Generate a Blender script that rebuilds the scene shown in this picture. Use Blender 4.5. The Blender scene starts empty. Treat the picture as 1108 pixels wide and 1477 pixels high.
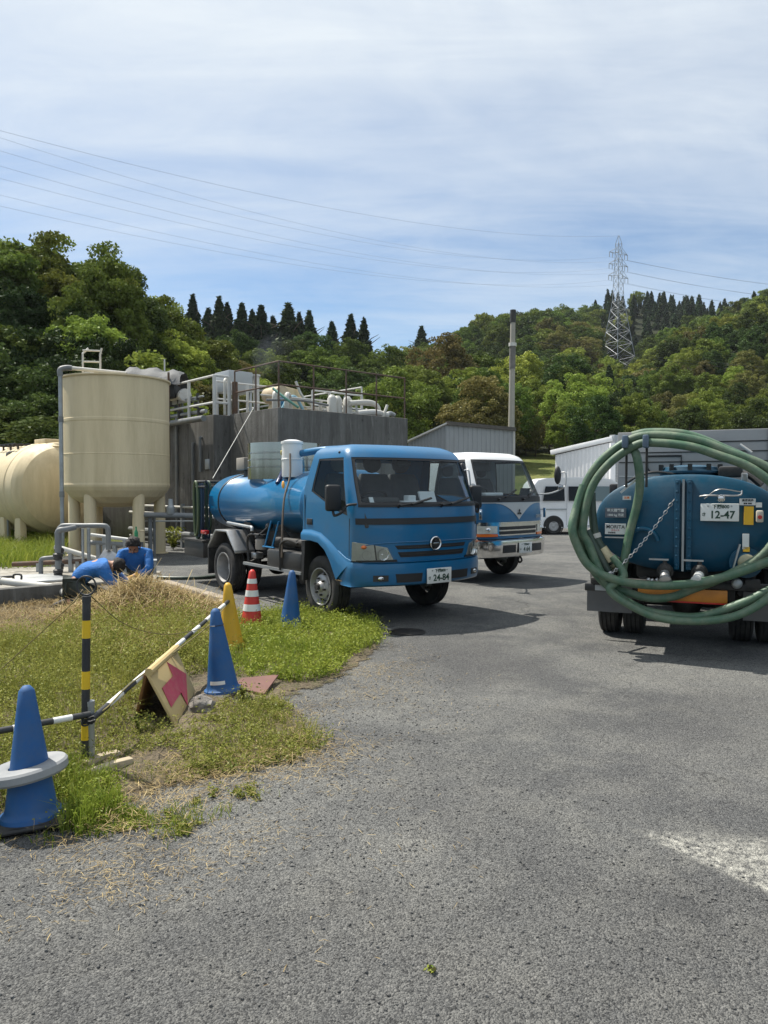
import bpy, bmesh, math, random
import numpy as np
from mathutils import Vector, Matrix, Euler
R = math.radians
SC = bpy.context.scene
COL = SC.collection

# ------------------------------------------------------------------ camera
CAM_H, FPX, CX, CY, HOR = 1.46, 1060.0, 554.0, 738.5, 706.0
PITCH = math.atan((CY - HOR) / FPX)
cd = bpy.data.cameras.new('camera'); cam = bpy.data.objects.new('camera', cd); COL.objects.link(cam)
cam.location = (0, 0, CAM_H); cam.rotation_euler = (math.pi / 2 - PITCH, 0, 0)
cd.sensor_fit = 'VERTICAL'; cd.sensor_height = 36.0; cd.lens = 36.0 * FPX / 1477.0
cd.clip_start = 0.05; cd.clip_end = 3000
SC.camera = cam

# ------------------------------------------------------------------ sky and sun
SUN_EL, SUN_AZ = 60.0, -55.0                     # azimuth from +Y towards +X
sd = Vector((math.cos(R(SUN_EL)) * math.sin(R(SUN_AZ)), math.cos(R(SUN_EL)) * math.cos(R(SUN_AZ)), math.sin(R(SUN_EL))))
sl = bpy.data.lights.new('sun', 'SUN'); sl.energy = 5.0; sl.angle = R(0.55); sl.color = (1.0, 0.95, 0.86)
so = bpy.data.objects.new('sun', sl); COL.objects.link(so); so.rotation_euler = sd.to_track_quat('Z', 'Y').to_euler()
W = bpy.data.worlds.new('World'); SC.world = W; W.use_nodes = True
wt = W.node_tree; wt.nodes.clear()
def wn(t, **k):
    n = wt.nodes.new(t)
    for a, b in k.items(): setattr(n, a, b)
    return n
wl = lambda a, b: wt.links.new(a, b)
sky = wn('ShaderNodeTexSky', sky_type='NISHITA', sun_disc=False); sky.sun_elevation = R(SUN_EL); sky.sun_rotation = R(SUN_AZ)
sky.air_density = 1.0; sky.dust_density = 0.3; sky.ozone_density = 2.0
tc = wn('ShaderNodeTexCoord'); sx = wn('ShaderNodeSeparateXYZ'); wl(tc.outputs['Generated'], sx.inputs[0])
def wm(op, a, b=None, c=None, clamp=False):
    n = wn('ShaderNodeMath', operation=op, use_clamp=clamp)
    for i, v in enumerate((a, b, c)):
        if v is None: continue
        if isinstance(v, (int, float)): n.inputs[i].default_value = v
        else: wl(v, n.inputs[i])
    return n.outputs[0]
zz = wm('ADD', wm('MAXIMUM', sx.outputs[2], 0.0), 0.22)
cb = wn('ShaderNodeCombineXYZ'); wl(wm('DIVIDE', sx.outputs[0], zz), cb.inputs[0]); wl(wm('DIVIDE', sx.outputs[1], zz), cb.inputs[1])
mp = wn('ShaderNodeMapping'); wl(cb.outputs[0], mp.inputs[0]); mp.inputs['Scale'].default_value = (0.75, 1.5, 1); mp.inputs['Rotation'].default_value = (0, 0, R(-14))
def wnoise(scale, det, rough, dist, vec):
    n = wn('ShaderNodeTexNoise'); n.inputs['Scale'].default_value = scale; n.inputs['Detail'].default_value = det
    n.inputs['Roughness'].default_value = rough; n.inputs['Distortion'].default_value = dist; wl(vec, n.inputs['Vector']); return n.outputs[0]
n1 = wnoise(1.1, 8, 0.55, 0.9, mp.outputs[0]); n2 = wnoise(4.0, 9, 0.65, 1.6, mp.outputs[0])
mp2 = wn('ShaderNodeMapping'); wl(cb.outputs[0], mp2.inputs[0]); mp2.inputs['Scale'].default_value = (0.5, 2.6, 1); mp2.inputs['Rotation'].default_value = (0, 0, R(24))
n3 = wnoise(2.2, 10, 0.62, 0.8, mp2.outputs[0])
elev = wm('MULTIPLY', wm('SUBTRACT', sx.outputs[2], 0.25), 3.4, clamp=True)       # the veil of cirrus thins towards the horizon
cov = wm('ADD', wm('ADD', wm('MULTIPLY', wm('SUBTRACT', n1, 0.5), 1.5), wm('MULTIPLY', wm('SUBTRACT', n2, 0.5), 0.45)), wm('MULTIPLY', wm('SUBTRACT', n3, 0.5), 0.8))
cov = wm('ADD', wm('MULTIPLY', cov, 0.75), wm('ADD', wm('MULTIPLY', elev, 0.70), 0.25), clamp=True)
cov = wm('MULTIPLY', cov, 0.94)
mx = wn('ShaderNodeMix', data_type='RGBA'); wl(cov, mx.inputs[0]); tn = wn('ShaderNodeMix', data_type='RGBA', blend_type='MULTIPLY'); tn.inputs[0].default_value = 1.0; wl(sky.outputs[0], tn.inputs[6]); tn.inputs[7].default_value = (.93, 1.03, 1.08, 1); wl(tn.outputs[2], mx.inputs[6]); mx.inputs[7].default_value = (6.9, 7.45, 7.9, 1)
bg = wn('ShaderNodeBackground'); wl(mx.outputs[2], bg.inputs[0]); bg.inputs[1].default_value = 0.088
wo = wn('ShaderNodeOutputWorld'); wl(bg.outputs[0], wo.inputs[0])
SC.view_settings.view_transform = 'Standard'; SC.view_settings.look = 'None'
SC.view_settings.exposure = 0.5; SC.view_settings.gamma = 1.0; SC.view_settings.use_curve_mapping = False
SC.render.engine = 'CYCLES'
cy = SC.cycles; cy.use_denoising = True; cy.max_bounces = 8; cy.transparent_max_bounces = 12; cy.diffuse_bounces = 3; cy.glossy_bounces = 3
cy.transmission_bounces = 6; cy.sample_clamp_indirect = 6.0; cy.caustics_reflective = False; cy.caustics_refractive = False

# ------------------------------------------------------------------ where a point of the photograph lies in the place
_cp, _sp = math.cos(PITCH), math.sin(PITCH)
def ray(px, py):
    a = (px - CX) / FPX; b = -(py - CY) / FPX
    return Vector((a, _cp + b * _sp, -_sp + b * _cp))
def G(px, py, z=0.0):
    r = ray(px, py); return Vector((0, 0, CAM_H)) + r * ((z - CAM_H) / r.z)
def D(px, py, Y):
    r = ray(px, py); return Vector((0, 0, CAM_H)) + r * (Y / r.y)

# ------------------------------------------------------------------ materials
MATS = {}
def nd(t, typ, **k):
    n = t.nodes.new(typ)
    for a, b in k.items(): setattr(n, a, b)
    return n
def c4(c): return (c[0], c[1], c[2], 1.0)
def mat(name, col=(.5, .5, .5), rough=.6, metal=0., var=.0, vscale=4., dirt=None, dirt_amt=.0, dscale=2.5, bump=0., bscale=40., stretch=None,
        coat=0., spec=.5, emit=None, rand=0., randhue=0., objcoord=True):
    """Principled material whose colour is broken up by noise (var) and by dirt patches; relief by a noise bump."""
    if name in MATS: return MATS[name]
    m = bpy.data.materials.new(name); m.use_nodes = True; t = m.node_tree; b = t.nodes['Principled BSDF']
    L = t.links.new
    b.inputs['Roughness'].default_value = rough; b.inputs['Metallic'].default_value = metal
    b.inputs['Coat Weight'].default_value = coat; b.inputs['Coat Roughness'].default_value = 0.06; b.inputs['Specular IOR Level'].default_value = spec
    tcn = nd(t, 'ShaderNodeTexCoord'); vec = tcn.outputs['Object']
    if stretch:
        mpn = nd(t, 'ShaderNodeMapping'); L(vec, mpn.inputs[0]); mpn.inputs['Scale'].default_value = stretch; vec = mpn.outputs[0]
    rgb = nd(t, 'ShaderNodeRGB'); rgb.outputs[0].default_value = c4(col); cur = rgb.outputs[0]
    def noise(s, d=6, r=.6):
        n = nd(t, 'ShaderNodeTexNoise'); n.inputs['Scale'].default_value = s; n.inputs['Detail'].default_value = d; n.inputs['Roughness'].default_value = r
        L(vec, n.inputs['Vector']); return n.outputs[0]
    def ramp(f, a, z):
        n = nd(t, 'ShaderNodeMapRange'); n.inputs[1].default_value = a; n.inputs[2].default_value = z; L(f, n.inputs[0]); return n.outputs[0]
    def hsv(c, h=None, v=None):
        n = nd(t, 'ShaderNodeHueSaturation'); L(c, n.inputs['Color'])
        if h is not None: L(h, n.inputs['Hue'])
        if v is not None: L(v, n.inputs['Value'])
        return n.outputs[0]
    if var:
        n = nd(t, 'ShaderNodeMapRange'); n.inputs[1].default_value = .3; n.inputs[2].default_value = .7; n.inputs[3].default_value = 1 - var; n.inputs[4].default_value = 1 + var
        L(noise(vscale), n.inputs[0]); cur = hsv(cur, v=n.outputs[0])
    if rand or randhue:
        oi = nd(t, 'ShaderNodeObjectInfo')
        n = nd(t, 'ShaderNodeMapRange'); n.inputs[3].default_value = 1 - rand; n.inputs[4].default_value = 1 + rand; L(oi.outputs['Random'], n.inputs[0])
        h = nd(t, 'ShaderNodeMapRange'); h.inputs[3].default_value = .5 - randhue; h.inputs[4].default_value = .5 + randhue; L(oi.outputs['Random'], h.inputs[0])
        cur = hsv(cur, h.outputs[0], n.outputs[0])
    if dirt:
        mxn = nd(t, 'ShaderNodeMix', data_type='RGBA'); L(cur, mxn.inputs[6]); mxn.inputs[7].default_value = c4(dirt)
        f = nd(t, 'ShaderNodeMath', operation='MULTIPLY'); L(ramp(noise(dscale, 9, .68), .42, .72), f.inputs[0]); f.inputs[1].default_value = dirt_amt
        L(f.outputs[0], mxn.inputs[0]); cur = mxn.outputs[2]
        rr = nd(t, 'ShaderNodeMapRange'); rr.inputs[3].default_value = rough; rr.inputs[4].default_value = min(1, rough + .45); L(f.outputs[0], rr.inputs[0]); L(rr.outputs[0], b.inputs['Roughness'])
    L(cur, b.inputs['Base Color'])
    if bump:
        bn = nd(t, 'ShaderNodeBump'); bn.inputs['Strength'].default_value = 1.0; bn.inputs['Distance'].default_value = bump
        L(noise(bscale, 5, .6), bn.inputs['Height']); L(bn.outputs[0], b.inputs['Normal'])
    if emit:
        b.inputs['Emission Color'].default_value = c4(emit); b.inputs['Emission Strength'].default_value = 1.0
    MATS[name] = m; return m
def glass(name, tint=(.5, .56, .56), refl=.12):
    if name in MATS: return MATS[name]
    m = bpy.data.materials.new(name); m.use_nodes = True; t = m.node_tree; t.nodes.clear(); L = t.links.new
    tr = nd(t, 'ShaderNodeBsdfTransparent'); tr.inputs[0].default_value = c4(tint)
    gl = nd(t, 'ShaderNodeBsdfGlossy'); gl.inputs['Roughness'].default_value = .03; gl.inputs[0].default_value = (.9, .95, 1, 1)
    fr = nd(t, 'ShaderNodeLayerWeight'); fr.inputs[0].default_value = .3
    mr = nd(t, 'ShaderNodeMapRange'); mr.inputs[3].default_value = refl * .45; mr.inputs[4].default_value = min(.9, refl * 5); L(fr.outputs['Fresnel'], mr.inputs[0])
    mxs = nd(t, 'ShaderNodeMixShader'); L(mr.outputs[0], mxs.inputs[0]); L(tr.outputs[0], mxs.inputs[1]); L(gl.outputs[0], mxs.inputs[2])
    o = nd(t, 'ShaderNodeOutputMaterial'); L(mxs.outputs[0], o.inputs[0]); MATS[name] = m; return m
def leafmat(name, a, b, transl=.3, hue=.022, val=.36):
    """Foliage: two leaf colours mixed by the per-leaf attribute, shifted a little from plant to plant, thin enough to let light through."""
    if name in MATS: return MATS[name]
    m = bpy.data.materials.new(name); m.use_nodes = True; t = m.node_tree; t.nodes.clear(); L = t.links.new
    at = nd(t, 'ShaderNodeAttribute', attribute_name='tone'); mxn = nd(t, 'ShaderNodeMix', data_type='RGBA'); L(at.outputs['Fac'], mxn.inputs[0])
    mxn.inputs[6].default_value = c4(a); mxn.inputs[7].default_value = c4(b)
    oi = nd(t, 'ShaderNodeObjectInfo'); hs = nd(t, 'ShaderNodeHueSaturation'); L(mxn.outputs[2], hs.inputs['Color'])
    n = nd(t, 'ShaderNodeMapRange'); n.inputs[3].default_value = .5 - hue; n.inputs[4].default_value = .5 + hue; L(oi.outputs['Random'], n.inputs[0]); L(n.outputs[0], hs.inputs['Hue'])
    mu = nd(t, 'ShaderNodeMath', operation='MULTIPLY'); mu.inputs[1].default_value = 7.31; L(oi.outputs['Random'], mu.inputs[0])
    fc = nd(t, 'ShaderNodeMath', operation='FRACT'); L(mu.outputs[0], fc.inputs[0])
    n2 = nd(t, 'ShaderNodeMapRange'); n2.inputs[3].default_value = 1 - val; n2.inputs[4].default_value = 1 + val; L(fc.outputs[0], n2.inputs[0]); L(n2.outputs[0], hs.inputs['Value'])
    df = nd(t, 'ShaderNodeBsdfDiffuse'); L(hs.outputs[0], df.inputs[0]); tl = nd(t, 'ShaderNodeBsdfTranslucent'); L(hs.outputs[0], tl.inputs[0])
    ms = nd(t, 'ShaderNodeMixShader'); ms.inputs[0].default_value = transl; L(df.outputs[0], ms.inputs[1]); L(tl.outputs[0], ms.inputs[2])
    gl = nd(t, 'ShaderNodeBsdfGlossy'); gl.inputs['Roughness'].default_value = .45; gl.inputs[0].default_value = (.8, .85, .8, 1)
    m2 = nd(t, 'ShaderNodeMixShader'); m2.inputs[0].default_value = .012; L(ms.outputs[0], m2.inputs[1]); L(gl.outputs[0], m2.inputs[2])
    o = nd(t, 'ShaderNodeOutputMaterial'); L(m2.outputs[0], o.inputs[0]); MATS[name] = m; return m

# ------------------------------------------------------------------ mesh building
def V(*a): return Vector(a)
def frame(d):
    d = Vector(d).normalized(); u = Vector((0, 0, 1)) if abs(d.z) < .9 else Vector((1, 0, 0))
    a = u.cross(d).normalized(); return a, d.cross(a)
def smooth_path(pts, n=8):
    """Catmull-Rom through the points."""
    P = [Vector(p) for p in pts]; P = [P[0] * 2 - P[1]] + P + [P[-1] * 2 - P[-2]]; out = []
    for i in range(1, len(P) - 2):
        a, b, c, d = P[i - 1:i + 3]
        for k in range(n):
            t = k / n
            out.append(.5 * ((2 * b) + (c - a) * t + (2 * a - 5 * b + 4 * c - d) * t * t + (3 * b - a - 3 * c + d) * t ** 3))
    out.append(P[-2]); return out
class MB:
    def __init__(s): s.v = []; s.f = []
    def add(s, vs, fs):
        o = len(s.v); s.v += [tuple(v) for v in vs]; s.f += [tuple(i + o for i in f) for f in fs]; return s
    def box(s, c, d, rot=None):
        c = Vector(c); h = [x / 2 for x in d]; M = rot.to_matrix() if isinstance(rot, Euler) else (rot or Matrix.Identity(3))
        vs = [c + M @ Vector((x * h[0], y * h[1], z * h[2])) for x in (-1, 1) for y in (-1, 1) for z in (-1, 1)]
        return s.add(vs, [(0, 1, 3, 2), (4, 6, 7, 5), (0, 4, 5, 1), (2, 3, 7, 6), (0, 2, 6, 4), (1, 5, 7, 3)])
    def bx(s, x0, x1, y0, y1, z0, z1): return s.box(((x0 + x1) / 2, (y0 + y1) / 2, (z0 + z1) / 2), (abs(x1 - x0), abs(y1 - y0), abs(z1 - z0)))
    def bar(s, p0, p1, w, h, up=(0, 0, 1)):
        p0, p1 = Vector(p0), Vector(p1); d = (p1 - p0).normalized(); a = Vector(up).cross(d)
        a = a.normalized() if a.length > 1e-4 else frame(d)[0]; b = d.cross(a)
        vs = [p + a * (i * w / 2) + b * (j * h / 2) for p in (p0, p1) for i, j in ((-1, -1), (1, -1), (1, 1), (-1, 1))]
        return s.add(vs, [(3, 2, 1, 0), (4, 5, 6, 7)] + [(i, (i + 1) % 4, 4 + (i + 1) % 4, 4 + i) for i in range(4)])
    def cyl(s, p0, p1, r0, r1=None, n=16, caps=True):
        r1 = r0 if r1 is None else r1; p0, p1 = Vector(p0), Vector(p1); a, b = frame(p1 - p0)
        vs = [p + (a * math.cos(2 * math.pi * i / n) + b * math.sin(2 * math.pi * i / n)) * r for p, r in ((p0, r0), (p1, r1)) for i in range(n)]
        fs = [(i, (i + 1) % n, n + (i + 1) % n, n + i) for i in range(n)]
        if caps: fs += [tuple(range(n))[::-1], tuple(range(n, 2 * n))]
        return s.add(vs, fs)
    def tube(s, path, r, n=10, caps=True, closed=False):
        P = [Vector(p) for p in path]; m = len(P); rs = r if isinstance(r, (list, tuple)) else [r] * m
        d = (P[1] - P[0]).normalized(); a, b = frame(d); vs = []
        for i in range(m):
            t = (P[(i + 1) % m] - P[i - 1]) if closed else (P[min(i + 1, m - 1)] - P[max(i - 1, 0)])
            t = t.normalized() if t.length > 1e-9 else d
            q = d.rotation_difference(t); a = q @ a; b = q @ b; d = t
            vs += [P[i] + (a * math.cos(2 * math.pi * k / n) + b * math.sin(2 * math.pi * k / n)) * rs[i] for k in range(n)]
        fs = []
        for i in range(m if closed else m - 1):
            j = (i + 1) % m
            fs += [(i * n + k, i * n + (k + 1) % n, j * n + (k + 1) % n, j * n + k) for k in range(n)]
        if caps and not closed: fs += [tuple(range(n))[::-1], tuple(range((m - 1) * n, m * n))]
        return s.add(vs, fs)
    def lathe(s, prof, o=(0, 0, 0), axis=(0, 0, 1), n=32, closed=False, caps=True):
        """prof: (radius, distance along axis)"""
        o = Vector(o); ax = Vector(axis).normalized(); a, b = frame(ax); m = len(prof)
        vs = [o + ax * z + (a * math.cos(2 * math.pi * k / n) + b * math.sin(2 * math.pi * k / n)) * r for r, z in prof for k in range(n)]
        fs = []
        for i in range(m if closed else m - 1):
            j = (i + 1) % m
            fs += [(i * n + k, i * n + (k + 1) % n, j * n + (k + 1) % n, j * n + k) for k in range(n)]
        if not closed and caps:
            if prof[0][0] > 1e-6: fs.append(tuple(range(n))[::-1])
            if prof[-1][0] > 1e-6: fs.append(tuple(range((m - 1) * n, m * n)))
        return s.add(vs, fs)
    def loft(s, rings, closed=True, caps=True):
        n = len(rings[0]); m = len(rings); vs = [p for r in rings for p in r]; fs = []
        for i in range(m - 1):
            for k in range(n if closed else n - 1):
                fs.append((i * n + k, i * n + (k + 1) % n, (i + 1) * n + (k + 1) % n, (i + 1) * n + k))
        if caps and closed: fs += [tuple(range(n))[::-1], tuple(range((m - 1) * n, m * n))]
        return s.add(vs, fs)
    def prism(s, poly, vec):
        """poly: 3D points of a flat outline; vec: extrusion"""
        n = len(poly); vec = Vector(vec); vs = [Vector(p) for p in poly] + [Vector(p) + vec for p in poly]
        return s.add(vs, [tuple(range(n))[::-1], tuple(range(n, 2 * n))] + [(i, (i + 1) % n, n + (i + 1) % n, n + i) for i in range(n)])
    def ball(s, c, r, nu=12, nv=8):
        r = (r, r, r) if isinstance(r, (int, float)) else r; c = Vector(c)
        vs = [c + Vector((0, 0, -r[2]))]
        for j in range(1, nv):
            t = -math.pi / 2 + math.pi * j / nv
            vs += [c + Vector((r[0] * math.cos(t) * math.cos(2 * math.pi * k / nu), r[1] * math.cos(t) * math.sin(2 * math.pi * k / nu), r[2] * math.sin(t))) for k in range(nu)]
        vs.append(c + Vector((0, 0, r[2]))); fs = [(0, 1 + (k + 1) % nu, 1 + k) for k in range(nu)]
        for j in range(nv - 2): fs += [(1 + j * nu + k, 1 + j * nu + (k + 1) % nu, 1 + (j + 1) * nu + (k + 1) % nu, 1 + (j + 1) * nu + k) for k in range(nu)]
        e = len(vs) - 1; fs += [(1 + (nv - 2) * nu + k, 1 + (nv - 2) * nu + (k + 1) % nu, e) for k in range(nu)]
        return s.add(vs, fs)
    def mesh(s, name, m, bevel=0., seg=2, angle=35, smooth=True, weld=False):
        me = bpy.data.meshes.new(name); me.from_pydata(s.v, [], s.f); me.validate()
        bm = bmesh.new(); bm.from_mesh(me)
        if weld: bmesh.ops.remove_doubles(bm, verts=bm.verts, dist=1e-4)
        bmesh.ops.recalc_face_normals(bm, faces=bm.faces)
        if bevel:
            es = [e for e in bm.edges if len(e.link_faces) == 2 and e.calc_face_angle(0) > R(28)]
            bmesh.ops.bevel(bm, geom=es, offset=bevel, segments=seg, profile=.5, affect='EDGES', clamp_overlap=True)
        bm.to_mesh(me); bm.free()
        if smooth:
            me.polygons.foreach_set('use_smooth', [True] * len(me.polygons)); me.set_sharp_from_angle(angle=R(angle))
        if m: me.materials.append(m)
        return me
    def build(s, name, m, parent=None, **k):
        return link(name, s.mesh(name, m, **k), parent)
def link(name, me, parent=None):
    o = bpy.data.objects.new(name, me); COL.objects.link(o); o.parent = parent; return o
def tag(o, label=None, cat=None, group=None, kind=None):
    if label: o['label'] = label
    if cat: o['category'] = cat
    if group: o['group'] = group
    if kind: o['kind'] = kind
    return o
def thing(name, label, cat, loc=(0, 0, 0), rz=0., group=None):
    o = bpy.data.objects.new(name, None); COL.objects.link(o); o.location = loc; o.rotation_euler = (0, 0, rz); o.empty_display_size = .2
    return tag(o, label, cat, group)
def dup(root, loc=None, rz=None, scale=None, label=None, group=None):
    r = root.copy(); COL.objects.link(r)
    if loc is not None: r.location = loc
    if rz is not None: r.rotation_euler = (0, 0, rz)
    if scale is not None: r.scale = scale if not isinstance(scale, (int, float)) else (scale,) * 3
    if label: r['label'] = label
    if group: r['group'] = group
    for ch in list(root.children):
        c = ch.copy(); COL.objects.link(c); c.parent = r
        for g in list(ch.children):
            d = g.copy(); COL.objects.link(d); d.parent = c
    return r
def npmesh(name, v, faces, m, tone=None, smooth=False):
    """faces: (n,3) or (n,4) int array"""
    me = bpy.data.meshes.new(name); v = np.asarray(v, np.float32); f = np.asarray(faces, np.int32); k = f.shape[1]
    me.vertices.add(len(v)); me.vertices.foreach_set('co', v.ravel()); me.loops.add(f.size); me.loops.foreach_set('vertex_index', f.ravel())
    me.polygons.add(len(f)); me.polygons.foreach_set('loop_start', np.arange(0, f.size, k, dtype=np.int32))
    if smooth: me.polygons.foreach_set('use_smooth', np.ones(len(f), bool))
    me.update(calc_edges=True)
    if tone is not None:
        a = me.attributes.new('tone', 'FLOAT', 'POINT'); a.data.foreach_set('value', np.asarray(tone, np.float32))
    if m: me.materials.append(m)
    return me
def text_mesh(s, size, m, name='lettering', sx=1., bold=0.0):
    cu = bpy.data.curves.new('t', 'FONT'); cu.body = s; cu.size = size; cu.align_x = 'CENTER'; cu.align_y = 'CENTER'; cu.offset = bold; cu.extrude = .0008; cu.resolution_u = 3
    o = bpy.data.objects.new('t', cu); COL.objects.link(o)
    me = bpy.data.meshes.new_from_object(o.evaluated_get(bpy.context.evaluated_depsgraph_get()))
    bpy.data.objects.remove(o); bpy.data.curves.remove(cu); me.name = name
    if sx != 1:
        for v in me.vertices: v.co.x *= sx
    me.materials.clear(); me.materials.append(m); return me
def put_text(s, size, m, parent, pos, right, up, sx=1., bold=0., name='lettering'):
    """flat lettering at pos (parent space), reading along right, upright along up"""
    o = link(name, text_mesh(s, size, m, name, sx, bold), parent); r = Vector(right).normalized(); u = Vector(up).normalized(); n = r.cross(u)
    M = Matrix((r, u, n)).transposed().to_4x4(); M.translation = Vector(pos); o.matrix_local = M; return o
# ================================================================== the setting: terrain, ground, road
T_PX = [-700, -400, -100, 0, 100, 200, 300, 400, 500, 600, 700, 800, 900, 1000, 1108, 1300, 1700]
T_Y = [20, 24, 34, 45, 60, 80, 100, 140, 180, 220, 260, 340]
T_Z = [[0, .6, 3, 7, 12, 17, 21, 28, 33, 36, 38, 38], [0, .5, 3, 7, 12, 17, 21, 28, 33, 36, 38, 38], [0, .3, 1.5, 5, 9, 14, 18, 26, 31, 35, 37, 37],
       [0, .2, 1.2, 4, 8, 13, 17, 25, 30, 34, 36, 36], [0, .1, 1, 3, 7, 12, 16, 23, 28, 32, 35, 35], [0, 0, .6, 2.5, 6, 11, 15, 22, 27, 31, 34, 34],
       [0, 0, .2, 1.7, 5, 12, 16.5, 21, 26, 30, 33, 33], [0, 0, 0, 1.4, 4.4, 11, 15, 18, 23, 27, 29, 29], [0, 0, 0, 1.2, 4, 9, 14.5, 18, 22, 26, 28, 28],
       [0, 0, 0, 1.6, 4.2, 7, 11, 22, 25, 28, 30, 30], [0, 0, 0, 2.2, 4.3, 7, 11, 21, 34, 40, 42, 40], [0, 0, 0, 2.3, 4.4, 7, 11, 21, 34, 51, 54, 50],
       [0, 0, 0, 2.1, 4.2, 6.5, 10, 17.5, 27, 43, 62.5, 60], [0, 0, 0, 1.8, 4.2, 8, 15, 27, 37, 46, 62.5, 60], [0, 0, 0, 1.5, 4, 9, 17, 31, 41, 50, 60, 60],
       [0, 0, 0, 1.5, 5, 13, 23, 42, 52, 58, 62, 62], [0, 0, 0, 1.5, 5, 13, 23, 42, 52, 58, 62, 62]]
T_T = np.array([(p - CX) / FPX for p in T_PX]); T_Y = np.array(T_Y, float); T_Z = np.array(T_Z, float)
def terrain(x, y):
    x = np.asarray(x, float); y = np.asarray(y, float); yy = np.clip(y, 20.01, 339.9); t = np.clip(x / yy, T_T[0] + 1e-6, T_T[-1] - 1e-6)
    i = np.clip(np.searchsorted(T_T, t) - 1, 0, len(T_T) - 2); j = np.clip(np.searchsorted(T_Y, yy) - 1, 0, len(T_Y) - 2)
    a = (t - T_T[i]) / (T_T[i + 1] - T_T[i]); b = (yy - T_Y[j]) / (T_Y[j + 1] - T_Y[j]); a = a * a * (3 - 2 * a)
    z = (T_Z[i, j] * (1 - a) + T_Z[i + 1, j] * a) * (1 - b) + (T_Z[i, j + 1] * (1 - a) + T_Z[i + 1, j + 1] * a) * b
    w = np.clip((yy - 60) / 60, 0, 1)
    return z + w * (1.6 * np.sin(x * .07 + y * .031) + 1.1 * np.sin(x * .031 - y * .083 + 2))
def tz(x, y): return float(terrain(x, y))

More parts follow.
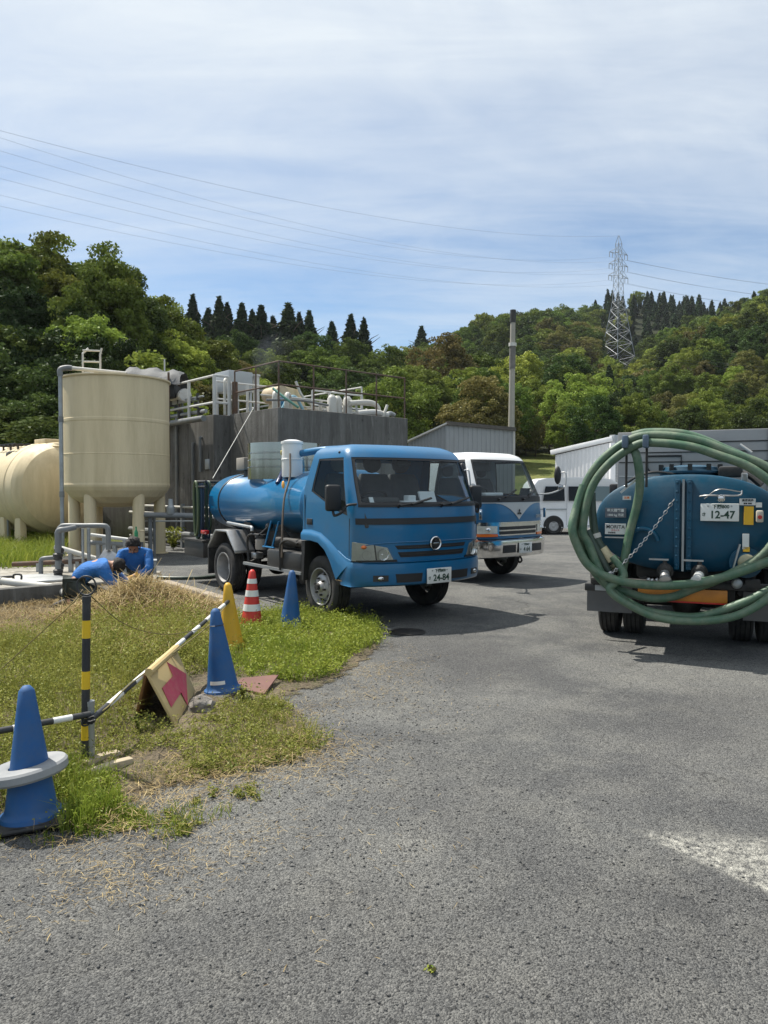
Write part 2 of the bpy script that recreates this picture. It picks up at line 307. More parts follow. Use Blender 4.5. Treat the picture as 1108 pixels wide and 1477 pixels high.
def ground_material(name, kind):
    m = bpy.data.materials.new(name); m.use_nodes = True; t = m.node_tree; b = t.nodes['Principled BSDF']; L = t.links.new
    geo = nd(t, 'ShaderNodeNewGeometry'); vec = geo.outputs['Position']
    def noise(s, d=6, r=.6, dist=0.):
        n = nd(t, 'ShaderNodeTexNoise'); n.inputs['Scale'].default_value = s; n.inputs['Detail'].default_value = d; n.inputs['Roughness'].default_value = r
        n.inputs['Distortion'].default_value = dist; L(vec, n.inputs['Vector']); return n.outputs[0]
    def rng(f, a, z, lo=0., hi=1.):
        n = nd(t, 'ShaderNodeMapRange'); L(f, n.inputs[0])
        for i, v in enumerate((a, z, lo, hi)): n.inputs[i + 1].default_value = v
        return n.outputs[0]
    def mix(f, a, c, blend='MIX'):
        n = nd(t, 'ShaderNodeMix', data_type='RGBA', blend_type=blend)
        if isinstance(f, float): n.inputs[0].default_value = f
        else: L(f, n.inputs[0])
        for i, v in ((6, a), (7, c)):
            if isinstance(v, tuple): n.inputs[i].default_value = c4(v)
            else: L(v, n.inputs[i])
        return n.outputs[2]
    def math_(op, a, c):
        n = nd(t, 'ShaderNodeMath', operation=op)
        for i, v in ((0, a), (1, c)):
            if isinstance(v, (int, float)): n.inputs[i].default_value = v
            else: L(v, n.inputs[i])
        return n.outputs[0]
    b.inputs['Roughness'].default_value = .9; b.inputs['Specular IOR Level'].default_value = .25
    if kind == 'asphalt':
        vo = nd(t, 'ShaderNodeTexVoronoi'); vo.inputs['Scale'].default_value = 190; L(vec, vo.inputs['Vector'])
        vo2 = nd(t, 'ShaderNodeTexVoronoi'); vo2.inputs['Scale'].default_value = 120; L(vec, vo2.inputs['Vector'])
        hs = nd(t, 'ShaderNodeSeparateColor'); L(vo.outputs['Color'], hs.inputs[0])
        hs2 = nd(t, 'ShaderNodeSeparateColor'); L(vo2.outputs['Color'], hs2.inputs[0])
        base = mix(rng(noise(.55, 7, .62, .6), .41, .60), (.092, .094, .096), (.152, .153, .149))          # older, paler stretches and fresher, darker ones
        base = mix(rng(noise(2.6, 8, .7), .45, .7, 0, .8), base, (.182, .180, .168))                      # dust
        base = mix(rng(noise(.23, 5, .5), .5, .6, 0, .7), base, (.078, .078, .08))                      # tar-rich patches
        base = mix(rng(noise(7., 6, .7), .55, .7, 0, .4), base, (.07, .07, .07))
        sy_ = nd(t, 'ShaderNodeSeparateXYZ'); L(vec, sy_.inputs[0]); lim = math_('ADD', math_('ADD', sy_.outputs[1], math_('MULTIPLY', sy_.outputs[0], -.18)), math_('MULTIPLY', noise(1.1, 6, .6), .9))
        base = mix(rng(lim, 3.35, 2.95, 0, .40), base, (.062, .062, .064))                                   # fresher, darker course laid in the near lane
        stone = mix(rng(hs.outputs[0], 0, 1), (.42, .42, .43), (1.62, 1.6, 1.53))
        base = mix(.95, base, stone, 'MULTIPLY')
        base = mix(rng(hs2.outputs[1], .95, .985, 0, .45), base, (.26, .255, .24))
        base = mix(rng(hs2.outputs[2], .94, .97, 0, .8), base, (.035, .035, .035))
        # a worn strip of pale gravelly concrete crossing at the right, and dry chaff trodden into the surface beside the verge
        sx_ = nd(t, 'ShaderNodeSeparateXYZ'); L(vec, sx_.inputs[0])
        jit = math_('MULTIPLY', math_('SUBTRACT', noise(7.0, 7, .72), .5), .22)
        u1 = math_('ADD', math_('ADD', math_('MULTIPLY', sx_.outputs[0], .84), math_('MULTIPLY', sx_.outputs[1], .543)), math_('MULTIPLY', jit, .35))
        u2_ = math_('ADD', math_('ADD', math_('MULTIPLY', sx_.outputs[0], .124), math_('MULTIPLY', sx_.outputs[1], .992)), jit)
        band = math_('MULTIPLY', rng(u1, 2.56, 2.60), rng(u2_, 3.26, 3.12)); band = math_('MULTIPLY', band, rng(sx_.outputs[0], 3.4, 2.6))
        band = math_('MULTIPLY', band, rng(noise(26., 7, .78), .43, .60))
        ed = nd(t, 'ShaderNodeTexVoronoi', feature='DISTANCE_TO_EDGE'); ed.inputs['Scale'].default_value = .42; wv = nd(t, 'ShaderNodeVectorMath', operation='ADD'); L(vec, wv.inputs[0])
        nz = nd(t, 'ShaderNodeTexNoise'); nz.inputs['Scale'].default_value = 3.0; nz.inputs['Detail'].default_value = 8; L(vec, nz.inputs['Vector']); sc3 = nd(t, 'ShaderNodeVectorMath', operation='SCALE'); sc3.inputs['Scale'].default_value = .55; L(nz.outputs['Color'], sc3.inputs[0]); L(sc3.outputs[0], wv.inputs[1]); L(wv.outputs[0], ed.inputs['Vector'])
        crack = math_('MULTIPLY', rng(ed.outputs['Distance'], .006, .0015), rng(noise(.6, 3, .5), .5, .62)); base = mix(math_('MULTIPLY', crack, .75), base, (.03, .03, .028))
        stain = rng(noise(1.3, 3, .45, .4), .66, .74, 0, .5); base = mix(stain, base, (.05, .05, .05))                # old oil drips
        base = mix(band, base, mix(rng(hs.outputs[1], 0, 1), (.28, .275, .24), (.52, .505, .45)))
        L(base, b.inputs['Base Color'])
        h = math_('ADD', math_('MULTIPLY', vo.outputs['Distance'], -.55), math_('MULTIPLY', noise(30, 6, .7), .7)); h = math_('ADD', h, math_('MULTIPLY', vo2.outputs['Distance'], -.5))
        bn = nd(t, 'ShaderNodeBump'); bn.inputs['Distance'].default_value = .012; bn.inputs['Strength'].default_value = .9; L(h, bn.inputs['Height']); L(bn.outputs[0], b.inputs['Normal'])
    elif kind == 'soil':
        base = mix(rng(noise(3, 8, .7), .35, .65), (.085, .066, .045), (.21, .17, .115)); base = mix(rng(noise(9, 7, .7), .5, .7), base, (.06, .075, .025))
        base = mix(rng(noise(60, 3, .7), .45, .7, 0, .8), base, (.26, .21, .14))
        L(base, b.inputs['Base Color']); bn = nd(t, 'ShaderNodeBump'); bn.inputs['Distance'].default_value = .05; L(noise(22, 8, .7), bn.inputs['Height']); L(bn.outputs[0], b.inputs['Normal'])
    elif kind == 'hill':
        sx_ = nd(t, 'ShaderNodeSeparateXYZ'); L(vec, sx_.inputs[0])
        g = mix(rng(noise(.6, 7, .65), .35, .65), (.085, .12, .022), (.17, .175, .05)); f = mix(rng(noise(.3, 6, .6), .35, .65), (.010, .016, .006), (.028, .034, .012))
        base = mix(rng(math_('ADD', sx_.outputs[2], math_('MULTIPLY', noise(.5, 4, .6), 1.2)), 4.6, 5.2), g, f)
        L(base, b.inputs['Base Color']); bn = nd(t, 'ShaderNodeBump'); bn.inputs['Distance'].default_value = .3; L(noise(2.5, 8, .7), bn.inputs['Height']); L(bn.outputs[0], b.inputs['Normal'])
    elif kind == 'earth':
        base = mix(rng(noise(.8, 7, .65), .35, .65), (.10, .105, .06), (.16, .15, .10)); L(base, b.inputs['Base Color'])
    return m
M_ASPH = ground_material('asphalt', 'asphalt'); M_SOIL = ground_material('verge_soil', 'soil'); M_HILL = ground_material('hillside', 'hill'); M_EARTH = ground_material('open_ground', 'earth')
tag(MB().add([(-1500, -1500, -.02), (1500, -1500, -.02), (1500, 1500, -.02), (-1500, 1500, -.02)], [(0, 1, 2, 3)]).build('ground', M_EARTH, smooth=False), kind='structure')
tag(MB().add([(-34, -12, 0), (42, -12, 0), (42, 44, 0), (-34, 44, 0)], [(0, 1, 2, 3)]).build('asphalt_road', M_ASPH, smooth=False), kind='structure')
tt = np.linspace(-1.15, 1.08, 150); ty = np.concatenate([np.linspace(20, 60, 41), np.linspace(62, 340, 110)])
gx = (tt[:, None] * ty[None, :]); gy = np.repeat(ty[None, :], len(tt), 0); gz = terrain(gx, gy) + .004
idx = np.arange(len(tt) * len(ty)).reshape(len(tt), len(ty)); fc = np.stack([idx[:-1, :-1], idx[1:, :-1], idx[1:, 1:], idx[:-1, 1:]], -1).reshape(-1, 4)
keep = (np.stack([gz.ravel()[fc[:, k]] for k in range(4)], 1).max(1) > .01); fc = fc[keep]
tag(link('hill', npmesh('hill', np.stack([gx, gy, gz], -1).reshape(-1, 3), fc, M_HILL, smooth=True)), kind='structure')

# unseen low hill ring added behind the viewer for reflections in steel and glass
ring_v, ring_f = [], []; az = np.radians(np.arange(48, 313, 4)); rad_ = [52, 70, 95, 130, 180, 260]; hh_ = [-.01, 1, 2.6, 4.5, 7, 9]
for a in az:
    for r_, h_ in zip(rad_, hh_): ring_v.append((math.sin(a) * r_, math.cos(a) * r_, h_ * (1 + .25 * math.sin(a * 5 + r_ * .03)) + (.6 * math.sin(a * 23 + r_) if h_ > 3 else 0)))
for i in range(len(az) - 1):
    for j in range(len(rad_) - 1): b0 = i * len(rad_) + j; ring_f.append((b0, b0 + 1, b0 + len(rad_) + 1, b0 + len(rad_)))
tag(link('hill', npmesh('hill', ring_v, ring_f, mat('added_reflection_slope', (.035, .05, .016), .95, var=.5, vscale=.3, bump=.8, bscale=1.), smooth=True)), kind='structure')

# ================================================================== foliage
def rquads(rng, pos, nrm, size, aspect=.6, jitter=.9):
    """leaf-sized lozenges at pos, facing nrm loosely -> verts, faces"""
    n = len(pos); nr = nrm + rng.normal(0, jitter, (n, 3)); nr /= np.linalg.norm(nr, axis=1)[:, None] + 1e-9
    r = rng.normal(0, 1, (n, 3)); u = np.cross(nr, r); u /= np.linalg.norm(u, axis=1)[:, None] + 1e-9; w = np.cross(nr, u)
    s = (size * rng.uniform(.6, 1.4, n))[:, None]
    v = np.stack([pos - u * s, pos + w * s * aspect, pos + u * s, pos - w * s * aspect], 1).reshape(-1, 3)
    return v, np.arange(4 * n).reshape(n, 4)
def crown_mesh(name, seed, clumps, leaves, leaf, m, rad=(.36, .36, .36), cz=.6, crad=(.10, .17), low=-.75):
    rng = np.random.default_rng(seed); P, N, TN = [], [], []
    k = 0
    lobes = rng.normal(0, 1, (5, 3)); lobes /= np.linalg.norm(lobes, axis=1)[:, None]
    while k < clumps:
        d = rng.normal(0, 1, 3); d /= np.linalg.norm(d)
        if d[2] < low: continue
        bulge = 1 + .30 * max(0, (lobes @ d).max() - .55) / .45 - .22 * rng.random() * (d[2] < .9)
        rr = bulge * rng.uniform(.55, 1.0) ** .6; c = d * rr * np.array(rad) + np.array([0, 0, cz]); cr = rng.uniform(*crad)
        tone = rng.uniform(0, 1); m_ = int(leaves * (cr / np.mean(crad)) ** 2 * rng.uniform(.7, 1.2))
        e = rng.normal(0, 1, (m_, 3)); e /= np.linalg.norm(e, axis=1)[:, None]; e[:, 2] = np.abs(e[:, 2]) * np.where(rng.random(m_) < .8, 1, -1)
        rad_ = rng.uniform(.25, 1, m_) ** .5
        p = c + e * (rad_ * cr)[:, None] * np.array([1.1, 1.1, .92]); P.append(p); N.append(e * .8 + d * .3 + np.array([0, 0, .15])); TN.append(np.clip(tone * .6 + rng.uniform(0, .4, m_), 0, 1)); k += 1
    P = np.concatenate(P); N = np.concatenate(N); TN = np.concatenate(TN); v, f = rquads(rng, P, N, np.full(len(P), leaf)); return npmesh(name, v, f, m, np.repeat(TN, 4))
def conifer_mesh(name, seed, n, leaf, m, rad=.17):
    rng = np.random.default_rng(seed); z = 1 - rng.random(n) ** .62 * .86; lay = 15
    zl = np.floor(z * lay) / lay; a = rng.uniform(0, 2 * np.pi, n)
    wob = rng.uniform(.72, 1.15, lay + 1)[np.clip((z * lay).astype(int), 0, lay)]; spoke = (np.cos(a * 5 + zl * 40) * .26 + .85) * wob; prof = (1 - z) ** .85 * rad * spoke + .008; r = prof * rng.uniform(.35, 1, n) ** .5
    P = np.stack([np.cos(a) * r, np.sin(a) * r, z - r * .35], 1); N = np.stack([np.cos(a) * .5, np.sin(a) * .5, np.full(n, .8)], 1)
    v, f = rquads(rng, P, N, np.full(n, leaf), .38); return npmesh(name, v, f, m, np.repeat(rng.random(n), 4))
def stalk_mesh(name, seed, n, leaf, m):
    """a stand of bamboo: arching feathery culms"""
    rng = np.random.default_rng(seed); P = []
    for c in range(26):
        b = rng.normal(0, .16, 2); h = rng.uniform(.7, 1.0); la = rng.uniform(0, 6.3); ln = rng.uniform(.05, .16)
        t = rng.uniform(.25, 1, n // 26); x = b[0] + math.cos(la) * ln * t ** 3; y = b[1] + math.sin(la) * ln * t ** 3
        w = .03 + .05 * np.sin(np.pi * np.clip(t, 0, 1)); P.append(np.stack([x + rng.normal(0, 1, len(t)) * w, y + rng.normal(0, 1, len(t)) * w, t * h + rng.normal(0, .015, len(t))], 1))
    P = np.concatenate(P); v, f = rquads(rng, P, np.tile([0, 0, .4], (len(P), 1)), np.full(len(P), leaf), .3); return npmesh(name, v, f, m, np.repeat(rng.random(len(P)), 4))
M_BARK = mat('bark', (.09, .07, .05), .95, var=.4, vscale=6, bump=.03, bscale=14)
def trunk_mesh(name, seed, h=.6, r=.022):
    rng = random.Random(seed); m = MB(); top = V(rng.uniform(-.04, .04), rng.uniform(-.04, .04), h)
    m.tube(smooth_path([(0, 0, -.05), (rng.uniform(-.02, .02), rng.uniform(-.02, .02), h * .45), top], 4), [r * (1.25 - .95 * i / 8) for i in range(9)], 7)
    for k in range(6):
        z0 = h * rng.uniform(.4, .95); a = rng.uniform(0, 6.28); l = rng.uniform(.14, .26); p = V(0, 0, z0)
        m.tube([p, p + V(math.cos(a) * l * .5, math.sin(a) * l * .5, l * .45), p + V(math.cos(a) * l, math.sin(a) * l, l * .7)], [r * .5, r * .35, r * .12], 5)
    return m.mesh(name, M_BARK)
LF = dict(painted_shade=leafmat('leaf_painted_shade', (.012, .024, .007), (.042, .066, .016), .2), dark=leafmat('leaf_dark_evergreen', (.032, .056, .014), (.085, .125, .030)), mid=leafmat('leaf_green', (.060, .090, .016), (.16, .205, .036)),  # first leaf set: canopy shade put into the colour of the lower trees
          light=leafmat('leaf_spring_green', (.13, .17, .026), (.27, .31, .055)), gold=leafmat('leaf_golden_blossom', (.135, .13, .036), (.30, .265, .085)),
          olive=leafmat('leaf_olive', (.10, .10, .028), (.19, .17, .055)), needle=leafmat('needle_dark', (.018, .034, .015), (.05, .075, .028), .12))
CR_N = [crown_mesh('crown', 10 + i, 210, 175, .0080, LF['mid'], rad=(.19, .19, .29), cz=.69, crad=(.026, .058), low=-1) for i in range(3)]
CR_M = [crown_mesh('crown', 20 + i, 150, 150, .0120, LF['mid'], rad=(.34, .34, .43), cz=.53, crad=(.042, .09), low=-.9) for i in range(3)]
CR_F = [crown_mesh('crown', 30 + i, 84, 76, .0215, LF['mid'], rad=(.38, .38, .40), cz=.56, crad=(.06, .115), low=-.6) for i in range(4)]
CF_M = [conifer_mesh('crown', 40 + i, 5200, .030, LF['needle'], .26) for i in range(2)]; CF_F = [conifer_mesh('crown', 44 + i, 900, .055, LF['needle'], .25) for i in range(2)]
BAM = [stalk_mesh('crown', 50 + i, 2600, .026, LF['olive']) for i in range(2)]
TRK = [trunk_mesh('trunk', 60 + i) for i in range(3)]; TRK_C = trunk_mesh('trunk', 66, .8, .016)
def tree(name, label, cat, x, y, h, crown, leaf, group=None, w=1., rz=None, trunk=None, sink=.0, rs=random.Random(3)):
    t = thing(name, label, cat, (x, y, tz(x, y) - sink), rs.uniform(0, 6.28) if rz is None else rz, group); t.scale = (h * w, h * w, h)
    c = link('crown', crown, t)
    if leaf: c.material_slots[0].link = 'OBJECT'; c.material_slots[0].material = LF[leaf]
    link('trunk', trunk or rs.choice(TRK), t); return t
def at_top(px, py, Y): p = D(px, py, Y); return p.x, p.y, p.z - tz(p.x, p.y)
rt = random.Random(5)
SKY_PX, SKY_Y = [-140, 0, 50, 90, 108, 145, 178, 192, 215, 240, 265, 300, 335], [316, 322, 327, 340, 358, 346, 356, 394, 413, 419, 442, 474, 500]
NEAR = [(5, 322, 35, 'mid', .5, 'tall green tree at the very top of the forest edge beside the photo edge'), (48, 327, 37, 'mid', .48, 'tall leafy tree on the forest skyline between the photo edge and the round-headed tree'), (145, 345, 33, 'mid', .40, 'tall round-headed tree standing clear above the forest edge, above the cream tank'),
        (190, 394, 37, 'dark', .42, 'dark crown stepping down just right of the round-headed tree'), (241, 419, 43, 'light', .45, 'pale spring-green tree at the end of the tall forest edge'), (322, 500, 48, 'olive', .7, 'olive tree where the tall forest edge meets the wood behind the basin'),
        (122, 430, 30.5, 'light', .55, 'broad pale green crown in the middle of the forest edge above the upright tank'), (203, 492, 27.5, 'light', .75, 'small bright green tree just behind the ladder of the cream upright tank'), (298, 545, 34, 'olive', .9, 'olive bush-like tree just beyond the basin side railing'), (6, 572, 24.5, 'dark', 1.3, 'low leafy shrub-like tree right above the lying cream tank')]
for row, (Y0, drop, st, pick) in enumerate([(39, 6, 30, ('mid', 'mid', 'dark')), (36, 34, 34, ('mid', 'dark', 'mid', 'light')), (32.5, 78, 36, ('mid', 'dark', 'painted_shade', 'mid')), (29.5, 128, 38, ('mid', 'dark', 'painted_shade')), (27.5, 178, 40, ('painted_shade', 'dark', 'painted_shade')), (25.5, 232, 46, ('painted_shade', 'painted_shade', 'dark'))]):
    px = -130. + row * 11
    while px < 345:
        top = float(np.interp(px, SKY_PX, SKY_Y)) + drop + rt.uniform(-12, 16); Yj = (Y0 + rt.uniform(-1, 1)) * (1 + max(0, px - 180) * .0016)
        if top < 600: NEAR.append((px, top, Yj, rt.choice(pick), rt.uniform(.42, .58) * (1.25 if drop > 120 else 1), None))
        px += st * rt.uniform(.8, 1.2)
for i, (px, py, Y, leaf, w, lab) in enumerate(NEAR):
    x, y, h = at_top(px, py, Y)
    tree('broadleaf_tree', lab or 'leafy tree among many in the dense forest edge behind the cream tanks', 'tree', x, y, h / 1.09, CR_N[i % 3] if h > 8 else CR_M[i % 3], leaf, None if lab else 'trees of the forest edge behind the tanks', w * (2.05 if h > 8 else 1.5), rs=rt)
for i, (px, py, Y) in enumerate([(278, 424, 88), (300, 444, 92), (316, 427, 90), (328, 436, 93), (349, 437, 90), (364, 446, 94), (377, 440, 90), (394, 455, 94), (416, 437, 92), (432, 450, 94), (446, 448, 96), (479, 463, 96), (506, 453, 95), (525, 458, 97), (608, 470, 150), (652, 492, 100)]):
    x, y, h = at_top(px, py, Y)
    ordn = ['first', 'second', 'third', 'fourth', 'fifth', 'sixth', 'seventh', 'eighth', 'ninth', 'tenth', 'eleventh', 'twelfth', 'thirteenth', 'fourteenth'][min(i, 13)]
    lab = {14: 'small cedar alone on the far ridge above the golden tree', 15: 'dark cedar poking up right beside the golden blossoming tree', 8: 'widest dark cedar of the ridge, standing apart between two gaps', 0: 'first dark cedar on the ridge beside the tall forest edge', 13: 'last pointed cedar at the low end of the ridge', 12: 'pointed cedar next to the last one on the ridge'}.get(i, '%s dark cedar along the ridge, counted from the tall forest edge' % ordn)
    tree('cedar_tree', lab, 'tree', x, y, h, CF_M[i % 2], None, 'cedars on the ridge', 1.35 if i == 8 else rt.uniform(.9, 1.25), trunk=TRK_C, rs=rt)
x, y, h = at_top(641, 486, 74); tree('broadleaf_tree', 'big round tree with golden brown blossom above the grey shed', 'tree', x, y, h, CR_M[0], 'gold', w=.95, rs=rt)
x, y, h = at_top(742, 500, 80)
x, y, h = at_top(807, 461, 150); tree('broadleaf_tree', 'pale cream blossoming tree alone high on the green hill', 'tree', x, y, 9, CR_M[1], 'gold', w=.9, rs=rt)
for px, py, Y, leaf, w in [(612, 535, 62, 'mid', 1.2), (660, 540, 64, 'dark', 1.3), (690, 510, 78, 'mid', 1.1), (601, 600, 54, 'olive', 1.2), (655, 578, 56, 'mid', .9), (572, 560, 60, 'mid', 1.2), (540, 545, 64, 'dark', 1.2), (500, 530, 66, 'dark', 1.2), (455, 500, 70, 'mid', 1.2), (420, 490, 72, 'dark', 1.2), (375, 505, 66, 'mid', 1.2), (340, 480, 68, 'dark', 1.1), (350, 530, 56, 'light', 1.2), (395, 520, 60, 'mid', 1.2), (480, 560, 58, 'dark', 1.3), (530, 580, 55, 'mid', 1.3), (560, 500, 82, 'mid', 1.2), (505, 490, 84, 'mid', 1.2), (450, 480, 84, 'dark', 1.2)]:
    x, y, h = at_top(px, py, Y); tree('broadleaf_tree', 'rounded green tree in the wood behind the concrete basin', 'tree', x, y, h / 1.03, CR_M[rt.randrange(3)], leaf, 'trees in the wood behind the basin', w, rs=rt)
for k in range(16):
    px = 600 + k * 13.5 + rt.uniform(-4, 4); Y = 57 + rt.uniform(0, 5); p = D(px, 590 + rt.uniform(-10, 20), Y)
    tree('bamboo_clump', 'yellow-brown bamboo clump at the foot of the hill behind the utility pole', 'bamboo', p.x, p.y, p.z - tz(p.x, p.y), BAM[k % 2], None, 'bamboo along the foot of the hill', .8, rs=rt)

# the hillside: the nearer trees one by one, the rest as one mass of forest
rf = np.random.default_rng(8); FAR = []
Y = 47.0
while Y < 300:
    sp = 3.9 + Y * .006; xs = np.arange(-.78 * Y, .78 * Y, sp)
    for x in xs: FAR.append((x + rf.uniform(-.45, .45) * sp, Y + rf.uniform(-.5, .5) * sp))
    Y += sp * .92
pts = []; n_ind = 0
for x, y in FAR:
    px = CX + FPX * x / y; z = tz(x, y)
    if px < 330 and y < 62 or px < 560 and y < 78 and px > 330: continue
    if z < (3.9 if 735 < px < 815 else 2.6): continue
    if abs(px - 890) < 14 and 186 < y < 203: continue
    con = (872 < px < 1092 and y > 205 and rf.random() < .9) or (840 < px < 1100 and y > 185 and rf.random() < .35) or rf.random() < .035
    lite = (px > 770 and y < 170); q = rf.random()
    leaf = 'needle' if con else ('light' if q < (.34 if lite else .14) else 'olive' if q < (.44 if lite else .2) else 'mid' if q < .72 else 'dark')
    h = rf.uniform(5.0, 8.8) * (1.0 if con else 1) * (.82 if y < 75 else 1)
    if 250 < px < 590 and 70 < y < 128: h *= .55
    if abs(px - 890) < 40 and 150 < y < 200: h *= .6
    if lite and px > 900: h *= .72
    if y < 100 and -60 < px < 1170 and n_ind < 290:
        n_ind += 1
        if con: tree('cedar_tree', 'dark cedar scattered among the round trees of the hillside', 'tree', x, y, h, CF_M[n_ind % 2], None, 'cedars scattered on the hillside', .95, trunk=TRK_C, rs=rt)
        else: tree('broadleaf_tree', 'green round-crowned tree on the lower hillside', 'tree', x, y, h, CR_M[n_ind % 3], leaf, 'trees of the lower hillside', rf.uniform(.85, 1.15), rs=rt)
    else: pts.append((x, y, z - .3, h, leaf))
# forest mass: points that carry shared crowns
pc = bpy.data.collections.new('crown_shapes'); names = []
for leaf in ('mid', 'light', 'dark', 'olive'):
    for k, me in enumerate(CR_F):
        o = bpy.data.objects.new('shape_%02d' % len(names), me); pc.objects.link(o); o.material_slots[0].link = 'OBJECT'; o.material_slots[0].material = LF[leaf]; names.append(leaf)
for k, me in enumerate(CF_F): o = bpy.data.objects.new('shape_%02d' % len(names), me); pc.objects.link(o); names.append('needle')
by = {}
for i, l in enumerate(names): by.setdefault(l, []).append(i)
me = bpy.data.meshes.new('forest'); me.from_pydata([(a, b, c) for a, b, c, _, _ in pts], [], [])
ai = me.attributes.new('pick', 'INT', 'POINT'); ai.data.foreach_set('value', [int(rf.choice(by[l])) for *_, l in pts])
sv = np.array([[h * w, h * w, h] for (_, _, _, h, _), w in zip(pts, rf.uniform(.85, 1.2, len(pts)))], np.float32); av = me.attributes.new('size', 'FLOAT_VECTOR', 'POINT'); av.data.foreach_set('vector', sv.ravel())
ar = me.attributes.new('turn', 'FLOAT_VECTOR', 'POINT'); ar.data.foreach_set('vector', np.stack([np.zeros(len(pts)), np.zeros(len(pts)), rf.uniform(0, 6.28, len(pts))], 1).astype(np.float32).ravel())
fo = tag(link('forest', me), 'dense green forest covering the far hillside up to its crest', 'forest', kind='stuff')
ng = bpy.data.node_groups.new('forest', 'GeometryNodeTree'); ng.interface.new_socket('Geometry', in_out='INPUT', socket_type='NodeSocketGeometry'); ng.interface.new_socket('Geometry', in_out='OUTPUT', socket_type='NodeSocketGeometry')
gi = ng.nodes.new('NodeGroupInput'); go = ng.nodes.new('NodeGroupOutput'); ip = ng.nodes.new('GeometryNodeInstanceOnPoints'); ci = ng.nodes.new('GeometryNodeCollectionInfo')
ci.inputs['Collection'].default_value = pc; ci.inputs['Separate Children'].default_value = True; ci.inputs['Reset Children'].default_value = True
def attr(n, t): a = ng.nodes.new('GeometryNodeInputNamedAttribute'); a.data_type = t; a.inputs['Name'].default_value = n; return a.outputs['Attribute']
ng.links.new(gi.outputs[0], ip.inputs['Points']); ng.links.new(ci.outputs[0], ip.inputs['Instance']); ip.inputs['Pick Instance'].default_value = True
ng.links.new(attr('pick', 'INT'), ip.inputs['Instance Index']); ng.links.new(attr('size', 'FLOAT_VECTOR'), ip.inputs['Scale'])
er = ng.nodes.new('FunctionNodeEulerToRotation'); ng.links.new(attr('turn', 'FLOAT_VECTOR'), er.inputs[0]); ng.links.new(er.outputs[0], ip.inputs['Rotation'])
ng.links.new(ip.outputs[0], go.inputs[0]); md = fo.modifiers.new('forest', 'NODES'); md.node_group = ng
# ================================================================== tanks, basin, sheds, pole, pylon
M_CREAM = mat('cream_tank_paint', (.66, .545, .345), .55, var=.06, vscale=1.2, dirt=(.38, .30, .17), dirt_amt=.5, dscale=1.9, stretch=(1.6, 1.6, .22), bump=.004, bscale=30)
M_PVC = mat('grey_pipe_plastic', (.16, .17, .175), .45, var=.15, dirt=(.3, .28, .24), dirt_amt=.4, dscale=5)
M_PVCL = mat('pale_pipe_plastic', (.55, .54, .50), .5, var=.08, dirt=(.3, .27, .2), dirt_amt=.5, dscale=4)
M_PIPEG = mat('galvanised_pipe', (.34, .36, .37), .4, metal=.55, var=.15, dirt=(.22, .2, .17), dirt_amt=.4, dscale=5)
M_WHITE = mat('white_paint', (.58, .58, .56), .5, var=.08, dirt=(.30, .27, .22), dirt_amt=.5, dscale=4)
M_RUST = mat('rusty_steel', (.10, .072, .055), .8, var=.3, vscale=9, dirt=(.17, .07, .03), dirt_amt=.6, dscale=8)
M_BLACK = mat('black_metal', (.018, .018, .019), .5, var=.2, dirt=(.09, .08, .065), dirt_amt=.45, dscale=6)
M_RUB = mat('black_rubber', (.022, .022, .022), .75, var=.2, dirt=(.1, .09, .075), dirt_amt=.5, dscale=7)
M_STEEL = mat('bare_steel', (.46, .46, .46), .32, metal=.85, var=.15, dirt=(.2, .18, .15), dirt_amt=.4, dscale=7)
M_GALV = mat('grey_sheet_metal', (.40, .42, .43), .45, metal=.35, var=.08, dirt=(.25, .24, .21), dirt_amt=.35, dscale=2)
def concrete(name, a, b_, streak):
    m = bpy.data.materials.new(name); m.use_nodes = True; t = m.node_tree; bs = t.nodes['Principled BSDF']; L = t.links.new
    tcn = nd(t, 'ShaderNodeTexCoord')
    def noise(sc, s, d, r, dist=0):
        mpn = nd(t, 'ShaderNodeMapping'); L(tcn.outputs['Object'], mpn.inputs[0]); mpn.inputs['Scale'].default_value = sc
        n = nd(t, 'ShaderNodeTexNoise'); n.inputs['Scale'].default_value = s; n.inputs['Detail'].default_value = d; n.inputs['Roughness'].default_value = r; n.inputs['Distortion'].default_value = dist; L(mpn.outputs[0], n.inputs[0]); return n.outputs[0]
    def mixc(f, lo, hi, c1, c2):
        mr = nd(t, 'ShaderNodeMapRange'); mr.inputs[1].default_value = lo; mr.inputs[2].default_value = hi; L(f, mr.inputs[0])
        n = nd(t, 'ShaderNodeMix', data_type='RGBA'); L(mr.outputs[0], n.inputs[0])
        for i, v in ((6, c1), (7, c2)):
            if isinstance(v, tuple): n.inputs[i].default_value = c4(v)
            else: L(v, n.inputs[i])
        return n.outputs[2]
    base = mixc(noise((1, 1, 1), 1.4, 8, .65), .35, .65, a, b_)
    base = mixc(noise((1, 1, .09), 4.2, 10, .75), .42, .66, base, streak)              # rain-washed algae running down
    base = mixc(noise((1, 1, .1), 7, 7, .7), .56, .68, base, tuple(min(1, c * 1.2) for c in b_))
    base = mixc(noise((1, 1, .5), 5, 8, .7), .58, .7, base, tuple(c * .45 for c in streak))
    L(base, bs.inputs['Base Color']); bs.inputs['Roughness'].default_value = .92; bs.inputs['Specular IOR Level'].default_value = .2
    bn = nd(t, 'ShaderNodeBump'); bn.inputs['Distance'].default_value = .012; L(noise((1, 1, .6), 24, 7, .7), bn.inputs['Height']); L(bn.outputs[0], bs.inputs['Normal']); return m
M_CONC = concrete('stained_concrete', (.115, .112, .105), (.17, .166, .155), (.078, .074, .067)); M_CONC2 = concrete('pale_concrete', (.30, .285, .25), (.38, .36, .32), (.2, .185, .15))

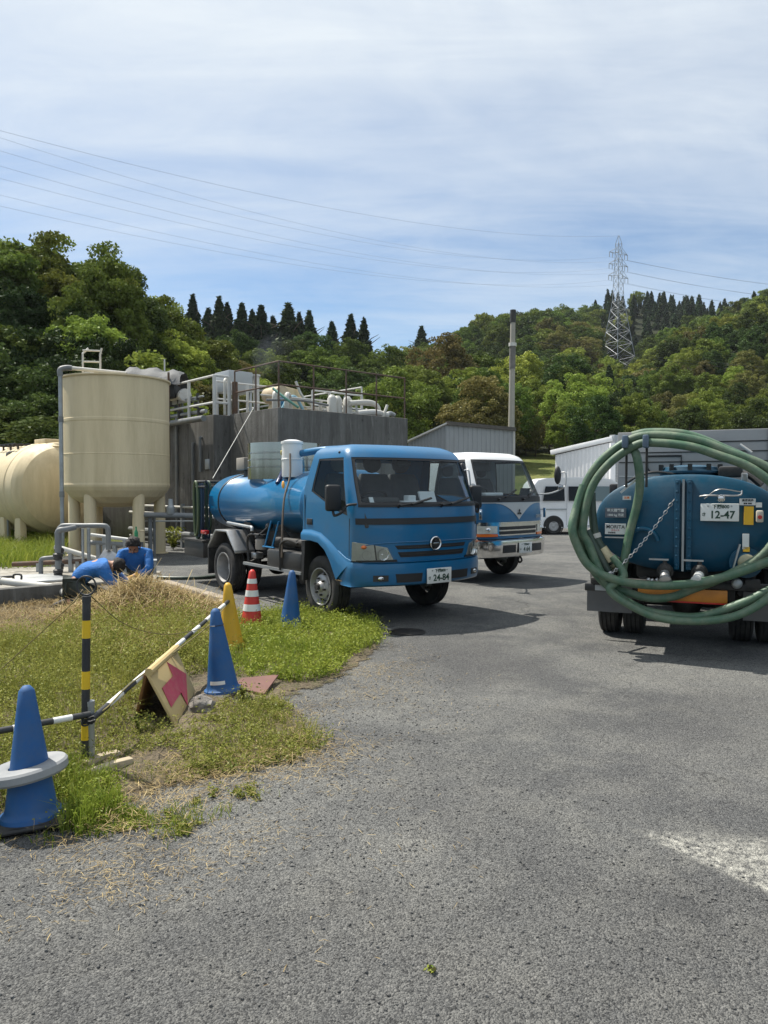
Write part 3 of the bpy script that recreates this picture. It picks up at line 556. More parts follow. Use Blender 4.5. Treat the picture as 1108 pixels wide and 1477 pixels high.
# --- standing tank
VT = V(-5.98, 16.5, 0); r0 = 1.13
t = thing('upright_tank', 'tall cream cylindrical tank standing on legs with a ladder on top', 'tank', VT)
prof = [(.02, 1.06), (.45, 1.08), (.78, 1.17), (.98, 1.30), (1.09, 1.44), (1.13, 1.52), (1.136, 1.56), (1.128, 1.6), (1.13, 2.2), (1.136, 2.22), (1.13, 2.24), (1.128, 2.9), (1.136, 2.92), (1.136, 2.97), (1.128, 2.99), (1.128, 3.84), (1.17, 3.86), (1.17, 3.89), (1.05, 3.89), (.05, 3.93)]
MB().lathe(prof, n=72).build('body', M_CREAM, t, angle=7)
for a in (200, 252, 318, 20, 80, 140):
    c = V(math.cos(R(a)) * .9, math.sin(R(a)) * .9, 0); l = MB().lathe([(.19, 0), (.19, .02), (.125, .03), (.125, 1.52), (.09, 1.6)], c, n=20).build('leg', M_CREAM, t)
def ladder(par, base, h, w, dirx, bent):
    d = Vector(dirx); m = MB()
    m.tube([base, base + V(0, 0, h * .8), base + V(0, 0, h) + bent], .022, 8); m.tube([base + d * w, base + d * w + V(0, 0, h * .8), base + d * w + V(0, 0, h) + bent * .3], .022, 8)
    lo = m.build('ladder', M_PVCL, par)
    for k in range(3): MB().cyl(base + V(0, 0, .12 + k * .24), base + d * w + V(0, 0, .12 + k * .24), .018, n=8).build('rung', M_PVCL, lo)
ladder(t, V(-.52, -.55, 3.86), .66, .36, (.97, .2, 0), V(.08, .1, 0))
t2 = thing('pipe', 'grey vertical pipe with an elbow running up the front of the upright cream tank', 'pipe', VT)
pp = V(-.755, -1.13, 0); MB().tube([pp + V(0, 0, .1), pp + V(0, 0, 3.86)], .042, 14).build('riser', M_PIPEG, t2); MB().tube(smooth_path([pp + V(0, 0, 3.82), pp + V(0, .0, 3.95), pp + V(.1, .06, 4.0), pp + V(.2, .1, 4.0)], 6), .056, 14).build('elbow', M_PVC, t2)
MB().tube([pp + V(.18, .1, 4.0), pp + V(1.2, .5, 3.95)], .04, 12).build('arm', M_PVCL, t2)
for z in (1.3, 2.86): MB().cyl(pp + V(0, 0, z), pp + V(0, 0, z + .12), .052, n=14).build('coupling', M_PVC, t2)
# --- lying tank
ang = R(-41); HT = V(-8.15, 18.6, 1.5)
t = thing('lying_tank', 'long cream cylindrical tank lying on saddles beside the upright tank', 'tank', (HT.x, HT.y, 0), ang)
rr = 1.16; prof = [(.02, .42), (.3, .40), (.6, .33), (.85, .21), (1.02, .07), (1.11, -.08), (rr, -.22), (rr, -.6), (rr + .015, -.62), (rr + .015, -.68), (rr, -.7), (rr, -4.6), (1.1, -4.75), (.85, -5.05), (.4, -5.25), (.02, -5.3)]
MB().lathe(prof, (0, 0, 1.5), (1, 0, 0), 64).build('body', M_CREAM, t, angle=18)
for x in (-.55, -1.5, -2.8, -4.):
    for y in (-.78, .78): MB().prism([(x - .2, y - .1, 0), (x + .2, y - .1, 0), (x + .13, y - .1, 1.0), (x - .13, y - .1, 1.0)], (0, .16, 0)).build('saddle', M_CREAM, t, bevel=.015)
MB().bx(-.85, -.25, -.3, .5, 2.56, 2.74).build('manhole_box', M_CREAM, t, bevel=.015); MB().lathe([(.1, 0), (.13, .02), (.13, .06), (.09, .08), (.07, .12)], (-.05, -.1, 2.5), n=20).build('cap', M_CREAM, t)
g = MB()
for k in range(4): g.bar((-1.0, -.7 + k * .18, 2.62), (-2.1, -.7 + k * .18, 2.62), .03, .05)
for k in range(5): g.bar((-1.05 - k * .25, -.75, 2.6), (-1.05 - k * .25, -.1, 2.6), .03, .04)
for k in range(3): g.bar((-1.1 - k * .45, -.6, 2.35), (-1.1 - k * .45, -.6, 2.62), .04, .04)
g.build('walkway_grating', M_BLACK, t)
p = G(12, 775); q = thing('pipe', 'thin dark pipe rising in front of the lying cream tank', 'pipe', (p.x * .84, p.y * .84, 0)); p = V(0, 0, 0)
MB().tube(smooth_path([(0, 0, 0), (0, 0, 1.9), (0, 0, 2.32), (.03, .02, 2.4), (.15, .05, 2.42), (.55, .5, 2.45)], 5), .028, 10).build('riser', M_PVC, q); MB().cyl((0, 0, 1.2), (0, 0, 1.28), .036, n=12).build('coupling', M_PVC, q)

# --- concrete basin block (its own axes: x along the long face, y to the back)
BA = R(41.3); C0 = V(-2.37, 16.5, 0)
bas = thing('concrete_basin', 'dark stained concrete basin block with railings, pipes and machines on top', 'basin', C0, BA)
HB = 3.3
MB().bx(0, 3.98, 0, 9, 0, HB).build('main_block', M_CONC, bas, bevel=.02); MB().bx(-.46, -.003, 2.12, 10, 0, HB - .03).build('side_block', M_CONC, bas, bevel=.02)
MB().bx(-.4, 4.02, -.012, .0, 2.9, 2.94)
def railing(par, pts, h, mids, r, m, name='railing', post_step=1.0, post_r=None):
    root = None; g = MB(); pr = post_r or r
    P = [Vector(p) for p in pts]
    for hh in [h] + mids: g.tube([p + V(0, 0, hh) for p in P], r, 8)
    root = g.build(name, m, par)
    for i, (a, b) in enumerate(zip(P[:-1], P[1:])):
        n = max(1, round((b - a).length / post_step))
        for k in range(n + (1 if i == len(P) - 2 else 0)):
            q = a + (b - a) * (k / n); MB().cyl(q, q + V(0, 0, h), pr, n=8).build('post', m, root)
    return root
railing(bas, [(.06, 2.0, HB), (.06, .06, HB), (3.92, .06, HB)], 1.04, [.52], .019, M_RUST, post_step=.98)
railing(bas, [(-.40, 7.5, HB - .03), (-.40, 2.18, HB - .03), (.0, 2.18, HB - .03)], .95, [.3], .03, M_WHITE, post_step=1.5, post_r=.042)
railing(bas, [(.2, 3.2, HB), (2.05, 3.2, HB), (2.05, 5.5, HB)], .95, [.5], .024, M_WHITE, post_step=.93, post_r=.035)
railing(bas, [(2.1, 1.6, HB), (3.75, 1.6, HB)], .72, [.35], .022, M_WHITE, post_step=.6, post_r=.035)
railing(bas, [(3.75, 1.6, HB), (3.75, 6, HB)], .95, [.5], .022, M_WHITE, post_step=1.4)
MB().tube([(.3, 1.2, HB + .42), (3.9, 1.2, HB + .42)], .02, 8).build('handrail', M_WHITE, bas)
def vpipe(par, pts, r, m, name='pipe', n=10, sm=5): return MB().tube(smooth_path(pts, sm) if sm else pts, r, n).build(name, m, par)
for k, (y, z, r) in enumerate([(2.5, .12, .05), (2.75, .3, .035), (3.0, .45, .03), (2.62, .5, .025)]):
    vpipe(bas, [(-.3, y + 3.5, HB + z), (-.3, y + .3, HB + z)], r, M_PIPEG, sm=0)
    for q in range(3): MB().cyl((-.3, y + .6 + q * 1.1, HB + z - .07), (-.3, y + .6 + q * 1.1, HB + z + .1), r * 1.6, n=10).build('valve', M_BLACK, bas)
MB().tube([(-.62, 2.3, HB - .12), (-.62, 7.5, HB - .12)], .075, 12).build('header_pipe', M_PVC, bas)
MB().cyl((-.30, 3.9, HB + .62), (-.30, 4.0, HB + .62), .17, n=24).build('flange_cover', M_WHITE, bas); vpipe(bas, [(-.3, 4.0, HB + .62), (-.3, 5.2, HB + .62)], .1, M_PVCL, sm=0)
vpipe(bas, [(-.05, 2.3, HB), (-.05, 2.3, HB + .7), (-.02, 2.34, HB + .86), (.1, 2.45, HB + .9), (.16, 2.5, HB + .8), (.18, 2.5, HB)], .035, M_PVCL)
MB().cyl((.12, 2.1, HB), (.12, 2.1, HB + .8), .07, n=14).build('pipe', M_RUST, bas)
for k in range(2): vpipe(bas, [(.55 + k * .35, 1.0, HB), (.55 + k * .35, 1.0, HB + .3), (.6 + k * .35, 1.05, HB + .46), (.75 + k * .35, 1.2, HB + .46), (.85 + k * .35, 1.3, HB + .3), (.85 + k * .35, 1.3, HB)], .06, M_PVCL)
vpipe(bas, [(.45, .9, HB + .55), (.6, .6, HB + .3), (.9, .5, HB + .1)], .03, mat('green_hose_thin', (.12, .3, .24), .5))
# machines on top
bx = thing('control_cabinet', 'grey square cabinet on thin legs on top of the concrete basin', 'cabinet', C0 + Matrix.Rotation(BA, 3, 'Z') @ V(1.05, 4.0, HB), BA)
MB().bx(-.05, .7, -.05, .75, .86, 1.42).build('body', M_GALV, bx, bevel=.015)
for x in (0, .65):
    for y in (0, .7): MB().bx(x - .03, x + .03, y - .03, y + .03, 0, .86).build('leg', M_GALV, bx)
MB().cyl((.9, .1, 0), (.9, .1, 1.35), .09, n=16).build('stack_pipe', M_WHITE, bx); MB().cyl((.9, .1, 1.35), (.9, .1, 1.4), .12, n=16).build('stack_cap', M_WHITE, bx)
mc = thing('screening_machine', 'cream hopper machine with blue fittings behind the brown railing on the basin', 'machine', C0 + Matrix.Rotation(BA, 3, 'Z') @ V(1.25, 1.9, HB), BA)
MB().prism([(0, 0, 0), (1.05, 0, 0), (.62, 0, .75), (.2, 0, .8)], (0, .6, 0)).build('hopper', M_CREAM, mc, bevel=.02); MB().cyl((.10, -.05, .60), (.10, .65, .60), .2, n=24).build('drum', mat('beige_rubber', (.45, .36, .24), .7, var=.2), mc)
MB().bx(-.1, .25, -.25, .0, .2, .5).build('motor', mat('machine_blue', (.03, .16, .3), .45, var=.2), mc, bevel=.03); MB().tube(smooth_path([(-.1, -.3, .15), (.05, -.35, .42), (.3, -.32, .5), (.55, -.3, .2)], 6), .04, 10).build('hose', mat('pale_blue_hose', (.25, .45, .55), .5), mc); MB().tube(smooth_path([(.5, -.05, .95), (.65, -.1, .6), (.95, -.1, .38), (1.2, -.05, .4)], 6), .035, 10).build('strap', M_PVCL, mc)
for k, (x, y) in enumerate([(2.2, .9), (2.45, 1.0), (2.7, .9)]): MB().lathe([(.12, 0), (.12, .45), (.09, .5), (.05, .55)], C0 * 0 + V(x, y, HB), n=14).build('filter_drum', M_PVCL, bas)
vpipe(bas, [(2.6, .7, HB + .35), (3.2, .7, HB + .42), (3.5, .7, HB + .36), (3.58, .7, HB + .2), (3.58, .7, HB)], .07, M_PVCL); vpipe(bas, [(2.7, .5, HB + .08), (3.2, .45, HB + .14), (3.7, .5, HB + .1)], .08, M_WHITE); vpipe(bas, [(3.45, .4, HB), (3.62, .4, HB + .35)], .04, M_PVCL, sm=0)
vpipe(bas, [(3.7, .5, HB + .1), (3.8, .5, HB + .16), (3.95, .5, HB + .12)], .06, M_PIPEG)
rq = random.Random(12)
for k in range(9):
    x = 2.15 + k * .19; z1 = rq.uniform(.25, .6); vpipe(bas, [(x, 1.3 + rq.uniform(-.3, .3), HB), (x, 1.3, HB + z1)], rq.choice([.02, .03, .045]), rq.choice([M_PIPEG, M_PVCL, M_PVC]), sm=0)
for k in range(5): y = 1.0 + k * .45; z = HB + rq.uniform(.1, .5); vpipe(bas, [(2.0, y, z), (3.8, y, z)], rq.choice([.018, .03]), rq.choice([M_PIPEG, M_PVCL]), sm=0)
for k in range(4): y = 2.6 + k * .9; vpipe(bas, [(-.15, y, HB), (-.15, y, HB + rq.uniform(.3, .7))], .025, rq.choice([M_PIPEG, M_PVC]), sm=0)
vpipe(bas, [(.2, .8, HB + .25), (1.1, .7, HB + .3), (2.0, .8, HB + .26)], .03, M_PVC)
# pipes on the face of the basin and at its foot
for x, y, z0, z1 in [(-.52, 2.7, 1.9, 2.75), (-.52, 3.1, 1.2, 2.62), (-.52, 4.0, 0, 3.2)]: vpipe(bas, [(x, y, z0), (x, y, z1 - .12), (x + .01, y, z1 - .02), (x + .06, y, z1)], .034, M_PVC)
MB().bx(-.50, -.46, 2.3, 2.5, 1.95, 2.2).build('junction_box', M_GALV, bas, bevel=.01)
for z, r, m_ in [(1.02, .03, M_PVCL), (.82, .04, M_PVCL), (.34, .075, M_PVC), (.16, .03, M_PVCL)]: vpipe(bas, [(-.75, 1.6, z), (-.75, 6.5, z)], r, m_, sm=0, name='foot_pipe')
for y in (1.9, 3.2, 4.6): MB().bx(-.8, -.72, y - .04, y + .04, 0, 1.1).build('pipe_support', M_PIPEG, bas)
vpipe(bas, [(-.5, -.05, HB + .2), (.6, -.02, HB + .02)], .0, M_WHITE, sm=0) if False else None
wire = thing('guy_wire', 'thin taut wire slanting from the basin railing down to the tanker', 'wire', (0, 0, 0)); a_ = D(366, 588, 16.4); b_ = D(307, 690, 13.2); MB().tube([a_, b_], .007, 6).build('strand', M_PVCL, wire)
# tarpaulin-covered thing behind the standing tank
tp = thing('tarpaulin_cover', 'grey tarpaulin draped over a frame behind the top of the upright tank', 'tarpaulin', D(186, 548, 19.6))
rg = np.random.default_rng(4); rings = []
for i in range(15):
    s = i / 14; x = s * 1.5; hgt = .42 - .14 * s + .03 * math.sin(s * 17); ring = []
    for k in range(11):
        a = k / 10; y = (a - .5) * 1.1; z = hgt * (1 - abs(2 * a - 1) ** 1.6) - .1 * (a in (0, 1)) + rg.normal(0, .018); ring.append(V(x + rg.normal(0, .015), y, z - .08))
    rings.append(ring)
MB().loft(rings, closed=False).build('sheet', mat('grey_tarpaulin', (.075, .08, .085), .7, var=.15, bump=.01, bscale=20), tp, angle=180)
for x in (.1, 1.2):
    for y in (-.5, .5): MB().cyl((x, y, -2.2), (x, y, .12), .03, n=8).build('frame_leg', M_RUST, tp)
MB().bx(.3, 1.3, -.35, .35, -.5, -.14).build('covered_pump', M_BLACK, tp, bevel=.03); MB().cyl((.95, 0, .1), (.95, 0, .55), .02, n=8).build('mast', M_WHITE, tp)

# --- grey shed behind the trucks
def ribbed(par, p0, dx, w, h0, h1, m, name, step=.3, depth=.03, h_of=None):
    """profiled sheet wall from p0 along dx, one mesh panel per sheet; top height runs h0..h1"""
    dx = Vector(dx).normalized(); nrm = V(dx.y, -dx.x, 0); n = int(w / (step * 3)) + 1; base = None
    for i in range(n):
        a, b = w * i / n, w * (i + 1) / n; pts = []; k = 3
        st = (b - a) / k
        for j in range(k):
            s0 = a + j * st; pts += [(s0, 0), (s0 + st * .35, 0), (s0 + st * .45, depth), (s0 + st * .8, depth), (s0 + st * .9, 0)]
        pts.append((b, 0)); ht = lambda s: h0 + (h1 - h0) * s / w
        lo = [p0 + dx * s + nrm * d for s, d in pts]; hi = [p0 + dx * s + nrm * d + V(0, 0, ht(s)) for s, d in pts]
        MB().loft([lo, hi], closed=False).build(name, m, par, smooth=False)
M_SHEET = mat('shed_grey_sheet', (.30, .31, .315), .5, metal=.1, var=.05, dirt=(.2, .19, .17), dirt_amt=.3, dscale=1.2, stretch=(1, 1, .3)); M_SHEETW = mat('shed_white_sheet', (.80, .80, .80), .5, var=.03, dirt=(.5, .47, .42), dirt_amt=.2, dscale=1.2, stretch=(1, 1, .25))
c = D(645, 612, 32); r_ = D(742, 622, 34.6); l_ = D(590, 638, 33.4)
sh = thing('grey_shed', 'grey corrugated metal shed with a sloping roof behind the two trucks', 'shed', (c.x, c.y, 0))
Wr = V(r_.x - c.x, r_.y - c.y, 0); Wl = V(l_.x - c.x, l_.y - c.y, 0) * 1.02
ribbed(sh, V(0, 0, 0), Wr, Wr.length, c.z, r_.z + .05, M_SHEET, 'wall_sheet', .32); ribbed(sh, Wl, -Wl, Wl.length, l_.z, c.z, M_SHEET, 'wall_sheet', .2)
far = Wr + Wl; MB().add([V(0, 0, c.z), Wr + V(0, 0, r_.z + .05), far + V(0, 0, l_.z), Wl + V(0, 0, l_.z)], [(0, 1, 2, 3)]).add([Wr, Wr + V(0, 0, r_.z), far + V(0, 0, l_.z), far], [(0, 1, 2, 3)]).add([Wl, Wl + V(0, 0, l_.z), far + V(0, 0, l_.z), far], [(0, 1, 2, 3)]).build('rear_shell', M_SHEET, sh)
MB().bar(V(0, -.06, c.z + .04), Wr + V(0, -.06, r_.z + .09), .2, .16).build('eave_trim', mat('brown_trim', (.07, .06, .05), .6, var=.2), sh); MB().bar(V(0, -.06, c.z + .03), Wl + V(-.1, -.06, l_.z), .2, .06).build('verge_trim', M_WHITE, sh); MB().bx(Wr.x - .08, Wr.x + .02, Wr.y - .12, Wr.y - .02, 0, r_.z).build('corner_post', M_PVCL, sh)
# --- white store with roller shutter
c = V(8.05, 26, 0); zc = 1.46 + 73 * 26 / 1060; l_ = V(8.05 - .66 * 2.4, 26 + .75 * 2.4, 0); zl = 1.46 + 54 * 27.8 / 1060
ws = thing('white_shed', 'white ribbed metal store with a sloping roof and grey roller shutter behind the van', 'shed', c)
Wl = l_ - c; Wu = V(.75, .66, 0) * 5.5
ribbed(ws, Wl, -Wl, Wl.length, zl - .12, zc - .12, M_SHEETW, 'wall_sheet', .17, .025)
MB().bar(V(0.03, -.03, zc), Wl * 1.06 + V(-.03, -.03, zl - .02), .16, .17).build('roof_edge', M_SHEETW, ws, bevel=.01); MB().bar(V(-.02, -.05, zc - .02), Wu + V(0, -.05, zc - .02), .2, .3).build('fascia', M_GALV, ws, bevel=.01)
MB().bx(-.09, .09, -.13, .05, 0, zc - .16).build('corner_post', M_SHEETW, ws, bevel=.008)
shu = thing('x', None, None)
bpy.data.objects.remove(shu)
dU = V(.75, .66, 0).normalized(); nU = V(.66, -.75, 0)
fr_ = MB().bx(0, 0, 0, 0, 0, 0); fr_ = MB(); fr_.add([V(0, 0, 0) + dU * .1 - nU * .02, dU * 5.4 - nU * .02, dU * 5.4 - nU * .02 + V(0, 0, zc - .2), dU * .1 - nU * .02 + V(0, 0, zc - .2)], [(0, 1, 2, 3)])
sho = fr_.build('shutter', M_GALV, ws)
slat_me = None
for k in range(30):
    z = .04 + k * .1
    if z > zc - .3: break
    o = MB().bar(dU * .15, dU * 5.35, .03, .085) if slat_me is None else None
    if o: slat_me = o.mesh('slat', M_GALV, bevel=.008)
    link('slat', slat_me, sho).location = (0, 0, z + .04)
MB().add([V(0, 0, zc), Wl + V(0, 0, zl), Wl + Wu + V(0, 0, zl), Wu + V(0, 0, zc)], [(0, 1, 2, 3)]).add([Wl, Wl + Wu, Wl + Wu + V(0, 0, zl), Wl + V(0, 0, zl)], [(0, 1, 2, 3)]).add([Wu, Wu + Wl, Wu + Wl + V(0, 0, zl), Wu + V(0, 0, zc)], [(0, 1, 2, 3)]).build('roof_and_back', M_GALV, ws)
# --- far white house end at the right edge
p = D(1100, 700, 24); fs = thing('far_white_shed', 'white shed wall just showing at the right edge of the photo', 'shed', (p.x, p.y, 0), R(20))
MB().bx(0, 6, 0, 5, 0, 3.05).build('wall', M_SHEETW, fs, bevel=.01); MB().bx(-.15, 6.2, -.15, 5.2, 3.06, 3.2).build('roof', M_WHITE, fs, bevel=.02)
# --- utility pole
p = D(736, 700, 38); up = thing('utility_pole', 'bare concrete utility pole with a white band standing behind the grey shed', 'pole', (p.x, p.y, 0)); up.rotation_euler = (0, R(.55), 0)
top = D(742, 450, 38).z
MB().lathe([(.19, 0), (.13, top - .55)], n=18).build('shaft', mat('pole_concrete', (.34, .32, .28), .85, var=.12, dirt=(.2, .18, .15), dirt_amt=.4, dscale=1), up); MB().cyl((0, 0, top - .55), (0, 0, top + .1), .155, .15, n=18).build('cap', M_BLACK, up); MB().cyl((0, 0, top - 1.75), (0, 0, top - 1.58), .2, n=18).build('band', M_WHITE, up)
MB().cyl((0, 0, top - 2.9), (0, 0, top - 1.75), .16, n=14).build('sleeve', mat('pole_dark', (.16, .15, .14), .8, var=.2), up)
# --- pylon
pb = D(891, 508, 196); pb.z = tz(pb.x, pb.y); PH = D(901, 340, 196).z - pb.z
py_ = thing('power_pylon', 'steel lattice power pylon standing on the wooded hillside', 'pylon', pb, R(27)); M_PYL = mat('pylon_steel', (.36, .38, .40), .5, metal=.3)
def hw(z): s = z / PH; return 3.6 * (1 - s / .52) + 1.05 * (s / .52) if s < .52 else 1.05 * (1 - (s - .52) / .42) + .5 * ((s - .52) / .42) if s < .94 else .5 * (1 - (s - .94) / .06) + .08
lv = [0, .11, .21, .30, .38, .46, .52, .58, .64, .70, .76, .82, .88, .94]
for sx_, sy_ in ((-1, -1), (1, -1), (1, 1), (-1, 1)):
    MB().tube([(sx_ * hw(s * PH), sy_ * hw(s * PH), s * PH - (1.5 if s == 0 else 0)) for s in lv + [1.0]], .085, 4).build('leg', M_PYL, py_, smooth=False)
cs = [(-1, -1), (1, -1), (1, 1), (-1, 1)]
for a, b in zip(lv[:-1], lv[1:]):
    wa, wb = hw(a * PH), hw(b * PH); g = MB(); r = .045 if a < .5 else .04
    for k in range(4):
        (x0, y0), (x1, y1) = cs[k], cs[(k + 1) % 4]
        g.tube([(x0 * wa, y0 * wa, a * PH), (x1 * wb, y1 * wb, b * PH)], r, 4); g.tube([(x1 * wa, y1 * wa, a * PH), (x0 * wb, y0 * wb, b * PH)], r, 4); g.tube([(x0 * wb, y0 * wb, b * PH), (x1 * wb, y1 * wb, b * PH)], r, 4)
    g.build('bracing', M_PYL, py_, smooth=False)
ARMS = []
for s in (.70, .785, .87):
    z = s * PH; w = hw(z)
    for sg in (-1, 1):
        L_ = 2.6; tip = V(sg * (w + L_), 0, z); g = MB()
        for yy in (-1, 1): g.tube([(sg * w, yy * w, z), tip], .06, 4); g.tube([(sg * w, yy * w, z + 1.4), tip], .05, 4)
        a = g.build('cross_arm', M_PYL, py_, smooth=False)
        for k in (0, 1): MB().cyl(tip + V(-sg * k * 1.1, 0, 0), tip + V(-sg * k * 1.1, 0, -1.3), .09, n=6).build('insulator', M_PYL, a)
        ARMS.append(tip + V(0, 0, -1.3))
ARMS.append(V(0, 0, PH))
MW = py_.matrix_basis if False else Matrix.Translation(pb) @ Matrix.Rotation(R(27), 4, 'Z'); M_CAB = mat('power_cable', (.40, .44, .49), .6)
def cable(a, b, sag, r, label, grp=None):
    P = [a.lerp(b, k / 40) - V(0, 0, sag * 4 * (k / 40) * (1 - k / 40)) for k in range(41)]
    return tag(MB().tube(P, r, 5, caps=False).build('power_cable', M_CAB if r > .01 else M_BLACK), label, 'cable', grp)
LEFT_Y = [297, 277, 255, 233, 213, 190]
lefts = sorted(range(6), key=lambda i: (ARMS[i].z, ARMS[i].x))
for k, i in enumerate(lefts):
    a = MW @ ARMS[i]; e = D(-60, LEFT_Y[k] - 14 + 3 * (k % 2), 84); cable(a, e, 4.6 + .2 * k, .016, ['lowest', 'second lowest', 'third lowest', 'fourth lowest', 'fifth lowest', 'sixth lowest'][k] + ' thin power cable sagging from the pylon across to the tall forest', 'power cables left of the pylon')
    cable(a, V(a.x + 95, a.y + 30, a.z - 2.5 + .3 * k), 2.0, .024, 'thin power cable running off from the pylon towards the dark cedar crest', 'power cables beyond the pylon')
cable(MW @ ARMS[6], D(-60, 172, 84), 4.2, .02, 'highest thin cable running from the pylon tip over the whole sky', None)
pt = V(p.x + .6, p.y, top - 1.4); cable(pt, V(60, 70, 13.5), 1.2, .009, 'upper of two dark wires from the utility pole across the hillside', 'wires from the utility pole'); cable(pt, V(60, 70, 13.0), 1.3, .009, 'lower of two dark wires from the utility pole across the hillside', 'wires from the utility pole')
# ================================================================== vehicles
M_BLUE = mat('blue_truck_paint', (.0, .118, .275), .36, coat=.3, var=.05, vscale=2, dirt=(.055, .105, .15), dirt_amt=.42, dscale=2.2)
M_BLUE2 = mat('blue_tank_paint', (.0, .135, .31), .28, coat=.45, var=.05, vscale=2, dirt=(.03, .08, .14), dirt_amt=.25, dscale=1.8)
M_TEAL = mat('deep_blue_tank_paint', (.0, .062, .118), .42, coat=.15, spec=.35, var=.10, vscale=3, dirt=(.05, .07, .09), dirt_amt=.45, dscale=2.6, bump=.002, bscale=18)
M_TRIM = mat('black_plastic', (.014, .014, .015), .55, var=.15)
M_CHROME = mat('chrome', (.72, .72, .72), .12, metal=1., var=.05, dirt=(.3, .28, .25), dirt_amt=.3, dscale=5)
M_MIRROR = mat('polished_stainless', (.31, .32, .33), .11, metal=1., var=.04)
M_LENS = mat('headlamp_lens', (.62, .62, .55), .08, coat=1., var=.15, vscale=18, dirt=(.3, .28, .2), dirt_amt=.25, dscale=14)
M_AMBER = mat('amber_lens', (.75, .16, .02), .25, coat=.6); M_REDL = mat('red_lens', (.45, .02, .02), .25, coat=.6)
M_GLASS = glass('windscreen_glass', (.80, .85, .85), .045); M_GLASSD = glass('dark_side_glass', (.16, .18, .18), .08); M_LENSG = glass('lamp_cover', (.93, .94, .92), .10); M_GLASSS = glass('side_glass', (.45, .5, .5), .035)
M_SEAT = mat('grey_seat_cloth', (.09, .092, .098), .9, var=.2, vscale=8); M_SEATP = mat('headrest_cover', (.5, .5, .48), .8, var=.1); M_DASH = mat('dashboard', (.05, .052, .055), .7, var=.1); M_PAPER = mat('white_paper', (.75, .77, .78), .8)
M_PLATE = mat('plate_white', (.74, .75, .72), .45, var=.04, dirt=(.45, .42, .36), dirt_amt=.3, dscale=8); M_INK = mat('plate_green_ink', (.01, .045, .025), .6); M_INKB = mat('black_ink', (.015, .015, .015), .6)
M_TYRE = mat('tyre_rubber', (.020, .020, .021), .82, var=.25, vscale=9, dirt=(.10, .09, .075), dirt_amt=.55, dscale=6, bump=.003, bscale=60)
M_RIM = mat('wheel_silver', (.42, .42, .42), .42, metal=.5, var=.12, dirt=(.12, .10, .08), dirt_amt=.6, dscale=8)
M_CHAS = mat('chassis_black', (.016, .016, .016), .6, var=.2, dirt=(.10, .085, .07), dirt_amt=.5, dscale=4)
M_WTOP = mat('white_cab_paint', (.76, .76, .75), .35, coat=.4, var=.03, dirt=(.5, .48, .42), dirt_amt=.25, dscale=2)
M_GREYP = mat('silver_grey_paint', (.40, .41, .41), .4, coat=.3, var=.04)

def tyre_mesh(rad=.35, wid=.2, rim=.215):
    h = wid / 2; m = MB(); p = [(rim, -h * .78), (rim + .02, -h * .9), (rim + .07, -h * 1.0), (rad - .05, -h * .98), (rad - .015, -h * .86), (rad - .003, -h * .75)]
    for k in range(4):
        y = -h * .62 + k * h * .41
        p += [(rad, y - h * .1), (rad - .012, y - h * .09), (rad - .012, y - h * .02), (rad + .001, y - h * .01)]
    p += [(rad - .003, h * .75), (rad - .015, h * .86), (rad - .05, h * .98), (rim + .07, h), (rim + .02, h * .9), (rim, h * .78)]
    m.lathe(p, axis=(0, 1, 0), n=44, closed=True); return m.mesh('tyre', M_TYRE, angle=30)
TYRE = tyre_mesh()
def wheel(par, x, y, side, dual=False, rad=.35, convex=True):
    """side -1: outer face towards -y"""
    w = bpy.data.objects.new('wheel', None); COL.objects.link(w); w.parent = par; w.location = (x, y, rad); w.empty_display_size = .1
    link('tyre', TYRE, w); s = side; f = .1 * s
    if convex: prof = [(.214, f * .85), (.216, f * .98), (.205, f * .98), (.19, f * .6), (.175, f * .15), (.155, f * .3), (.135, f * .75), (.09, f * .9), (.065, f * .9), (.06, f * 1.05), (.045, f * 1.2), (.0001, f * 1.2)]
    else: prof = [(.214, f * .85), (.216, f * .98), (.205, f * .98), (.195, f * .4), (.185, -f * .6), (.15, -f * .9), (.09, -f * .95), (.08, -f * .2), (.06, 0), (.0001, 0)]
    MB().lathe(prof, axis=(0, 1, 0), n=40, caps=False).build('rim', M_RIM, w, angle=40)
    ho, nu = MB(), MB()
    for k in range(6):
        a = math.pi * 2 * k / 6 + .3
        if convex: c = V(math.cos(a) * .15, f * .47, math.sin(a) * .15); ho.ball(c, (.024, .026, .024), 10, 6)
        a += .5; rr_, yy = (.095, f * .88) if convex else (.115, -f * .85)
        c = V(math.cos(a) * rr_, yy, math.sin(a) * rr_); nu.cyl(c, c + V(0, s * .03, 0), .013, n=6)
    if convex: o = ho.build('vent_hole', M_TRIM, w); o['kind'] = 'stuff'
    o = nu.build('wheel_nut', M_BLACK if convex else M_RIM, w); o['kind'] = 'stuff'
    MB().cyl((0, f * .9 if convex else -f * .2, 0), (0, f * 1.5 if convex else f * .1, 0), .042, .034, n=18).build('hub_cap', M_BLACK if convex else M_RIM, w)
    if dual: o = link('tyre', TYRE, w); o.location = (0, -s * .235, 0); o2 = MB().lathe([(.214, .085), (.2, .0), (.214, -.085)], (0, -s * .235, 0), (0, 1, 0), 30, caps=False).build('rim', M_RIM, w)
    return w

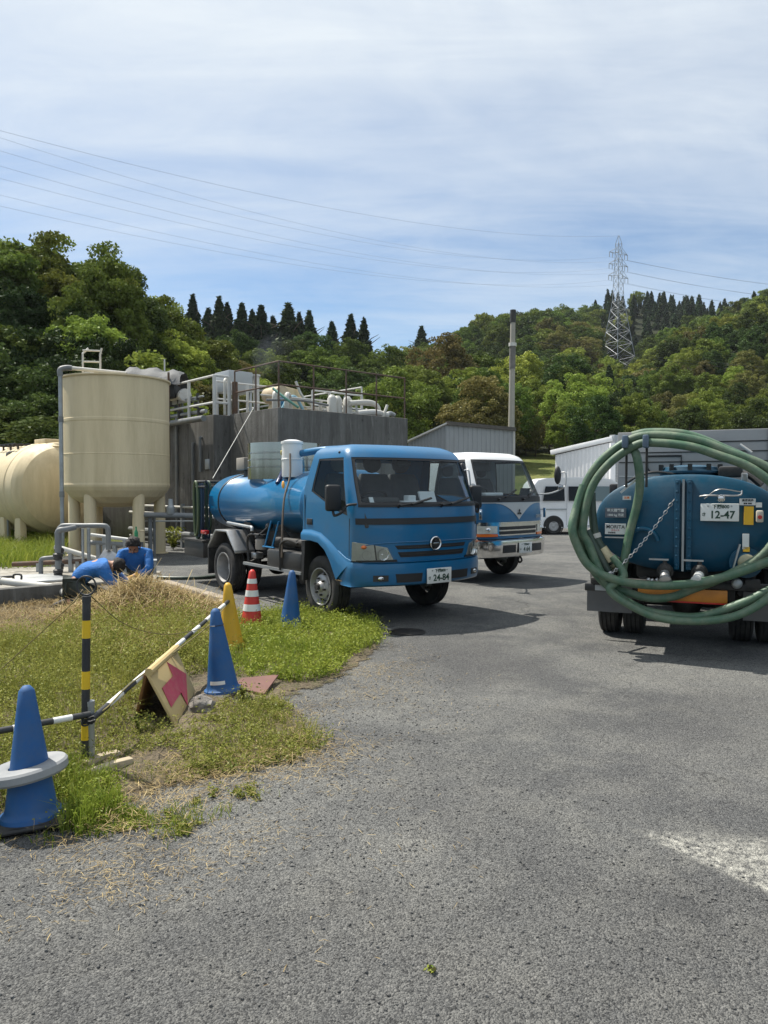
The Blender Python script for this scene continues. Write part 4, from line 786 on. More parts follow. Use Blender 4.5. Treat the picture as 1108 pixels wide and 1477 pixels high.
class Cab:
    """Cab-over shell lofted from level outlines; window openings are left out of the sheet and filled with panes."""
    def __init__(s, w, xf, xs, xr, zb, ztop, P):
        s.bow = 2.7; s.__dict__.update(P); s.w, s.xf, s.xs, s.xr, s.zb, s.ztop = w, xf, xs, xr, zb, ztop
    def W(s, z): return float(np.interp(z, s.wz[0], s.wz[1]))
    def XF(s, z): return float(np.interp(z, s.fz[0], s.fz[1]))
    def XS(s, z): return float(np.interp(z, s.sz[0], s.sz[1]))
    def front(s, y, z, off=0.):
        w, xs = s.W(z), s.XS(z); a = min(abs(y) / w, 1.) ; return V(xs + (s.XF(z) - xs) * (1 - a ** s.bow) ** .62 + off * (1 - a ** 12), y + math.copysign(off * a ** 8, y), z)
    def patch(s, corners, off, nu=8, nv=3):
        """sheet on the front face between four (y,z) corners, stood off by off"""
        a, b, c, d = [V(*p, 0) for p in corners]; rings = []
        for j in range(nv + 1):
            t = j / nv; row = []
            for i in range(nu + 1):
                q = a.lerp(b, i / nu).lerp(d.lerp(c, i / nu), t); row.append(s.front(q.x, q.y, off))
            rings.append(row)
        return rings
    def part(s, name, corners, off, m, par, nu=8, nv=3, thick=.02):
        fr = s.patch(corners, off, nu, nv); bk = s.patch(corners, off - thick, nu, nv); g = MB(); g.loft(fr, closed=False); g.loft(bk, closed=False)
        e = lambda R_: [R_[0][i] for i in range(nu + 1)] + [R_[j][nu] for j in range(1, nv + 1)] + [R_[nv][i] for i in range(nu - 1, -1, -1)] + [R_[j][0] for j in range(nv - 1, 0, -1)]
        g.loft([e(fr), e(bk)], caps=False); return g.build(name, m, par, weld=True)

def SPLIT(g, name, m, par):
    """the +y and -y halves of what g holds, as two parts"""
    for sg in (-1, 1):
        h = MB()
        for f in g.f:
            if sum(g.v[i][1] for i in f) * sg > 0: h.add([g.v[i] for i in f], [tuple(range(len(f)))])
        h.build(name, m, par, weld=True, angle=60)
def build_cab(par, c, m_body, m_upper, side_cols, arch, zwin, zwt, rows_lo, rows_up, win_side, win_front, name='cab_shell', roof_m=None, rear_win=True):
    """side_cols: (x_low, x_belt, x_top) from the front seam back; arch(x): lower edge; zwin(x): window sill line on the side"""
    fy = [0, .2, .4, .58, .72, .82, .885, .92, .955, .98]           # share of the half width on the front
    ncf, ncs = len(fy), len(side_cols); zb = c.zbelt; z0 = c.zbot
    rows = rows_lo + rows_up; nb = len(rows_lo); half = []
    ry = [.8, .5, .0]
    for j, z in enumerate(rows):
        ring = []; w = c.W(z)
        t_lo = (z - z0) / (zb - z0); t_up = (z - zb) / (zwt - zb)
        for f in fy: ring.append(c.front(-f * w, z))
        for (xl, xb, xt) in side_cols:
            if j < nb: x = xl + (xb - xl) * t_lo; zz_ = arch(xl) + (zwin(xb) - arch(xl)) * t_lo
            else:
                tu = min(t_up, 1.); x = xb + (xt - xb) * tu; xe = side_cols[-1][2]; x = xe + (x - xe) * min(1., (c.XS(z) - .012 - xe) / (c.XS(zwt) - xe)) + .12 * max(0, z - zwt) * (1 if x < xe + .15 else 0) if z > zwt else x; zz_ = zwin(xb) + (zwt - zwin(xb)) * tu + max(0, z - zwt)
            over = max(0, z - zwt); x -= 0; ring.append(V(x, -c.W(zz_), zz_))
        xr = ring[-1].x - .03
        for f in ry: ring.append(V(xr, -f * w, ring[-1].z if f == .8 else (z if j >= nb else c.zbot + .35 + (zb - c.zbot - .35) * t_lo)))
        half.append(ring)
    n = len(half[0]); body, upper, gask, pane, roof = MB(), MB(), MB(), MB(), MB(); sidep = MB(); rearp = MB()
    def emit(g, idx, off=0.):
        (j0, k0), (j1, k1), (j2, k2), (j3, k3) = idx; P = [half[a][b] for a, b in idx]
        if off:
            nn = (P[1] - P[0]).cross(P[3] - P[0]); nn = nn.normalized() if nn.length > 0 else V(0, 0, 1)
            cen = V(0.1, 0, 1.3)
            if nn.dot(sum(P, V(0, 0, 0)) / 4 - cen) < 0: nn = -nn
            P = [p + nn * off for p in P]
        g.add(P, [(0, 1, 2, 3)]); g.add([V(p.x, -p.y, p.z) for p in P], [(3, 2, 1, 0)])
    wf0, wf1, wfc = win_front; ws0, ws1, wk0, wk1 = win_side
    for j in range(len(rows) - 1):
        for k in range(n - 1):
            q = [(j, k), (j, k + 1), (j + 1, k + 1), (j + 1, k)]
            if wf0 <= j < wf1 and k < wfc:
                if j in (wf0, wf1 - 1) or k == wfc - 1: emit(gask, q, -.004)
                else: emit(pane, q, -.010)
            elif ws0 <= j < ws1 and wk0 <= k < wk1:
                if j in (ws0, ws1 - 1) or k in (wk0, wk1 - 1): emit(gask, q, -.004)
                else: emit(sidep, q, -.010)
            elif rear_win and ws0 < j < ws1 - 1 and k >= n - 2: emit(rearp, q, -.006)
            elif j >= wf1 and roof_m: emit(roof, q)
            elif roof_m and j >= ws0 : emit(upper, q)
            else: emit(body, q)
    last = half[-1]; pts = last + [V(p.x, -p.y, p.z) for p in last[-2:0:-1]]
    cx_ = sum(p.x for p in pts) / len(pts); top = c.ztop; inner = [V(cx_ + (p.x - cx_) * .55, p.y * .55, top - .008) for p in pts]
    g = roof if roof_m else body; g.loft([pts, inner], caps=False); g.add(inner, [tuple(range(len(inner)))])
    sh = body.build(name, m_body, par, weld=True, angle=40)
    if roof_m: upper.build('pillars', m_upper, par, weld=True, angle=40); roof.build('roof', roof_m, par, weld=True, angle=40)
    gask.build('window_seal', M_TRIM, par, weld=True); pane.build('windscreen', M_GLASS, par, weld=True, angle=60); SPLIT(sidep, 'side_window', M_GLASSS, par)
    if rear_win: rearp.build('rear_window', M_GLASS, par, weld=True)
    MB().bx(last[-1].x - .25, c.XS(z0) - .1, -.74, .74, z0 + .28, z0 + .33).build('cab_floor', M_DASH, par)
    return half

def seats(par, x, z, ys, pale=()):
    for i, y in enumerate(ys):
        g = MB(); g.box((x + .22, y, z), (.46, .46, .14)); so_ = g.build('seat', M_SEAT, par, bevel=.05, seg=3)
        rings = []
        for zz_, w, d in ((.02, .46, .13), (.3, .48, .14), (.52, .44, .11), (.6, .36, .08)):
            cx_ = x - .02 - zz_ * .18; rings.append([V(cx_ + a * d / 2, y + b * w / 2, z + zz_) for a, b in ((1, -.8), (1, .8), (.6, 1), (-.6, 1), (-1, .8), (-1, -.8), (-.6, -1), (.6, -1))])
        MB().loft(rings).build('backrest', M_SEAT, so_, bevel=.01, angle=60); MB().ball((x - .15, y, z + .72), (.06, .13, .11), 12, 8).build('headrest', M_SEATP if i in pale else M_SEAT, so_)
def steering(par, x, y, z):
    g = MB(); d = V(-.55, 0, .83).normalized(); a, b = frame(d); c = V(x, y, z)
    g.tube([c + (a * math.cos(t * math.pi / 14) + b * math.sin(t * math.pi / 14)) * .2 for t in range(28)], .013, 8, closed=True)
    for t in (.5, 2.6, 4.7): g.cyl(c, c + (a * math.cos(t) + b * math.sin(t)) * .2, .014, n=6)
    g.cyl(c, c - d * .35, .03, n=8); g.build('steering_wheel', M_TRIM, par)
def wiper(par, p0, p1, p2):
    g = MB(); g.cyl(p0 - V(.02, 0, .01), p0 + V(.025, 0, .02), .018, n=10); g.tube([p0, p1, p2], .008, 6); d = (p2 - p1); g.tube([p1 - d * .15 + V(.006, 0, -.006), p2 + V(.006, 0, -.006)], .011, 6); return g.build('wiper', M_TRIM, par)
def plate(par, c, right, up, top, main, kana, w=.33, h=.165, split=None, nameit='number_plate'):
    r = Vector(right).normalized(); u = Vector(up).normalized(); n = r.cross(u); c = Vector(c); g = MB(); g.box((0, 0, 0), (w, h, .012)); o = g.build(nameit, M_PLATE, par, bevel=.005)
    M = Matrix((r, u, n)).transposed().to_4x4(); M.translation = c; o.matrix_local = M; k = w / .33
    put_text(top, .042 * k, M_INK, o, (.008, .052 * k, .008), (1, 0, 0), (0, 1, 0), 1., .0009); put_text(main, .098 * k, M_INK, o, (.022 * k, -.025 * k, .008), (1, 0, 0), (0, 1, 0), .95, .0022 * k)
    if kana: put_text(kana, .038 * k, M_INK, o, (-.135 * k, -.022 * k, .008), (1, 0, 0), (0, 1, 0), 1., .001)
    bo = MB()
    for sx_ in (-.1, .1): bo.cyl((sx_ * k, .058 * k, .004), (sx_ * k, .058 * k, .011), .008, n=10)
    bo.build('bolt', M_STEEL, o); return o
def frame_rails(par, x0, x1, z=.58, yw=.36):
    for s in (-1, 1): MB().bx(x0, x1, s * yw - .035, s * yw + .035, z - .09, z + .09).build('chassis_rail', M_CHAS, par, bevel=.008)
    n = int(abs(x1 - x0) / .7)
    for k in range(n + 1): x = x0 + (x1 - x0) * k / n; MB().bx(x - .04, x + .04, -yw, yw, z - .06, z + .05).build('cross_member', M_CHAS, par)
def axle(par, x, yw=.62, z=.35, r=.055, diff=False):
    g = MB(); g.cyl((x, -yw, z), (x, yw, z), r, n=12)
    if diff: g.ball((x, 0, z), (.16, .15, .16), 14, 10)
    g.build('axle', M_CHAS, par)
    for s in (-1, 1):
        g = MB()
        for k in range(4): g.tube([V(x - .5 + .08 * k, s * .45, z + .17 - .025 * k), V(x, s * .45, z + .075 - .022 * k), V(x + .5 - .08 * k, s * .45, z + .17 - .025 * k)], .02, 6)
        g.build('leaf_spring', M_CHAS, par)
def tank_rings(x0, x1, hw_, hh, zc, bulge0, bulge1, n=56, seams=()):
    rings = []
    def ring(x, s): return [V(x, math.copysign(abs(math.cos(a)) ** .86, math.cos(a)) * hw_ * s, zc + math.copysign(abs(math.sin(a)) ** .9, math.sin(a)) * hh * s) for a in [2 * math.pi * k / n for k in range(n)]]
    for s, b in ((.02, 1), (.3, .95), (.55, .82), (.75, .6), (.88, .36), (.96, .15), (.99, .05), (1, 0)): rings.append(ring(x0 - bulge0 * b, s))
    for x in sorted(seams):
        for dx, s in ((-.03, 1), (-.025, 1.008), (.025, 1.008), (.03, 1)): rings.append(ring(x + dx, s))
    for s, b in ((1, 0), (.99, .05), (.96, .15), (.88, .36), (.75, .6), (.55, .82), (.3, .95), (.02, 1)): rings.append(ring(x1 + bulge1 * b, s))
    return rings

# ------------------------------------------------------------------ the blue tanker facing the camera
t1 = thing('tanker_truck', 'blue vacuum tanker truck parked facing out, plate 24-84, its whole side in view', 'truck', (-.06, 8.86, 0), R(-54)); t1.scale = (1.04, 1.04, 1.0)
P = dict(wz=([.4, 1.0, 1.3, 1.55, 1.8, 1.87, 1.92, 1.955, 1.975], [.845, .845, .84, .82, .785, .765, .72, .64, .56]),
         fz=([.4, .7, 1.1, 1.30, 1.80, 1.86, 1.905, 1.945, 1.97], [1.01, 1.01, 1.0, .965, .72, .685, .63, .53, .44]),
         sz=([.4, 1.1, 1.3, 1.8, 1.9, 1.97], [.70, .70, .69, .50, .44, .34]), zbelt=1.30, zbot=.68, bow=2.2)
c = Cab(.845, 0, 0, 0, 0, 1.978, P)
archx = lambda x: float(np.interp(x, [-.4, -.3, -.06, .08, .2, .3, .38, .43, .5, .8], [.86, .87, .875, .86, .80, .71, .60, .50, .485, .47]))
zw = lambda x: float(np.interp(x, [-.3, -.16, -.1, .1, .45, .66, .72], [1.46, 1.45, 1.43, 1.35, 1.22, 1.17, 1.24]))
side_cols = [(.66, .67, .49), (.60, .62, .46), (.585, .60, .445), (.43, .46, .36), (.30, .33, .27), (.2, .22, .2), (.08, .1, .12), (-.06, -.06, .02), (-.13, -.10, -.01), (-.155, -.125, -.03), (-.26, -.24, -.13), (-.295, -.285, -.165)]
half = build_cab(t1, c, M_BLUE, M_BLUE, side_cols, archx, zw, 1.81, [.68, .76, .85, .95, 1.05, 1.15, 1.24, 1.30], [1.325, 1.42, 1.52, 1.62, 1.70, 1.785, 1.81, 1.86, 1.90, 1.935, 1.96], (7, 14, 11, 19), (7, 14, 8))
# front details
c.part('wiper_cowl', [(-.80, 1.30), (.80, 1.30), (.80, 1.272), (-.80, 1.272)], .006, M_TRIM, t1, 60, 1, .01)
c.part('dark_band', [(-.82, 1.155), (.82, 1.155), (.82, 1.09), (-.82, 1.09)], .008, M_TRIM, t1, 60, 1)
g = MB(); 
for yy0, yy1 in ((-.76, -.08), (.08, .76)):
    g.tube([c.front(yy0 + (yy1 - yy0) * k / 10, .90 - .03 * (abs(yy0 + (yy1 - yy0) * k / 10) / .76) ** 6 + .0, .004) for k in range(11)], .006, 6)
g.build('panel_crease', M_BLUE, t1)
for z0_, z1_, y in ((.865, .825, .48), (.795, .74, .45)):
    gr = c.part('grille_slot', [(-y, z0_), (y, z0_), (y - .03, z1_), (-y + .03, z1_)], .004, M_TRIM, t1, 12, 1)
    c.part('grille_bar', [(-y + .02, z0_ - .022), (y - .02, z0_ - .022), (y - .03, z0_ - .03), (-y + .03, z0_ - .03)], .012, M_CHAS, gr, 12, 1, .012)
for s in (-1, 1):
    h = c.part('headlight', [(s * .835, .905), (s * .56, .845), (s * .50, .715), (s * .838, .705)], .004, mat('lamp_housing', (.42, .42, .39), .3, metal=.55, var=.12, vscale=14), t1, 8, 5, .03)
    for yy, zz2, rr_, dd in ((.605, .775, .062, .0), (.745, .765, .05, -.012)):
        p_ = c.front(s * yy, zz2, .010 + dd); ax_ = V(1, s * (.25 if yy < .7 else .7), .05); MB().lathe([(rr_, .012), (rr_ * .93, .008), (rr_ * .7, -.012), (rr_ * .3, -.03), (.016, -.03), (.014, -.008), (.001, -.004)], p_, ax_, 24, caps=False).build('reflector', M_CHROME, h)
    MB().ball(c.front(s * .765, .853, -.004), (.028, .034, .022), 14, 10).build('turn_signal', M_AMBER, h)
    g2 = MB(); g2.loft(c.patch([(s * .838, .908), (s * .555, .848), (s * .495, .712), (s * .84, .702)], .026, 10, 5), closed=False); g2.build('lens_cover', M_LENSG, h, angle=60)
    c.part('lamp_divider', [(s * .685, .872), (s * .675, .87), (s * .66, .712), (s * .67, .712)], .012, M_CHAS, h, 1, 3, .01)
    c.part('lamp_surround', [(s * .84, .712), (s * .47, .718), (s * .46, .695), (s * .84, .69)], .013, M_TRIM, t1, 8, 1)
    MB().box((.47, s * .85, .655), (.10, .03, .055)).build('side_marker', M_AMBER, t1, bevel=.008)
em = MB(); ce = c.front(0, .875, .018); em.lathe([(.068, -.006), (.076, 0), (.068, .008), (.058, 0)], ce, (1, 0, 0), 32, closed=True); eo = em.build('emblem', M_CHROME, t1)
MB().lathe([(.058, -.004), (.058, -.002), (.0001, 0)], ce, (1, 0, 0), 24).build('emblem_disc', M_TRIM, eo); MB().box(ce + V(.004, 0, 0), (.012, .075, .018)).build('emblem_bar', M_CHROME, eo, bevel=.003)
for s in (-1, 1): MB().prism([ce + V(.0, y, z * s) for y, z in ((-.042, .018), (.042, .018), (.018, .05), (-.018, .05))], (.008, 0, 0)).build('emblem_wedge', M_TRIM, eo)
bum = MB(); rings = []
for z, o in ((.43, -.03), (.45, .015), (.50, .028), (.62, .03), (.672, .022), (.69, -.01)):
    w = .852; row = [V(.50, -w, z)] + [c.front(-.845 * math.cos(a) if False else y, z, o) for a, y in [(0, yy) for yy in (-.845, -.838, -.82, -.79, -.75, -.68, -.55, -.4, -.2, 0, .2, .4, .55, .68, .75, .79, .82, .838, .845)]] + [V(.50, w, z)]
    rings.append(row)
bum.loft(rings, closed=False); bo = bum.build('bumper', M_BLUE, t1, weld=True, angle=40)
c.part('bumper_top', [(-.84, .693), (.84, .693), (.84, .69), (-.84, .69)], .024, M_BLUE, bo, 16, 1, .06)
for y0, y1 in ((-.49, -.185), (.19, .49)): c.part('air_duct', [(y0, .565), (y1, .565), (y1 - .015, .475), (y0 + .015, .475)], .033, M_TRIM, bo, 6, 1, .012)
for s in (-1, 1):
    fl = c.part('fog_lamp', [(s * .70, .555), (s * .565, .555), (s * .565, .492), (s * .70, .492)], .035, M_CHAS, bo, 4, 2, .02); MB().ball(c.front(s * .63, .523, .028), (.02, .04, .024), 12, 8).build('fog_lens', M_CHROME, fl)
plate(t1, c.front(.02, .525, .046), (0, 1, 0), (0, 0, 1), '下関800', '24-84', 'さ')
# wheel-arch lip and lower side panels
for s in (-1, 1):
    lip = MB(); out = [(-.29, 1.0), (-.1, 1.005), (.1, .98), (.28, .90), (.45, .80), (.60, .73), (.70, .70)]; inn = [(-.29, .862), (-.08, .868), (.08, .85), (.21, .78), (.32, .66), (.42, .50), (.44, .47)]
    a = [[V(x, s * .842, z) for x, z in out], [V(x, s * .856, z - .03) for x, z in out], [V(x * .8 + x2 * .2, s * .868, z * .8 + z2 * .2 - .012) for (x, z), (x2, z2) in zip(out, inn)], [V(x * .5 + x2 * .5, s * .875, (z + z2) / 2) for (x, z), (x2, z2) in zip(out, inn)], [V(x, s * .872, z + .01) for x, z in inn], [V(x, s * .80, z) for x, z in inn]]
    lip.loft(a, closed=False); lip.build('wheel_arch', M_BLUE, t1, angle=50)
    MB().prism([(.42, s * .80, .49), (.70, s * .80, .49), (.70, s * .80, .71), (.60, s * .80, .73), (.45, s * .80, .80)], (0, s * .055, 0)).build('lower_panel', M_BLUE, t1, bevel=.006)
    MB().bx(.40, .72, s * .70, s * .84, .42, .485).build('step', M_TRIM, t1, bevel=.01); MB().bar((.40, s * .845, .478), (.72, s * .845, .468), .02, .012).build('step_edge', M_CHROME, t1)
    ln = MB(); ln.loft([[V(x, s * .79, z) for x, z in inn[:6]], [V(x, s * .45, z) for x, z in inn[:6]]], closed=False); ln.build('arch_liner', M_TRIM, t1); MB().prism([(-.30, s * .86, .40), (-.30, s * .86, .86), (-.22, s * .86, .86), (-.26, s * .86, .40)], (0, -s * .35, 0)).build('mudguard', M_TRIM, t1)
    hd = MB(); hd.bx(-.20, -.08, s * .842, s * .852, 1.055, 1.125); ho = hd.build('door_handle', M_TRIM, t1, bevel=.01)
    for x0_, x1_, zl, zh in ((.655, .66, .75, 1.15), (-.245, -.25, 1.0, 1.4)): MB().bar((x0_, s * .8435, zl), (x1_, s * .8425, zh), .008, .006, up=(0, 1, 0)).build('door_gap', M_TRIM, t1)
    # mirror on its arm
    mo = MB(); mo.box((.57, s * .985, 1.37), (.07, .17, .28)); mo_ = mo.build('mirror', M_TRIM, t1, bevel=.028, seg=3); MB().box((.533, s * .985, 1.37), (.004, .14, .245)).build('mirror_glass', M_MIRROR, mo_)
    MB().tube(smooth_path([(.57, s * .985, 1.24), (.58, s * .985, 1.20), (.61, s * .985, 1.185), (.67, s * .94, 1.22), (.70, s * .90, 1.29), (.735, s * .80, 1.305)], 5), .014, 8).build('mirror_arm', M_TRIM, mo_)
    wheel(t1, 0, s * .70, s, False)
    wheel(t1, -2.5, s * .74, s, True, convex=False)
for y in (-.42, .12): wiper(t1, c.front(y, 1.285, .014), c.front(y + .18, 1.315, .022), c.front(y + .42 if y < 0 else y + .5, 1.37, .014))
seats(t1, -.02, 1.05, (-.42, .02, .44), pale=(0,)); steering(t1, .40, -.42, 1.33)
dsh = MB(); dsh.loft([[V(.42, y, 1.05), V(.42, y, 1.27), V(.55, y, 1.32), V(.80, y, 1.27), V(.84, y, 1.05)] for y in (-.76, .76)]); dsh.build('dashboard', M_DASH, t1, bevel=.02)
MB().box((.62, -.42, 1.335), (.22, .36, .08)).build('instrument_hood', M_DASH, t1, bevel=.03); pa = MB(); pa.box((.66, .18, 1.37), (.02, .22, .14), Euler((0, R(-22), 0))); pa.build('document', M_PAPER, t1); MB().box((.70, -.1, 1.32), (.16, .26, .03)).box((.68, -.08, 1.36), (.1, .1, .07)).build('tissue_box', M_PAPER, t1, bevel=.01); MB().box((.735, -.62, 1.335), (.01, .05, .09), Euler((0, R(-25), 0))).build('permit_card', M_PAPER, t1)
MB().box((.40, .05, 1.76), (.03, .2, .06)).build('rear_view_mirror', M_TRIM, t1, bevel=.012)
rl = MB(); rl.ball((.35, -.765, 1.87), (.015, .012, .014), 8, 6); rl.build('roof_clip', M_TRIM, t1)
# chassis, tank and gear
frame_rails(t1, -3.8, .75); axle(t1, 0); axle(t1, -2.5, diff=True)
MB().bx(-.2, .7, -.3, .3, .42, .62).build('engine', M_CHAS, t1, bevel=.03)
tk = MB().loft(tank_rings(-3.32, -.5, .70, .44, 1.27, .18, .16, seams=(-.62, -2.95)), caps=True).build('tank', M_BLUE2, t1, angle=60)
for x in (-2.95,): MB().tube([V(x, math.copysign(abs(math.cos(a)) ** .86, math.cos(a)) * .707, 1.27 + math.copysign(abs(math.sin(a)) ** .9, math.sin(a)) * .447) for a in [2 * math.pi * k / 60 for k in range(60)]], .014, 6, closed=True).build('tank_strap', M_BLACK, tk)
MB().bx(-2.8, -.4, -.40, .40, .67, .90).build('tank_cradle', M_CHAS, t1, bevel=.02)
for x in (-2.2, -1.3, -.6):
    for s in (-1, 1): MB().prism([(x - .1, s * .42, .70), (x + .1, s * .42, .70), (x + .1, s * .62, 1.0), (x - .1, s * .62, 1.0)], (0, 0, -.02)).build('saddle', M_CHAS, t1)
# polished drum, filter canister, pipes on top
dr = MB(); dr.lathe([(.50, 0), (.50, .16), (.508, .165), (.508, .175), (.50, .18), (.50, .26), (.508, .265), (.508, .275), (.50, .28), (.50, .35), (.508, .355), (.508, .365), (.50, .37), (.50, .50), (.492, .50), (.492, 0)], (-1.98, -.16, 1.60), n=56, closed=True); dro = dr.build('drum_guard', M_MIRROR, t1, angle=30)
MB().lathe([(.30, 0), (.30, .05), (.24, .1), (.10, .12), (.02, .12)], (-1.98, -.16, 1.70), n=32).build('manhole_lid', M_BLUE2, t1)
ca = MB(); ca.lathe([(.125, 0), (.13, .02), (.13, .22), (.137, .225), (.137, .24), (.13, .245), (.13, .43), (.14, .435), (.14, .465), (.06, .49), (.02, .49)], (-1.25, -.45, 1.62), n=32); cao = ca.build('filter_canister', M_WTOP, t1); MB().lathe([(.035, 0), (.035, .004), (.001, .005)], (-1.34, -.55, 1.94), (-.72, -.7, 0), 20).build('yellow_sticker', mat('sticker_yellow', (.7, .6, .1), .5), cao)
vpipe(t1, [(-1.15, -.38, 1.93), (-.8, -.28, 1.96), (-.52, -.14, 1.96), (-.43, -.1, 1.90), (-.42, -.08, 1.60)], .045, M_BLUE2, 'suction_pipe', 14); vpipe(t1, [(-1.40, -.47, 1.80), (-1.42, -.49, 1.70), (-1.40, -.55, 1.60), (-1.36, -.60, 1.54)], .03, mat('navy_pipe', (.005, .02, .09), .4), 'drain_pipe', 12); vpipe(t1, [(-.5, -.3, 1.95), (-.56, -.36, 1.9), (-.6, -.45, 1.75)], .03, M_BLACK, 'valve_pipe', 10)
vpipe(t1, [(-1.12, -.55, 1.92), (-1.0, -.62, 1.62), (-.92, -.74, 1.35), (-.86, -.80, 1.0), (-.84, -.82, .62)], .013, mat('brown_hose', (.16, .12, .09), .7), 'sight_hose', 8); MB().ball((-1.06, -.68, 1.52), (.03, .015, .05), 10, 8).build('orange_tag', mat('tag_orange', (.85, .42, .08), .6), t1)
gbx = MB(); gbx.box((-2.78, -.33, 1.84), (.26, .24, .18)); gbo = gbx.build('grey_box', mat('warm_grey_box', (.30, .27, .23), .6, var=.1), t1, bevel=.01); MB().lathe([(.10, 0), (.085, .06), (.075, .2)], (-2.74, -.32, 1.60), n=18).build('pedestal', M_BLACK, gbo)
vpipe(t1, [(-2.55, -.2, 1.9), (-2.2, -.25, 2.0), (-2.1, -.1, 2.02)], .012, M_STEEL, 'bent_rod', 8)
# rear hose rack
rk = MB()
for z in (1.50, 1.58): rk.tube([(-3.66, -.75, z), (-3.66, .75, z), ], .02, 8); rk.tube([(-3.66, -.75, z), (-3.3, -.75, z)], .02, 8)
rk.tube([(-3.70, -.70, .6), (-3.70, -.70, 1.6)], .022, 8); rk.tube([(-3.70, .70, .6), (-3.70, .70, 1.6)], .022, 8); rko = rk.build('hose_rack', M_BLACK, t1)
rb = random.Random(2)
for k in range(9):
    x = -3.58 - .02 * (k % 4) + rb.uniform(-.03, .03); y = -.60 - .05 * (k % 5); bz = rb.uniform(.66, .86); mh = [mat('dark_green_hose', (.02, .05, .028), .5), mat('olive_hose', (.10, .13, .06), .5), mat('blue_hose', (.012, .035, .07), .5)][k % 3 if k != 1 else 2]
    vpipe(t1, [(x - .07, y, 1.1), (x - .07, y, 1.45), (x, y, 1.585), (x + .07, y, 1.45), (x + .08, y, 1.0), (x + .04, y, bz), (x - .03, y, bz), (x - .07, y, 1.1)], .017, mh, 'coiled_hose', 8)
MB().bx(-4.0, -3.25, -.82, .82, .42, .66).build('rear_locker', M_BLACK, t1, bevel=.015); MB().bx(-4.02, -3.23, -.84, .84, .66, .69).build('rear_deck', M_BLACK, t1); MB().bx(-3.4, -3.25, -.80, -.72, .78, .84).build('tail_lamp', M_REDL, t1, bevel=.012)
for s in (-1, 1):
    fe = MB(); pr = [(-2.96, .60), (-2.96, .64), (-2.70, .885), (-2.30, .885), (-2.05, .62), (-2.05, .58), (-2.33, .86), (-2.68, .86)]
    fe.prism([(x, s * .58, z) for x, z in pr], (0, s * .29, 0)); fe.build('rear_fender', M_STEEL if s < 0 else M_STEEL, t1, bevel=.006)
    MB().bx(-2.98, -2.955, s * .56, s * .86, .22, .62).build('mud_flap', M_RUB, t1)
    MB().bar((-1.92, s * .80, .46), (-.40, s * .80, .46), .03, .035).build('side_guard', M_PIPEG, t1); 
    for x in (-1.85, -1.2, -.5): MB().bar((x, s * .78, .46), (x, s * .45, .58), .03, .03).build('guard_bracket', M_CHAS, t1)
    MB().bx(-1.28, -.42, s * .46, s * .80, .46, .70).build('battery_box' if s > 0 else 'tool_box', mat('dark_grey_box', (.02, .021, .023), .45, var=.2, dirt=(.08, .07, .055), dirt_amt=.35), t1, bevel=.03)
    vpipe(t1, [(-2.6, s * .72, .98), (-1.9, s * .76, .955), (-1.75, s * .77, .95), (-1.72, s * .78, .90)], .022, M_PIPEG, 'air_pipe', 10)
    for x in (-1.42, -1.22): vpipe(t1, [(x + .08, s * .70, 1.05), (x + .02, s * .76, .72)], .012, M_BLUE2, 'step_rail', 8, 0)
    vpipe(t1, [(-1.45, s * .76, .715), (-1.15, s * .76, .715)], .012, M_BLUE2, 'step_rung', 8, 0); MB().cyl((-1.25, s * .66, .80), (-.35, s * .66, .80), .05, n=14).build('air_tank', M_CHAS, t1)
    vpipe(t1, [(-.88, s * .82, .46), (-.88, s * .82, .72), (-.84, s * .82, .80), (-.72, s * .80, .84), (-.60, s * .74, .80)], .017, M_BLACK, 'pipe_loop', 8); vpipe(t1, [(-1.86, s * .76, .48), (-1.88, s * .77, .76), (-1.8, s * .77, .85), (-1.55, s * .76, .86)], .016, M_BLACK, 'pipe_loop', 8)
MB().lathe([(.07, 0), (.075, .02), (.075, .13), (.055, .15)], (-1.62, -.70, .66), n=20).build('oil_bottle', mat('milky_plastic', (.30, .27, .24), .4), t1); MB().cyl((-1.62, -.70, .82), (-1.62, -.70, .86), .08, n=20).build('bottle_cap', M_BLACK, t1); MB().lathe([(.15, 0), (.17, .03), (.17, .16), (.1, .2)], (-1.0, -.3, .24), n=24).build('muffler', M_CHAS, t1); MB().box((-1.78, -.68, .57), (.14, .12, .08)).build('valve_block', M_STEEL, t1, bevel=.015)
vpipe(t1, [(-1.5, -.64, .98), (-1.62, -.66, .90), (-1.68, -.7, .84)], .02, M_BLACK, 'valve', 8); MB().ball((-1.55, -.62, .97), (.05, .05, .05), 10, 8).build('valve_body', M_BLACK, t1)
# ------------------------------------------------------------------ the white-roofed truck behind
t2 = thing('tanker_truck', 'blue truck with a white roof and chrome bumper half hidden behind the front tanker', 'truck', (1.53, 12.24, 0), R(-48.5))
P = dict(wz=([.4, 1.0, 1.3, 1.6, 1.9, 1.96, 2.01, 2.045, 2.06], [.80, .80, .79, .755, .70, .675, .63, .56, .48]),
         fz=([.4, .7, 1.1, 1.34, 1.92, 1.97, 2.01, 2.04, 2.06], [.90, .90, .895, .87, .62, .58, .52, .44, .34]),
         sz=([.4, 1.1, 1.34, 1.92, 2.0, 2.06], [.70, .70, .68, .42, .36, .26]), zbelt=1.34, zbot=.70)
c = Cab(.80, 0, 0, 0, 0, 2.068, P)
a2 = lambda x: float(np.interp(x, [-.5, -.35, -.06, .08, .2, .3, .38, .43, .5, .8], [.86, .87, .875, .86, .80, .71, .60, .50, .485, .47])); zw2 = lambda x: float(np.interp(x, [-.5, .2, .66], [1.38, 1.36, 1.30]))
